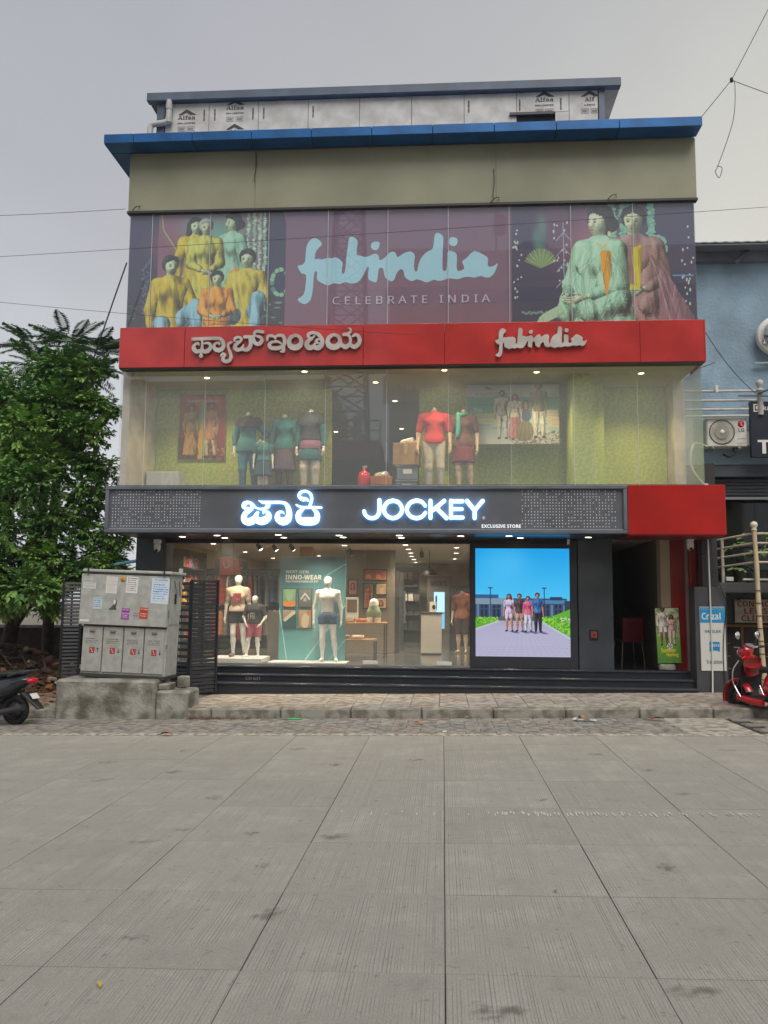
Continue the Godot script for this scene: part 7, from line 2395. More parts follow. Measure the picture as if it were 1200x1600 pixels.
func trees():
	var bark := mat(c8(74, 62, 50), 0.9, {"tex": TX.stain, "tri": 1.2, "normal": TX.nsoft, "nscale": 0.8})
	var t := thing("broadleaf_tree", "large dense green tree beside the shop, leaning over the cabinet", "tree")
	limb(t, [Vector3(-8.6, -0.2, -1.6), Vector3(-8.4, 1.2, -1.5), Vector3(-7.9, 2.8, -1.3), Vector3(-7.7, 4.6, -1.2), Vector3(-7.5, 6.0, -1.1)], 0.17, 0.04, bark, "trunk")
	for e in [[Vector3(-8.4, 1.2, -1.5), Vector3(-9.0, 2.4, -1.0), Vector3(-9.2, 4.0, -0.8)], [Vector3(-8.0, 2.4, -1.3), Vector3(-7.2, 3.2, -0.8), Vector3(-6.7, 4.0, -0.8)], [Vector3(-8.35, 1.1, -1.5), Vector3(-7.6, 1.6, -0.8), Vector3(-6.7, 2.1, -0.6)], [Vector3(-7.8, 4.0, -1.2), Vector3(-8.4, 5.0, -1.0), Vector3(-8.8, 5.8, -1.0)], [Vector3(-7.7, 4.6, -1.2), Vector3(-7.0, 5.4, -0.8), Vector3(-6.7, 6.1, -0.7)]]:
		limb(t, e, 0.07, 0.015, bark)
	leaf_mass("crown", t, [
		[Vector3(-8.3, 5.45, -1.0), 0.95], [Vector3(-7.35, 5.55, -1.0), 0.85], [Vector3(-6.85, 6.0, -0.8), 0.42], [Vector3(-6.75, 5.35, -0.8), 0.42],
		[Vector3(-9.2, 4.6, -0.6), 1.0], [Vector3(-8.0, 4.6, -0.4), 1.0], [Vector3(-7.0, 4.55, -0.8), 0.62], [Vector3(-6.62, 4.0, -0.9), 0.38],
		[Vector3(-8.9, 3.4, -0.3), 1.0], [Vector3(-7.7, 3.4, -0.1), 1.0], [Vector3(-6.85, 3.3, -0.7), 0.55], [Vector3(-9.3, 2.4, 0.1), 0.85],
		[Vector3(-8.3, 2.35, 0.1), 0.9], [Vector3(-7.3, 2.3, 0.0), 0.85], [Vector3(-6.6, 2.5, -0.7), 0.55], [Vector3(-6.3, 2.3, -1.2), 0.5], [Vector3(-7.0, 1.65, 0.0), 0.45], [Vector3(-8.7, 1.6, 0.3), 0.5], [Vector3(-7.9, 1.55, 0.3), 0.45]], 1350, 0.108, 101, c8(62, 106, 58), c8(150, 188, 94), 8)
	var u := thing("pinnate_tree", "taller tree with feathery fronds behind the broadleaf crown", "tree")
	limb(u, [Vector3(-8.2, -0.2, -2.6), Vector3(-8.2, 3.0, -2.6), Vector3(-8.05, 5.6, -2.4), Vector3(-8.0, 6.6, -2.3)], 0.13, 0.04, bark, "trunk")
	var r := RandomNumberGenerator.new()
	r.seed = 55
	begin()
	for i in 15:
		for s in [-1.0, 1.0]:
			var z := 0.12 + i * 0.06
			var l: float = 0.24 * sin(PI * (0.18 + 0.8 * i / 15.0))
			var a := Vector3(0, -z * z * 0.25, z)
			var tip := a + Vector3(s * l, -0.05 - 0.05 * r.randf(), l * 0.5)
			var w := Vector3(0, 0, 0.028)
			var mid := a.lerp(tip, 0.5) + Vector3(0, 0.012, 0)
			T.set_smooth_group(-1)
			tri(a, mid + w, mid - w, Vector3.UP)
			tri(tip, mid + w, mid - w, Vector3.UP)
	tube([Vector3(0, 0, 0), Vector3(0, -0.06, 0.5), Vector3(0, -0.26, 1.02)], [0.009, 0.007, 0.003], 4)
	var frond := mesh_done()
	var mm := MultiMesh.new()
	mm.transform_format = MultiMesh.TRANSFORM_3D
	mm.use_colors = true
	mm.mesh = frond
	var xf := []
	for k in 170:
		var az := r.randf() * TAU
		var el := r.randf_range(-0.25, 0.8)
		var c: Vector3 = [Vector3(-7.9, 7.0, -2.3), Vector3(-8.6, 6.9, -2.2), Vector3(-7.3, 6.75, -2.1), Vector3(-8.3, 6.4, -2.0), Vector3(-7.5, 6.3, -2.0)][k % 5]
		var f := Vector3(cos(az) * cos(el), sin(el), sin(az) * cos(el))
		var x := Vector3.UP.cross(f).normalized()
		var s := r.randf_range(0.5, 0.85)
		xf.append(Transform3D(Basis(x * s, f.cross(x) * s, f * s), c + f * 0.15))
	mm.instance_count = xf.size()
	for i in xf.size():
		mm.set_instance_transform(i, xf[i])
		mm.set_instance_color(i, c8(44, 66, 58).srgb_to_linear().lerp(c8(92, 130, 70).srgb_to_linear(), r.randf()))
	var o := MultiMeshInstance3D.new()
	o.name = "crown"
	o.multimesh = mm
	o.material_override = mat(Color.WHITE, 0.55, {"vcol": true, "back": Color(0.2, 0.28, 0.12)})
	u.add_child(o, true)
	stuff(o)
	var h := thing("yellowish_shrub", "slender yellow-green shrub close to the shop's corner", "shrub")
	limb(h, [Vector3(-6.5, -0.1, -1.6), Vector3(-6.45, 2.0, -1.6), Vector3(-6.4, 4.0, -1.6)], 0.05, 0.015, bark, "stem")
	leaf_mass("foliage", h, [[Vector3(-6.42, 4.1, -1.6), 0.28], [Vector3(-6.5, 3.5, -1.6), 0.34], [Vector3(-6.4, 2.9, -1.6), 0.34]], 420, 0.10, 303, c8(80, 110, 48), c8(150, 170, 84), 7)
	# rubbish and dark ground under the trees
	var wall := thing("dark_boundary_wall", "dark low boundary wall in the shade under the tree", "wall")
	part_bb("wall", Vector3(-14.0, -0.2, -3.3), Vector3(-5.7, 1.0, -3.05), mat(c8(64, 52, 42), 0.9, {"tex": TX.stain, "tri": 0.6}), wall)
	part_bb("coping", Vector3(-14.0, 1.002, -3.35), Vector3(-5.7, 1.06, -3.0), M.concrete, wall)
	var hp := thing("rubbish_heap", "heap of rubble, dry leaves and rubbish under the tree", "rubbish heap")
	var n := FastNoiseLite.new()
	n.seed = 8
	n.frequency = 0.9
	n.fractal_octaves = 4
	begin()
	T.set_smooth_group(0)
	var G := []
	for i in 41:
		var row := []
		for j in 31:
			var x := -10.2 + i * 0.115
			var z := -2.6 + j * 0.12
			var d := clampf(1.0 - Vector2((x + 8.3) / 2.3, (z + 0.9) / 1.9).length(), 0, 1)
			row.append(Vector3(x, -0.16 + 0.95 * pow(d, 0.7) + n.get_noise_2d(x * 1.4, z * 1.4) * 0.16 * minf(1.0, d * 4.0), z))
		G.append(row)
	for i in 40:
		for j in 30:
			quad(G[i][j], G[i + 1][j], G[i + 1][j + 1], G[i][j + 1], Vector3.UP)
	stuff(done("mound", mat(c8(112, 92, 72), 0.95, {"tex": noise_tex(0.03, 77, c8(96, 70, 52), c8(214, 200, 176), 512, 5, 0.36, 0.64), "tri": 0.7}), hp))
	var top := func(x: float, z: float) -> float:
		var d := clampf(1.0 - Vector2((x + 8.3) / 2.3, (z + 0.9) / 1.9).length(), 0, 1)
		return -0.16 + 0.95 * pow(d, 0.7)
	for k in 90:
		begin()
		var s := Vector3(r.randf_range(0.05, 0.2), r.randf_range(0.02, 0.08), r.randf_range(0.05, 0.16))
		box(Vector3.ZERO, s, 0.012)
		var x := r.randf_range(-9.6, -6.5)
		var z := r.randf_range(-1.2, 0.75)
		var c: Color = [c8(170, 164, 154), c8(120, 84, 62), c8(150, 140, 130), c8(92, 74, 60), c8(196, 186, 170), c8(140, 96, 60)][k % 6]
		put("rubble_piece", mesh_done(), mat(c, 0.9), hp, Vector3(x, top.call(x, z) + 0.03, z), Vector3(r.randf_range(-0.5, 0.5), r.randf() * TAU, r.randf_range(-0.5, 0.5)))
	for k in 3:
		begin()
		tube([Vector3(-8.9 + k * 0.5, 0.55, -0.2), Vector3(-8.2 + k * 0.45, 0.75 - k * 0.1, -0.5), Vector3(-7.5 + k * 0.3, 0.42, 0.2)], [0.03, 0.024, 0.012], 6)
		done("dead_branch", bark, hp)
	begin()
	for k in 1500:
		T.set_smooth_group(-1)
		var x := r.randf_range(-10.0, -5.9)
		var z := r.randf_range(-1.4, 2.2)
		var a := r.randf() * TAU
		var l := r.randf_range(0.03, 0.08)
		var c := Vector3(x, maxf(top.call(x, z), 0.02) + r.randf_range(0.005, 0.04), z)
		var d := Vector3(cos(a), r.randf_range(-0.2, 0.3), sin(a)) * l
		var s := Vector3(-sin(a), r.randf_range(-0.3, 0.3), cos(a)) * l * 0.5
		tri(c - d, c + s, c + d, Vector3.UP)
		tri(c - d, c + d, c - s, Vector3.UP)
	stuff(done("dry_leaves", mat(c8(132, 88, 56), 0.9), hp))
	var bt := thing("blue_rail", "pale blue pipe leaning behind the cabinet at the dark column", "pipe")
	begin()
	tube([Vector3(-6.9, 2.12, -0.6), Vector3(-5.5, 2.34, -0.5)], 0.03, 8)
	done("pipe", mat(c8(110, 170, 200), 0.5), bt)

# ---------------------------------------------------------------- across the street: seen in the glass
func opposite():
	var tan := mat(c8(200, 146, 98), 0.8, {"tex": TX.grime, "tri": 0.2})
	var maroon := mat(c8(84, 34, 32), 0.7)
	var pale := mat(c8(196, 176, 148), 0.8, {"tex": TX.grime, "tri": 0.2})
	var a := thing("tan_office_block", "tall tan block with maroon cornices across the street, mirrored in the glass", "building")
	part_bb("wall", Vector3(-2.75, -0.3, 29.6), Vector3(16, 14.8, 40), pale, a)
	part_bb("upper_wall", Vector3(-2.75, 14.81, 29.6), Vector3(16, 19.8, 40), tan, a)
	part_bb("cornice", Vector3(-2.95, 17.0, 28.9), Vector3(16, 17.5, 29.59), maroon, a)
	part_bb("cornice", Vector3(-2.95, 14.7, 28.9), Vector3(16, 15.6, 29.59), maroon, a)
	part_bb("sign_fascia", Vector3(-3.0, 11.6, 29.2), Vector3(2.6, 12.9, 29.59), pale, a)
	text("lettering", "SBI Life", maroon, a, Vector3(-1.31, 12.25, 29.18), 3.1, 0.62, 0.05, true, "Droid Sans", Vector3(0, PI, 0))
	for k in 9:
		part_bb("window", Vector3(-2.2 + 2.0 * k, 12.95 if k > 2 else 13.1, 29.5), Vector3(-0.6 + 2.0 * k, 14.5, 29.58), M.black, a)
		part_bb("window", Vector3(-2.2 + 2.0 * k, 6.6, 29.5), Vector3(-0.6 + 2.0 * k, 9.4, 29.58), M.black, a)
	part_bb("shop_band", Vector3(-2.9, 2.4, 28.6), Vector3(16, 3.3, 29.59), mat(c8(150, 40, 40), 0.5), a)
	part_bb("shop_band", Vector3(-2.9, 1.9, 28.7), Vector3(16, 2.38, 29.59), M.white, a)
	part_bb("shop_opening", Vector3(-2.5, 0.0, 29.5), Vector3(15, 1.88, 29.59), M.black, a)
	part_bb("terrace_tank", Vector3(4.0, 19.81, 31), Vector3(5.6, 21.0, 33), maroon, a, 0.3)
	var d := thing("aerial_mast", "thin aerial with small dishes on the tan block's roof", "aerial")
	begin()
	tube([Vector3(2.72, 19.8, 30.2), Vector3(2.72, 22.2, 30.2)], 0.04, 6)
	done("pole", M.charcoal, d)
	for y in [21.0, 21.5]:
		begin()
		lathe(Vector3(2.9, y, 29.9), [Vector2(0.02, 0.0), Vector2(0.25, 0.03), Vector2(0.36, 0.12)], 16, Basis(Vector3.RIGHT, -PI / 2))
		done("dish", tan, d)
	var b := thing("low_tan_house", "lower tan house with two ledges across the street, mirrored in the glass", "building")
	part_bb("wall", Vector3(-18, -0.3, 29.6), Vector3(-5.9, 13.0, 40), tan, b)
	part_bb("ledge", Vector3(-18.2, 11.7, 28.9), Vector3(-5.75, 11.95, 29.59), pale, b)
	part_bb("ledge", Vector3(-18.2, 10.4, 28.8), Vector3(-5.75, 10.75, 29.59), pale, b)
	for k in 5:
		part_bb("window", Vector3(-17.2 + 2.3 * k, 5.2, 29.5), Vector3(-15.7 + 2.3 * k, 7.0, 29.58), M.black, b)
		part_bb("window", Vector3(-17.2 + 2.3 * k, 11.98, 29.5), Vector3(-15.7 + 2.3 * k, 12.8, 29.58), M.black, b)
	part_bb("shop_band", Vector3(-18, 2.4, 28.6), Vector3(-5.9, 3.3, 29.59), mat(c8(120, 36, 40), 0.5), b)
	text("lettering", "phone", M.white, b, Vector3(-9.5, 2.85, 28.58), 2.4, 0.55, 0.04, true, "Droid Sans", Vector3(0, PI, 0))
	part_bb("shop_opening", Vector3(-17.5, 0.0, 29.5), Vector3(-6.2, 2.3, 29.59), M.black, b)
	var g := thing("green_clinic_board", "green board lettered PAIN on the low tan house, mirrored in the glass", "sign")
	part_bb("board", Vector3(-15.8, 7.3, 29.2), Vector3(-11.6, 9.7, 29.45), mat(c8(110, 140, 60), 0.6), g)
	text("lettering", "PAIN", M.white, g, Vector3(-13.2, 7.8, 29.18), 2.2, 0.7, 0.04, true, "Droid Sans", Vector3(0, PI, 0))
	# lattice mast
	var t := thing("lattice_mast", "red and white lattice mast across the street, mirrored in the glass", "mast")
	var rm := mat(c8(120, 44, 32), 0.6)
	var wm := mat(c8(126, 96, 74), 0.6)
	var cx := -5.0
	var cz := 30.6
	for k in 15:
		var y0 := 6.0 + k * 1.3
		var y1 := y0 + 1.3
		var h0 := lerpf(1.25, 0.62, (y0 - 6.0) / 19.5)
		var h1 := lerpf(1.25, 0.62, (y1 - 6.0) / 19.5)
		begin()
		for q in 4:
			var s0 := Vector2.from_angle(PI / 4 + q * PI / 2) * 1.414
			var s1 := Vector2.from_angle(PI / 4 + (q + 1) * PI / 2) * 1.414
			tube([Vector3(cx + s0.x * h0, y0, cz + s0.y * h0), Vector3(cx + s0.x * h1, y1, cz + s0.y * h1)], 0.07, 5)
			tube([Vector3(cx + s0.x * h0, y0, cz + s0.y * h0), Vector3(cx + s1.x * h1, y1, cz + s1.y * h1)], 0.045, 4)
			tube([Vector3(cx + s1.x * h0, y0, cz + s1.y * h0), Vector3(cx + s0.x * h1, y1, cz + s0.y * h1)], 0.045, 4)
			tube([Vector3(cx + s0.x * h1, y1, cz + s0.y * h1), Vector3(cx + s1.x * h1, y1, cz + s1.y * h1)], 0.045, 4)
		done("lattice_section", rm if (k / 2) % 2 == 1 else wm, t)
	part_bb("platform", Vector3(cx - 1.3, 8.6, cz - 1.6), Vector3(cx + 1.9, 9.6, cz + 1.4), mat(c8(176, 74, 48), 0.7), t)
	begin()
	for y in [10.1, 10.6]:
		tube([Vector3(cx - 1.3, y, cz - 1.6), Vector3(cx + 1.9, y, cz - 1.6)], 0.04, 5)
	for i in 6:
		tube([Vector3(cx - 1.3 + i * 0.64, 9.6, cz - 1.6), Vector3(cx - 1.3 + i * 0.64, 10.6, cz - 1.6)], 0.035, 5)
	done("platform_rail", rm, t)
	part_bb("base_house", Vector3(cx - 0.8, -0.3, cz - 1.2), Vector3(cx + 2.2, 8.59, cz + 2), mat(c8(96, 66, 52), 0.8), t)
	part_bb("equipment_box", Vector3(cx + 0.5, 9.61, cz - 1.4), Vector3(cx + 0.9, 10.9, cz - 1.0), pale, t)

# ---------------------------------------------------------------- roadside cabinet
func note(w: int, h: int, bg: Color, inks: Array, rows: int, seed_: int) -> Texture2D:
	var p := Pic.new(w, h, bg)
	var r := RandomNumberGenerator.new()
	r.seed = seed_
	var rh := float(h) / (rows + 1)
	for i in rows:
		var x := w * 0.1
		var lim := w * r.randf_range(0.7, 0.92)
		var c: Color = inks[r.randi() % inks.size()]
		while x < lim:
			var l := r.randf_range(2, 7) * w / 60.0
			p.rect(x, rh * (i + 0.6), l, maxf(1, rh * r.randf_range(0.25, 0.5)), c)
			x += l + w / 50.0
	return p.tex()

func sticker(called: String, x: float, y: float, w: float, h: float, tex: Texture2D, parent: Node, z: float, rot := 0.0):
	begin()
	uvquad(Vector3(-w / 2, h / 2, 0), Vector3(w / 2, h / 2, 0), Vector3(w / 2, -h / 2, 0), Vector3(-w / 2, -h / 2, 0))
	done(called, mat(Color.WHITE, 0.6, {"tex": tex}), parent, Vector3(x, y, z), Vector3(0, 0, rot))

func cabinet():
	var p := thing("concrete_plinth", "stained concrete plinth under the grey roadside cabinet", "plinth")
	begin()
	box(Vector3(-4.83, 0.165, 2.36), Vector3(1.46, 0.60, 0.74), 0.035)
	done("main_block", M.concrete, p, Vector3.ZERO, Vector3.ZERO)
	begin()
	box(Vector3(-3.87, 0.09, 2.38), Vector3(0.47, 0.45, 0.62), 0.03)
	done("step_block", M.concrete, p)
	begin()
	box(Vector3(-4.02, 0.36, 2.42), Vector3(0.15, 0.09, 0.36), 0.015)
	box(Vector3(-3.86, 0.40, 2.15), Vector3(0.14, 0.17, 0.2), 0.015)
	done("broken_block", M.concrete, p)
	var c := thing("electrical_cabinet", "grey roadside electrical cabinet with stickers and four lower doors", "cabinet", Vector3(-4.70, 0.47, 2.2), Vector3(0, -0.05, -0.03))
	var gm := mat(c8(178, 181, 176), 0.5, {"tex": TX.streak, "tri": 0.6, "normal": TX.nsoft, "nscale": 0.15})
	var gd := mat(c8(172, 175, 170), 0.5, {"tex": TX.streak, "tri": 0.7, "normal": TX.nsoft, "nscale": 0.2})
	var sh := mat(c8(60, 60, 58), 0.6)
	part_bb("housing", Vector3(-0.63, 0.04, -0.25), Vector3(0.66, 1.53, 0.24), gm, c, 0.008)
	part_bb("base_frame", Vector3(-0.64, 0.0, -0.26), Vector3(0.67, 0.045, 0.26), sh, c)
	part_bb("front_cover", Vector3(-0.68, 0.76, 0.243), Vector3(0.665, 1.50, 0.31), gm, c, 0.008)
	part_bb("lid", Vector3(-0.66, 1.532, -0.29), Vector3(0.71, 1.575, 0.33), gm, c, 0.01)
	for x in [-0.57, 0.6]:
		part_bb("lid_hook", Vector3(x - 0.012, 1.50, 0.331), Vector3(x + 0.012, 1.575, 0.345), sh, c)
	for k in 4:
		var x := -0.62 + 0.318 * k
		var dr := part_bb("door", Vector3(x, 0.075, 0.243), Vector3(x + 0.302, 0.735, 0.262), gd, c, 0.006)
		part_bb("door_pull", Vector3(x + 0.11, 0.655, 0.263), Vector3(x + 0.19, 0.685, 0.285), mat(c8(120, 116, 104), 0.5), c, 0.005)
		sticker("scrawled_note", x + 0.15, 0.52, 0.24, 0.11, note(96, 44, c8(163, 165, 159), [c8(60, 62, 62)], 3, 60 + k), c, 0.2635, 0.02)
		part_bb("red_warning_sign", Vector3(x + 0.115, 0.345, 0.2628), Vector3(x + 0.195, 0.43, 0.266), mat(c8(170, 62, 58), 0.6), c, 0.002)
		begin()
		tube([Vector3(x + 0.135, 0.415, 0.267), Vector3(x + 0.16, 0.385, 0.267), Vector3(x + 0.15, 0.38, 0.267), Vector3(x + 0.175, 0.355, 0.267)], 0.004, 4)
		done("warning_mark", mat(c8(226, 206, 200), 0.6), c)
		begin()
		var up := 1.0 if k == 0 else -1.0
		tube([Vector3(x + 0.245, 0.36, 0.264), Vector3(x + 0.245, 0.425, 0.264)], 0.004, 4)
		var ty := 0.425 if k == 0 else 0.36
		tube([Vector3(x + 0.23, ty - up * 0.02, 0.264), Vector3(x + 0.245, ty, 0.264), Vector3(x + 0.26, ty - up * 0.02, 0.264)], 0.004, 4)
		done("arrow_mark", M.black, c)
		for nm in ["door_pull", "scrawled_note", "red_warning_sign", "warning_mark", "arrow_mark"]:
			for ch in c.get_children():
				if String(ch.name).begins_with(nm):
					adopt(ch, dr)
	for k in 3:
		part_bb("door_gap", Vector3(-0.315 + 0.318 * k, 0.075, 0.2415), Vector3(-0.305 + 0.318 * k, 0.735, 0.2445), sh, c)
	part_bb("drip_gap", Vector3(-0.62, 0.738, 0.2415), Vector3(0.66, 0.757, 0.248), sh, c)
	var z := 0.3125
	sticker("paper_sticker", -0.56, 1.435, 0.12, 0.06, note(60, 30, c8(190, 190, 184), [c8(130, 130, 126)], 2, 1), c, z)
	sticker("paper_sticker", -0.545, 1.33, 0.20, 0.09, note(100, 45, c8(206, 206, 200), [c8(150, 150, 146)], 3, 2), c, z, -0.03)
	sticker("paper_notice", -0.205, 1.35, 0.175, 0.25, note(90, 128, c8(214, 214, 208), [c8(176, 176, 170)], 9, 3), c, z, -0.03)
	sticker("paper_notice", 0.11, 1.36, 0.18, 0.24, note(90, 120, c8(222, 222, 218), [c8(80, 80, 82), c8(110, 110, 110)], 7, 4), c, z, -0.03)
	begin()
	lathe(Vector3(-0.035, 1.44, z), [Vector2(0.04, -0.001), Vector2(0.04, 0.002), Vector2(0.002, 0.003)], 14, Basis(Vector3.RIGHT, PI / 2))
	done("yellow_warning_disc", mat(c8(206, 150, 40), 0.6), c)
	text("lettering", "!", M.black, c, Vector3(-0.035, 1.44, z + 0.003), 0.012, 0.045, 0.002)
	sticker("blue_poster", 0.545, 1.285, 0.27, 0.37, note(120, 164, c8(206, 220, 232), [c8(60, 140, 206), c8(40, 110, 190), c8(90, 160, 214), c8(200, 190, 150)], 10, 5), c, z, -0.02)
	sticker("torn_sticker", -0.40, 1.075, 0.13, 0.17, note(60, 80, c8(190, 206, 214), [c8(60, 140, 190), c8(50, 54, 60)], 5, 6), c, z, 0.03)
	begin()
	prism(PackedVector2Array([Vector2(-0.06, -0.07), Vector2(0.06, -0.07), Vector2(0.05, -0.03), Vector2(0.06, 0.03), Vector2(0.045, 0.09), Vector2(0.02, 0.06), Vector2(0.015, 0.01), Vector2(-0.02, -0.03)]), 0, 0.002, Vector3(-0.165, 1.06, z))
	done("bird_sticker", mat(c8(76, 76, 76), 0.6), c)
	begin()
	ball(Vector3(-0.14, 1.10, z + 0.002), Vector3(0.018, 0.04, 0.003), 8)
	done("sticker_highlight", M.white, c)
	sticker("purple_sticker", 0.035, 0.935, 0.125, 0.165, note(60, 80, c8(150, 80, 160), [c8(226, 222, 226), c8(60, 56, 66)], 5, 8), c, z, -0.05)
	sticker("red_sticker", 0.315, 0.955, 0.13, 0.165, note(60, 80, c8(196, 70, 50), [c8(60, 56, 56), c8(214, 206, 190)], 4, 9), c, z, -0.03)
	sticker("scrawled_note", 0.2, 0.92, 0.10, 0.09, note(50, 44, c8(162, 164, 158), [c8(70, 70, 70)], 2, 12), c, z - 0.0012)
	part_bb("scuff", Vector3(-0.66, 0.80, 0.311), Vector3(-0.52, 0.83, 0.3125), M.white, c)
	# side fittings
	part_bb("side_plate", Vector3(0.662, 0.80, -0.18), Vector3(0.672, 1.48, 0.22), gm, c, 0.003)
	part_bb("side_lock", Vector3(0.673, 1.10, 0.0), Vector3(0.69, 1.25, 0.05), M.black, c, 0.004)
	begin()
	tube([Vector3(0.675, 1.45, 0.10), Vector3(0.70, 1.25, 0.02)], 0.008, 6)
	tube([Vector3(0.675, 1.45, -0.1), Vector3(0.70, 1.22, -0.12)], 0.012, 6)
	done("stay_rod", mat(c8(120, 122, 118), 0.5), c)
	for y in [0.45, 0.95]:
		begin()
		tube([Vector3(0.672, y, 0.25), Vector3(0.672, y + 0.06, 0.25)], 0.014, 6)
		done("hinge", mat(c8(120, 122, 118), 0.5), c)
	part_bb("side_post", Vector3(0.60, 1.0, -0.28), Vector3(0.66, 1.64, -0.253), gm, c, 0.004)

func louvre(called: String, label: String, a: Vector3, b: Vector3, y0: float, y1: float, n: int, m: Material, fill := 0.62):
	var d := Vector3(b.x - a.x, 0, b.z - a.z)
	var L := d.length()
	var t := thing(called, label, "gate", Vector3(a.x, y0, a.z), Vector3(0, atan2(-d.z, d.x), 0), "black folding louvred gates")
	var h := y1 - y0
	for x in [0.0, L]:
		part_bb("stile", Vector3(x - 0.018, 0, -0.022), Vector3(x + 0.018, h, 0.022), m, t, 0.004)
	var sm := mkbox(Vector3(L - 0.036, h / n * fill, 0.016), 0.003)
	for k in n:
		put("slat", sm, m, t, Vector3(L * 0.5, (k + 0.5) * h / n, 0.0), Vector3(-0.35 + rng.randf_range(-0.05, 0.05), 0, rng.randf_range(-0.004, 0.004)))
	part_bb("middle_rail", Vector3(L * 0.45, 0, -0.028), Vector3(L * 0.45 + 0.03, h, -0.016), m, t)

func gates():
	var m := mat(c8(34, 37, 44), 0.5, {"tex": TX.grime, "tri": 0.8})
	louvre("louvred_gate", "black louvred gate leaf standing open directly behind the cabinet", Vector3(-4.62, 0, 1.0), Vector3(-4.05, 0, 1.28), 0.13, 1.93, 17, m, 0.42)
	louvre("louvred_gate", "close-slatted black gate leaf folded at the shop steps", Vector3(-4.03, 0, 1.28), Vector3(-3.72, 0, 0.86), 0.12, 1.95, 30, m, 0.78)
	louvre("louvred_gate", "narrow black gate leaf at the cabinet's far side under the tree", Vector3(-6.24, 0, 1.1), Vector3(-6.0, 0, 0.95), 0.15, 1.9, 30, m, 0.7)

# ---------------------------------------------------------------- scooters: local +x is forward
func oval(x: float, y: float, hh: float, hw: float, n := 14) -> Array:
	return ring(Vector3(x, y, 0), Vector3(0, hh, 0), Vector3(0, 0, hw), n)

func wheel(t: Node, called: String, c: Vector3, rad: float, rim_m: Material):
	var w := MeshInstance3D.new()
	begin()
	var R := []
	for i in 25:
		var a := TAU * i / 24.0
		R.append(ring(c + Vector3(cos(a), sin(a), 0) * (rad - 0.05), Vector3(cos(a), sin(a), 0) * 0.05, Vector3(0, 0, 0.048), 9))
	rings(R, true, false)
	w = done(called, M.rubber, t)
	begin()
	lathe(c, [Vector2(0.03, -0.05), Vector2(0.05, -0.03), Vector2(rad - 0.11, -0.025), Vector2(rad - 0.095, -0.04), Vector2(rad - 0.09, 0.04), Vector2(rad - 0.105, 0.025), Vector2(0.05, 0.03), Vector2(0.03, 0.05)], 20, Basis(Vector3.RIGHT, PI / 2))
	done("rim", rim_m, w)

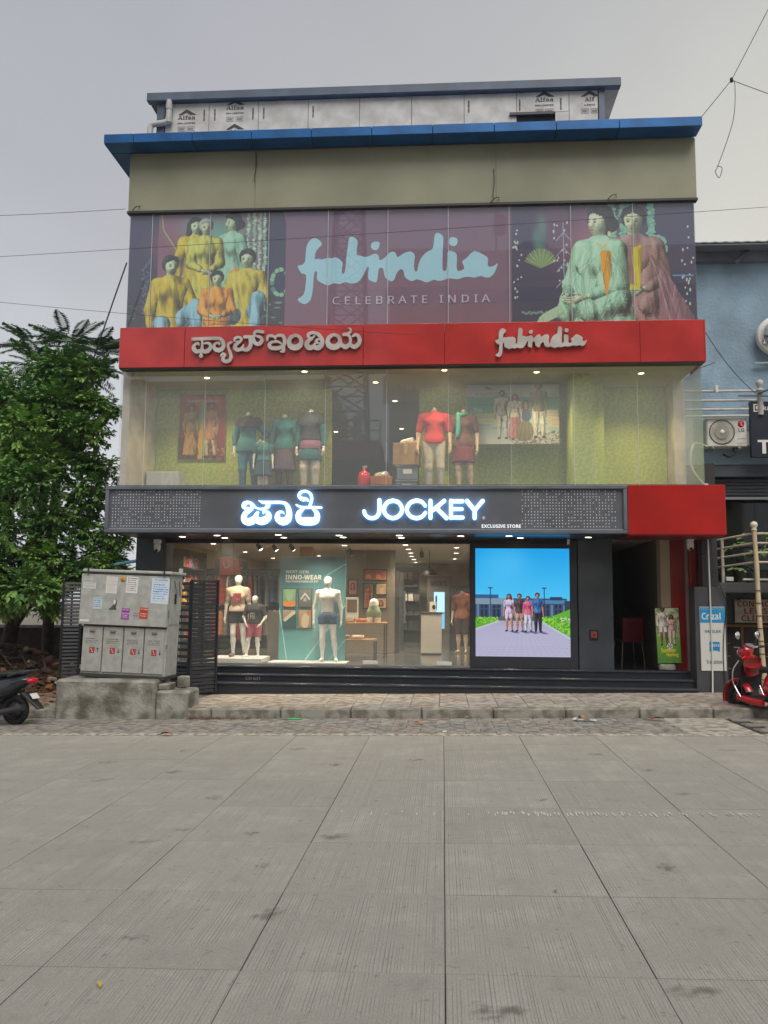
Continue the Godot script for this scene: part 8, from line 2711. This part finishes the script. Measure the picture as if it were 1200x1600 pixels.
func scooter(label: String, at: Vector3, yaw: float, paint: Color, steer: float) -> Node3D:
	var t := thing("motor_scooter", label, "scooter", at, Vector3(0, yaw, 0))
	t.scale = Vector3.ONE * 0.88
	var pm := mat(paint, 0.25, {"coat": 0.8, "coatr": 0.06, "tex": TX.grime, "tri": 1.0})
	var blk := mat(c8(30, 31, 34), 0.6, {"normal": TX.nfine, "tri": 5.0, "world": false, "nscale": 0.3})
	var gr := mat(c8(70, 70, 72), 0.5, {"metal": 0.5})
	wheel(t, "front_wheel", Vector3(0.64, 0.235, 0), 0.235, gr)
	wheel(t, "rear_wheel", Vector3(-0.60, 0.235, 0), 0.235, gr)
	# mudguard
	begin()
	var R := []
	for i in 9:
		var a := lerpf(-0.25, PI * 0.86, i / 8.0)
		var c := Vector3(0.64 + cos(a) * 0.285, 0.235 + sin(a) * 0.285, 0)
		var u := Vector3(cos(a), sin(a), 0)
		R.append([c - Vector3(0, 0, 0.075), c + u * 0.03 - Vector3(0, 0, 0.05), c + u * 0.045, c + u * 0.03 + Vector3(0, 0, 0.05), c + Vector3(0, 0, 0.075)])
	rings(R, false, false)
	done("front_mudguard", pm, t)
	begin()
	tube([Vector3(0.64, 0.235, 0.075), Vector3(0.56, 0.5, 0.07), Vector3(0.47, 0.72, 0.0)], 0.022, 8)
	tube([Vector3(0.64, 0.235, -0.075), Vector3(0.56, 0.5, -0.07), Vector3(0.47, 0.72, 0.0)], 0.022, 8)
	done("front_fork", gr, t)
	# leg shield: a curved sheet, painted outside, black inside
	for s in [0, 1]:
		begin()
		var G := []
		for i in 9:
			var v := i / 8.0
			var y := lerpf(0.30, 0.90, v)
			var half := lerpf(0.16, 0.225, sin(v * 2.2)) * (1.0 if v < 0.85 else 0.82)
			var row := []
			for k in 9:
				var u := (k - 4) / 4.0
				row.append(Vector3(0.40 - 0.10 * (v - 0.2) + 0.10 * (1.0 - u * u) - 0.022 * s - (0.06 if v < 0.1 else 0.0), y, u * (half - 0.008 * s)))
			G.append(row)
		rings(G, false, false)
		done("leg_shield" if s == 0 else "inner_panel", pm if s == 0 else blk, t)
	begin()
	rings([oval(0.36, 0.62, 0.02, 0.10), oval(0.31, 0.7, 0.07, 0.16), oval(0.31, 0.82, 0.08, 0.19), oval(0.36, 0.9, 0.05, 0.15)])
	done("glove_box", pm, t)
	# floor
	begin()
	box(Vector3(0.16, 0.285, 0), Vector3(0.5, 0.05, 0.36), 0.02)
	done("floorboard", blk, t)
	for s in [-1, 1]:
		begin()
		rings([oval(0.44, 0.29, 0.05, 0.03), oval(0.2, 0.25, 0.055, 0.035), oval(-0.1, 0.24, 0.05, 0.035)])
		done("floor_side_panel", pm, t).position.z = s * 0.2
	# rear body, seat
	begin()
	rings([oval(0.02, 0.44, 0.10, 0.10), oval(-0.08, 0.50, 0.20, 0.17), oval(-0.30, 0.53, 0.21, 0.20), oval(-0.55, 0.60, 0.17, 0.19), oval(-0.75, 0.68, 0.10, 0.13), oval(-0.86, 0.70, 0.05, 0.07)])
	done("rear_body", pm, t)
	begin()
	rings([oval(0.10, 0.70, 0.025, 0.08), oval(0.04, 0.735, 0.05, 0.13), oval(-0.2, 0.745, 0.055, 0.15), oval(-0.42, 0.785, 0.055, 0.155), oval(-0.66, 0.80, 0.045, 0.13), oval(-0.76, 0.80, 0.015, 0.06)])
	done("seat", blk, t)
	begin()
	tube(curve([Vector3(-0.55, 0.76, 0.17), Vector3(-0.8, 0.84, 0.16), Vector3(-0.92, 0.85, 0.0), Vector3(-0.8, 0.84, -0.16), Vector3(-0.55, 0.76, -0.17)], 4), 0.015, 8)
	done("grab_rail", gr if paint.v < 0.4 else pm, t)
	begin()
	rings([oval(-0.84, 0.69, 0.055, 0.10), oval(-0.91, 0.69, 0.05, 0.09), oval(-0.93, 0.69, 0.02, 0.04)])
	done("tail_light", mat(c8(190, 16, 34), 0.2), t)
	for s in [-1, 1]:
		begin()
		box(Vector3(-0.33, 0.56, s * 0.202), Vector3(0.18, 0.035, 0.012), 0.006, Basis(Vector3(0, 0, 1), -0.25))
		done("side_badge", M.chrome, t)
	begin()
	rings([[Vector3(-0.78, 0.52, -0.09), Vector3(-0.78, 0.52, 0.09), Vector3(-0.72, 0.50, 0.09), Vector3(-0.72, 0.50, -0.09)], [Vector3(-0.98, 0.34, -0.085), Vector3(-0.98, 0.34, 0.085), Vector3(-0.95, 0.33, 0.085), Vector3(-0.95, 0.33, -0.085)], [Vector3(-1.05, 0.27, -0.08), Vector3(-1.05, 0.27, 0.08), Vector3(-1.03, 0.26, 0.08), Vector3(-1.03, 0.26, -0.08)]])
	done("rear_mudguard", blk, t)
	begin()
	box(Vector3.ZERO, Vector3(0.008, 0.10, 0.17), 0.002, Basis(Vector3(0, 0, 1), -0.7))
	done("number_plate", M.white, t, Vector3(-0.925, 0.46, 0))
	# engine, exhaust, stand
	begin()
	rings([oval(-0.15, 0.27, 0.07, 0.06), oval(-0.3, 0.28, 0.10, 0.07), oval(-0.55, 0.26, 0.09, 0.06), oval(-0.68, 0.25, 0.05, 0.05)])
	done("engine_casing", gr, t).position.z = 0.12
	begin()
	tube([Vector3(-0.1, 0.2, -0.1), Vector3(-0.4, 0.2, -0.15), Vector3(-0.85, 0.30, -0.17)], [0.02, 0.05, 0.05], 10)
	done("exhaust", gr, t)
	begin()
	tube([Vector3(-0.56, 0.3, 0.12), Vector3(-0.66, 0.62, 0.12)], 0.03, 10)
	done("shock_absorber", gr, t)
	begin()
	tube([Vector3(0.0, 0.22, 0.12), Vector3(0.10, 0.02, 0.30), Vector3(0.12, 0.01, 0.34)], [0.014, 0.012, 0.018], 6)
	done("side_stand", M.black, t)
	begin()
	tube(curve([Vector3(0.38, 0.86, 0.20), Vector3(0.46, 0.7, 0.25), Vector3(0.46, 0.5, 0.25), Vector3(0.34, 0.30, 0.23)], 4), 0.012, 8)
	tube(curve([Vector3(0.38, 0.86, -0.20), Vector3(0.46, 0.7, -0.25), Vector3(0.46, 0.5, -0.25), Vector3(0.34, 0.30, -0.23)], 4), 0.012, 8)
	done("guard_rail", M.chrome, t)
	# steering
	var c := Vector3(0.40, 0.92, 0)
	var S := Basis(Vector3.UP, steer)
	var rot := func(v: Vector3) -> Vector3: return c + S * v
	begin()
	var hr := []
	for e in [[-0.06, 0.10, 0.05, 0.07], [-0.02, 0.08, 0.10, 0.12], [0.06, 0.07, 0.11, 0.13], [0.13, 0.06, 0.07, 0.09], [0.15, 0.06, 0.03, 0.05]]:
		var q := []
		for p in oval(e[0], e[1], e[2], e[3]):
			q.append(rot.call(p))
		hr.append(q)
	rings(hr)
	done("headlamp_cowl", pm, t)
	begin()
	box(rot.call(Vector3(-0.04, 0.175, 0)), Vector3(0.10, 0.03, 0.16), 0.012, S * Basis(Vector3(0, 0, 1), 0.5))
	done("instrument_panel", mat(c8(120, 124, 130), 0.15), t)
	begin()
	ball(rot.call(Vector3(0.145, 0.06, 0)), Vector3(0.02, 0.055, 0.075), 12, S)
	done("headlamp", M.chrome, t)
	for s in [-1, 1]:
		begin()
		tube([rot.call(Vector3(0.0, 0.13, s * 0.1)), rot.call(Vector3(-0.05, 0.15, s * 0.22))], 0.016, 8)
		done("handlebar", M.chrome, t)
		begin()
		tube([rot.call(Vector3(-0.05, 0.15, s * 0.22)), rot.call(Vector3(-0.08, 0.15, s * 0.35))], 0.02, 8)
		done("grip", blk, t)
		begin()
		tube([rot.call(Vector3(-0.01, 0.14, s * 0.2)), rot.call(Vector3(0.05, 0.15, s * 0.33))], 0.008, 6)
		done("brake_lever", M.chrome, t)
		begin()
		tube([rot.call(Vector3(-0.02, 0.16, s * 0.2)), rot.call(Vector3(-0.01, 0.29, s * 0.29))], 0.007, 6)
		done("mirror_stem", M.black, t)
		begin()
		ball(rot.call(Vector3(-0.01, 0.335, s * 0.31)), Vector3(0.012, 0.062, 0.085), 14, S)
		done("mirror", M.chrome if paint.r > 0.4 else M.black, t)
	return t

func scooters():
	scooter("red scooter parked at the kerb before the lens clinic", Vector3(4.41, 0.077, 2.72), 1.98, c8(196, 16, 30), 0.35)
	scooter("black scooter parked by the plinth, its rear wheel towards it", Vector3(-6.36, -0.11, 3.22), 2.98, c8(34, 38, 48), 0.0)

# ---------------------------------------------------------------- wires and litter
func wire(label: String, a: Vector3, b: Vector3, sag: float, r := 0.008):
	begin()
	var q := []
	for i in 17:
		var t := i / 16.0
		q.append(a.lerp(b, t) - Vector3(0, sag * 4.0 * t * (1.0 - t), 0))
	tube(q, r, 5)
	tag(done("overhead_wire", M.cable), label, "wire")

func wires():
	wire("thin wire running to the shop's top corner from beyond the tree", Vector3(-9.0, 8.18, 1.2), Vector3(-5.54, 8.40, 0.9), 0.02, 0.004)
	wire("dark wire crossing before the printed banner, highest of those on the glass", Vector3(-9.5, 7.02, 2.0), Vector3(12.0, 8.02, 2.0), 0.05, 0.0035)
	wire("lower wire slanting down across the banner into the red band", Vector3(-9.5, 6.78, 1.5), Vector3(-0.4, 5.98, 1.15), 0.05, 0.0035)
	wire("thick cable slanting from the tree to the building's edge by the banner", Vector3(-6.02, 5.1, 1.2), Vector3(-5.36, 7.3, 1.2), -0.02, 0.012)
	var k := Vector3(4.68, 10.1, 1.4)
	var tie := thing("wire_knot", "hanging tangle of cable where three wires meet in the sky", "wire")
	begin()
	ball(k, Vector3(0.03, 0.05, 0.03), 8)
	tube(curve([k, k + Vector3(0.05, -0.1, 0), k + Vector3(0.0, -0.7, 0), k + Vector3(-0.26, -1.45, 0), k + Vector3(-0.31, -1.55, 0), k + Vector3(-0.25, -1.66, 0), k + Vector3(-0.2, -1.5, 0), k + Vector3(-0.28, -1.46, 0)], 5), 0.0055, 5)
	done("hanging_cable", M.cable, tie)
	wire("wire from the knot up out of the frame", k, Vector3(6.6, 13.8, 1.4), 0.0, 0.0055)
	wire("wire from the knot down behind the blue canopy", k, Vector3(4.0, 9.45, 0.4), 0.0, 0.0055)
	wire("wire from the knot out past the frame's edge", k, Vector3(7.5, 9.0, 1.4), 0.05, 0.0055)
	wire("thin cable hanging from the red band down the blue wall", Vector3(4.28, 6.6, 0.3), Vector3(5.5, 5.3, -0.3), 0.15, 0.006)
	wire("short stay wire on the blue wall beside the red band", Vector3(4.3, 5.62, 0.1), Vector3(4.95, 6.0, -0.75), 0.0, 0.006)

func litter():
	var spots := [
		["fallen_leaf", "curled brown leaf on the white line near the cabinet", Vector3(-3.41, -0.055, 4.30), c8(150, 84, 50), 0.10],
		["fallen_leaf", "rust brown leaf on the block strip near the concrete patch", Vector3(2.86, 0.053, 2.95), c8(140, 80, 46), 0.11],
		["fallen_leaf", "small tan leaf midway along the block strip", Vector3(-0.32, 0.0, 3.3), c8(170, 116, 70), 0.08],
		["fallen_leaf", "tan leaf lying against the kerb right of the middle", Vector3(1.9, 0.036, 2.72), c8(176, 116, 66), 0.09],
		["fallen_leaf", "orange leaf beside the black scooter's rear wheel", Vector3(-5.66, -0.09, 3.22), c8(206, 146, 60), 0.09],
		["fallen_leaf", "tiny yellow leaf alone on the near road panel", Vector3(-1.45, -0.02, 11.17), c8(190, 170, 70), 0.028],
		["fallen_leaf", "small brown leaf on the road panel below the screen", Vector3(0.62, 0.014, 9.9), c8(150, 110, 70), 0.02],
		["fallen_leaf", "dry leaf beside the kerb before the steps' middle", Vector3(0.35, 0.012, 2.72), c8(150, 120, 90), 0.06]]
	for s in spots:
		var o := thing(s[0], s[1], "leaf", s[2], Vector3(0, rng.randf() * TAU, 0), "dry leaves on the street")
		var l: float = s[4]
		begin()
		T.set_smooth_group(0)
		var G := []
		for i in 7:
			var t := i / 6.0
			var w := l * 0.34 * sin(PI * (0.06 + 0.9 * t))
			var y := l * 0.32 * sin(t * 2.6)
			G.append([Vector3(lerpf(-l, l, t), y + w * 0.5, -w), Vector3(lerpf(-l, l, t), y, 0), Vector3(lerpf(-l, l, t), y + w * 0.6, w)])
		for i in 6:
			for k in 2:
				quad(G[i][k], G[i + 1][k], G[i + 1][k + 1], G[i][k + 1], Vector3.UP)
		done("blade", mat(s[3], 0.8), o)
		begin()
		tube([Vector3(-l * 1.35, 0.003, 0), Vector3(-l * 0.8, l * 0.12, 0)], l * 0.03, 4)
		done("stalk", mat(s[3].darkened(0.3), 0.8), o)
	var g := thing("green_scrap", "flat bright green scrap of plastic on the block strip", "litter", Vector3(-2.07, -0.03, 2.80))
	begin()
	prism(PackedVector2Array([Vector2(-0.1, -0.03), Vector2(0.02, -0.045), Vector2(0.11, -0.02), Vector2(0.09, 0.03), Vector2(-0.02, 0.045), Vector2(-0.09, 0.02)]), 0, 0.008, Vector3.ZERO, Basis(Vector3.RIGHT, -PI / 2))
	done("scrap", mat(c8(70, 190, 100), 0.5), g)
	var pw := thing("plastic_wrapper", "crumpled clear white wrapper on the block strip", "litter", Vector3(1.9, 0.035, 2.98), Vector3(0, -0.5, 0))
	begin()
	T.set_smooth_group(-1)
	for i in 8:
		var x := -0.16 + 0.04 * i
		quad(Vector3(x, 0.012 + rng.randf() * 0.03, -0.05), Vector3(x + 0.04, 0.012 + rng.randf() * 0.03, -0.05), Vector3(x + 0.04, 0.008 + rng.randf() * 0.04, 0.05), Vector3(x, 0.008 + rng.randf() * 0.04, 0.05), Vector3.UP)
	done("film", mat(c8(206, 212, 218), 0.25), pw)
	var db := thing("gutter_debris", "scatter of dry twigs and leaf scraps against the kerb by the plinth", "debris")
	begin()
	var r := RandomNumberGenerator.new()
	r.seed = 19
	for k in 260:
		T.set_smooth_group(-1)
		var x := -3.62 + absf(r.randfn()) * 0.55
		var c := Vector3(x, 0.017 * x + 0.008 + r.randf() * 0.02, 2.67 + absf(r.randfn()) * 0.09)
		var a := r.randf() * TAU
		var l := r.randf_range(0.012, 0.04)
		var d := Vector3(cos(a), r.randf_range(-0.1, 0.3), sin(a)) * l
		var s := Vector3(-sin(a), 0.2, cos(a)) * l * r.randf_range(0.15, 0.6)
		tri(c - d, c + s, c + d, Vector3.UP)
		tri(c - d, c + d, c - s, Vector3.UP)
	stuff(done("scraps", mat(c8(112, 86, 66), 0.9), db))
	var wp := thing("paper_scrap", "small white paper scrap beyond the green scrap", "litter", Vector3(0.02, 0.002, 3.95))
	begin()
	box(Vector3(0, 0.005, 0), Vector3(0.05, 0.008, 0.03), 0.003, Basis(Vector3.RIGHT, 0.2))
	done("scrap", M.white, wp)

# ---------------------------------------------------------------- people in printed photographs: bodies shaded into the print
var KIT := {}
func kit(n: String) -> ArrayMesh:
	if KIT.has(n):
		return KIT[n]
	var keep := T
	var H := 1.7
	var f := n.ends_with("_f")
	var j := joints(H, {"footl": Vector2(0.0, 0.05), "footr": Vector2(0.02, -0.02), "elbowl": Vector3(0.04, -0.18, -0.02), "elbowr": Vector3(0.04, -0.18, -0.02)})
	begin()
	match n.trim_suffix("_f"):
		"body":
			body(flesh(j, f, true), 0.022, 0.028)
			for e in ["l", "r"]:
				body([[j["wr" + e], 0.022, j["wr" + e] + Vector3(0, -0.09, 0.02), 0.026]], 0.016, 0.02)
		"top":
			garment_shape(j, f, {"cell": 0.023, "top": true, "sleeve": 0.65, "bottom": 0.49})
		"long_top":
			garment_shape(j, f, {"cell": 0.023, "top": true, "sleeve": 1.75, "bottom": 0.49})
		"kurta":
			garment_shape(j, f, {"cell": 0.023, "top": true, "sleeve": 1.75, "bottom": 0.33})
		"trousers":
			garment_shape(j, f, {"cell": 0.023, "legs": 1.9})
		"shorts":
			garment_shape(j, f, {"cell": 0.023, "legs": 0.7})
		"skirt":
			garment_shape(j, f, {"cell": 0.023, "skirt": 0.05, "hem": 0.15})
		"short_skirt":
			garment_shape(j, f, {"cell": 0.023, "skirt": 0.34, "hem": 0.12})
		"hair":
			hair_shape(H, "m")
		"long_hair":
			hair_shape(H, "long")
		"bun_hair":
			hair_shape(H, "bun")
		"shoes":
			for e in ["l", "r"]:
				body([[j["ankle" + e] - Vector3(0, 0.02, 0.03), 0.042, j["toe" + e], 0.034]], 0.018, 0.02)
	KIT[n] = mesh_done()
	T = keep
	return KIT[n]

func hair_shape(H: float, kind: String):
	var b := [[Vector3(0, 0.962 * H, -0.018 * H), 0.055 * H, Vector3(0, 0.945 * H, -0.024 * H), 0.052 * H], [Vector3(-0.03 * H, 0.985 * H, 0.018 * H), 0.022 * H, Vector3(0.03 * H, 0.985 * H, 0.018 * H), 0.022 * H]]
	for s in [-1, 1]:
		b.append([Vector3(s * 0.046 * H, 0.965 * H, 0.0), 0.018 * H, Vector3(s * 0.047 * H, 0.93 * H, -0.006 * H), 0.014 * H])
	if kind == "long":
		for s in [-1, 1]:
			b.append([Vector3(s * 0.045 * H, 0.95 * H, -0.01 * H), 0.025 * H, Vector3(s * 0.06 * H, 0.82 * H, 0.0), 0.026 * H])
			b.append([Vector3(s * 0.06 * H, 0.82 * H, 0.0), 0.026 * H, Vector3(s * 0.055 * H, 0.75 * H, 0.05 * H), 0.014 * H])
		b.append([Vector3(0, 0.93 * H, -0.03 * H), 0.05 * H, Vector3(0, 0.8 * H, -0.05 * H), 0.05 * H])
	elif kind == "bun":
		b.append([Vector3(0, 0.925 * H, -0.075 * H), 0.034 * H, Vector3(0, 0.92 * H, -0.08 * H), 0.034 * H])
		b.append([Vector3(0, 0.93 * H, -0.04 * H), 0.04 * H, Vector3(0, 0.90 * H, -0.04 * H), 0.03 * H])
	body(b, 0.017, 0.02)

# parts: [mesh, colour, depth of folds]; feet at (x, y), k pixels to the metre
func fig3d(p: Pic, parts: Array, at: Vector2, k: float, yaw: float, seed_ := 1, L := Vector3(-0.55, 0.6, 0.6)):
	L = L.normalized()
	var B := Basis(Vector3.UP, yaw)
	var n := FastNoiseLite.new()
	n.seed = seed_
	n.frequency = 1.0
	n.fractal_octaves = 2
	var tris := []
	for part in parts:
		var a: Array = part[0].surface_get_arrays(0)
		var V: PackedVector3Array = a[Mesh.ARRAY_VERTEX]
		var N: PackedVector3Array = a[Mesh.ARRAY_NORMAL]
		var I: PackedInt32Array = a[Mesh.ARRAY_INDEX] if a[Mesh.ARRAY_INDEX] != null else PackedInt32Array(range(V.size()))
		var c: Color = part[1]
		var fold: float = part[2]
		for t in range(0, I.size() - 2, 3):
			var m := (N[I[t]] + N[I[t + 1]] + N[I[t + 2]]).normalized()
			m = B * m
			if m.z < -0.05:
				continue
			var q := [B * V[I[t]], B * V[I[t + 1]], B * V[I[t + 2]]]
			var o: Vector3 = (q[0] + q[1] + q[2]) / 3.0
			var s := 0.52 + 0.70 * maxf(0.0, m.dot(L)) - 0.16 * (1.0 - m.z)
			if fold > 0.0:
				s += fold * n.get_noise_3d(o.x * 13.0 + o.y * 1.5, o.y * 2.6, o.z * 5.0) + 0.4 * fold * n.get_noise_3d(o.x * 30.0, o.y * 6.0, o.z * 12.0)
			var cc := Color(c.r * s, c.g * s, c.b * s) if s < 1.0 else c.lerp(Color.WHITE, (s - 1.0) * 0.6)
			var P := PackedVector2Array()
			for v in q:
				var d: Vector3 = o + (v - o) * 1.25
				P.append(Vector2(at.x + d.x * k, at.y - d.y * k))
			tris.append([o.z, P, cc])
	tris.sort_custom(func(u, v): return u[0] < v[0])
	for t in tris:
		p.polys([t[1]], t[2])

func features(p: Pic, x, y, r, skin: Color, hair: Color, yaw := 0.0, beard := false):
	var dk := Color(skin.r * 0.36, skin.g * 0.28, skin.b * 0.26)
	var w := cos(yaw)
	var tx: float = x + sin(yaw) * r * 0.8
	for s in [-1, 1]:
		var ex: float = tx + s * r * 0.36 * w
		if s * sin(yaw) > 0.72:
			continue
		p.soft(ex, y - r * 0.1, r * 0.3 * maxf(w, 0.5), r * 0.2, Color(dk.r, dk.g, dk.b, 0.45))
		p.ell(ex, y - r * 0.08, r * 0.12 * maxf(w, 0.5), r * 0.055, dk.darkened(0.5))
		p.line([Vector2(ex - r * 0.17 * w, y - r * 0.27), Vector2(ex, y - r * 0.32), Vector2(ex + r * 0.17 * w, y - r * 0.27)], maxf(1.0, r * 0.07), Color(dk.r, dk.g, dk.b, 0.85))
	p.soft(tx + r * 0.16, y + r * 0.2, r * 0.14, r * 0.32, Color(dk.r, dk.g, dk.b, 0.42))
	p.soft(tx, y + r * 0.34, r * 0.2, r * 0.1, Color(dk.r, dk.g, dk.b, 0.6))
	p.ell(tx, y + r * 0.56, r * 0.22 * maxf(w, 0.6), r * 0.065, Color(minf(1, dk.r * 1.9), dk.g * 1.1, dk.b * 1.1, 0.9))
	if beard:
		p.soft(tx, y + r * 0.66, r * 0.75, r * 0.5, Color(hair.r, hair.g, hair.b, 0.75))
		p.ell(tx, y + r * 0.54, r * 0.2, r * 0.05, Color(minf(1, dk.r * 2.0), dk.g * 1.4, dk.b * 1.4, 0.9))

# a standing figure printed on a poster: feet at y, height h
func stand_fig(p: Pic, x, y, h, o: Dictionary):
	var skin: Color = o.get("skin", Color8(200, 150, 118))
	var hair: Color = o.get("hair", Color8(40, 28, 24))
	var top: Color = o.get("top", Color8(230, 225, 215))
	var low: Color = o.get("low", Color8(60, 60, 70))
	var fem: bool = o.get("kind", "m") == "long"
	var e := "_f" if fem else ""
	var parts := [[kit("body" + e), skin, 0.03], [kit("long_hair_f" if fem else "hair"), hair, 0.3], [kit("shoes"), o.get("shoe", Color8(40, 36, 36)), 0.0]]
	var sk: float = o.get("skirt", 0.0)
	if sk > 0.0:
		parts.append([kit("skirt" if sk < 0.2 else "short_skirt"), low, 0.5])
	else:
		parts.append([kit(("trousers" if o.get("hem", 0.06) < 0.2 else "shorts") + e), low, 0.35])
	parts.append([kit(("kurta" if o.get("tail", 0.5) < 0.45 else ("long_top" if o.get("sleeve", false) else "top")) + e), top, 0.4])
	var yaw: float = o.get("turn", 0.0) * 0.7
	fig3d(p, parts, Vector2(x, y), h / 1.7, yaw, int(x))
	features(p, x, y - h * 0.925, h * 0.056, skin, hair, yaw, o.get("kind", "m") == "beard")

# a posed figure in Indian dress for the banner; head centre at px, H pixels tall
func banner_fig(p: Pic, head: Vector2, Hp: float, o: Dictionary):
	var keep := T
	var H := 1.7
	var fem: bool = o.get("fem", false)
	var j := joints(H, o.get("pose", {}))
	if o.get("seated", false):
		for s in [-1, 1]:
			var e := "l" if s < 0 else "r"
			j["knee" + e] = j["hip" + e] + Vector3(s * o.get("spread", 0.12), 0.26 if s == o.get("up", 1) else 0.06, 0.34)
			j["ankle" + e] = j["knee" + e] + Vector3(-s * 0.03, -0.42, 0.1)
			j["toe" + e] = j["ankle" + e] + Vector3(0, -0.04, 0.16)
	var skin: Color = o.skin
	var parts := []
	begin()
	body(flesh(j, fem, true), 0.021, 0.028)
	for e in ["l", "r"]:
		hand(j["wr" + e], j["wr" + e] - j["el" + e], -1.0 if e == "r" else 1.0, 1.0)
	parts.append([mesh_done(), skin, 0.03])
	begin()
	hair_shape(H, o.get("hair_kind", "m"))
	parts.append([mesh_done(), o.hair, 0.3])
	begin()
	garment_shape(j, fem, {"cell": 0.023, "top": true, "sleeve": 1.75, "bottom": o.get("bottom", 0.40), "gap": 0.02})
	parts.append([mesh_done(), o.top, 0.36])
	if o.has("low"):
		begin()
		if o.get("skirt", false):
			garment_shape(j, fem, {"cell": 0.023, "skirt": 0.05, "hem": 0.17})
		else:
			garment_shape(j, fem, {"cell": 0.023, "legs": 1.9, "gap": 0.024})
		parts.append([mesh_done(), o.low, 0.36])
	if o.has("shawl"):
		begin()
		var bones := []
		for s in [-1, 1]:
			bones.append([Vector3(s * 0.05, 0.83 * H, 0), 0.07, Vector3(s * 0.17, 0.72 * H, 0.02), 0.07])
			bones.append([Vector3(s * 0.17, 0.74 * H, 0.0), 0.075, Vector3(s * 0.25, 0.57 * H, 0.06), 0.085])
			bones.append([Vector3(s * 0.25, 0.58 * H, 0.05), 0.085, Vector3(s * 0.12, 0.52 * H, 0.26), 0.075])
			bones.append([Vector3(s * 0.16, 0.8 * H, 0.02), 0.08, Vector3(s * 0.12, 0.5 * H, 0.12), 0.10])
		bones.append([Vector3(0, 0.70 * H, -0.05), 0.13, Vector3(0, 0.4 * H, 0.0), 0.38, Vector3(1, 1, 1.5)])
		body(bones, 0.025, 0.03)
		parts.append([mesh_done(), o.shawl, 0.5])
	T = keep
	var k := Hp / H
	fig3d(p, parts, Vector2(head.x, head.y + 0.93 * Hp), k, o.get("yaw", 0.0), o.get("seed", 3))
	features(p, head.x + sin(o.get("yaw", 0.0)) * Hp * 0.006, head.y, Hp * 0.056, skin, o.hair, o.get("yaw", 0.0), o.get("beard", false))
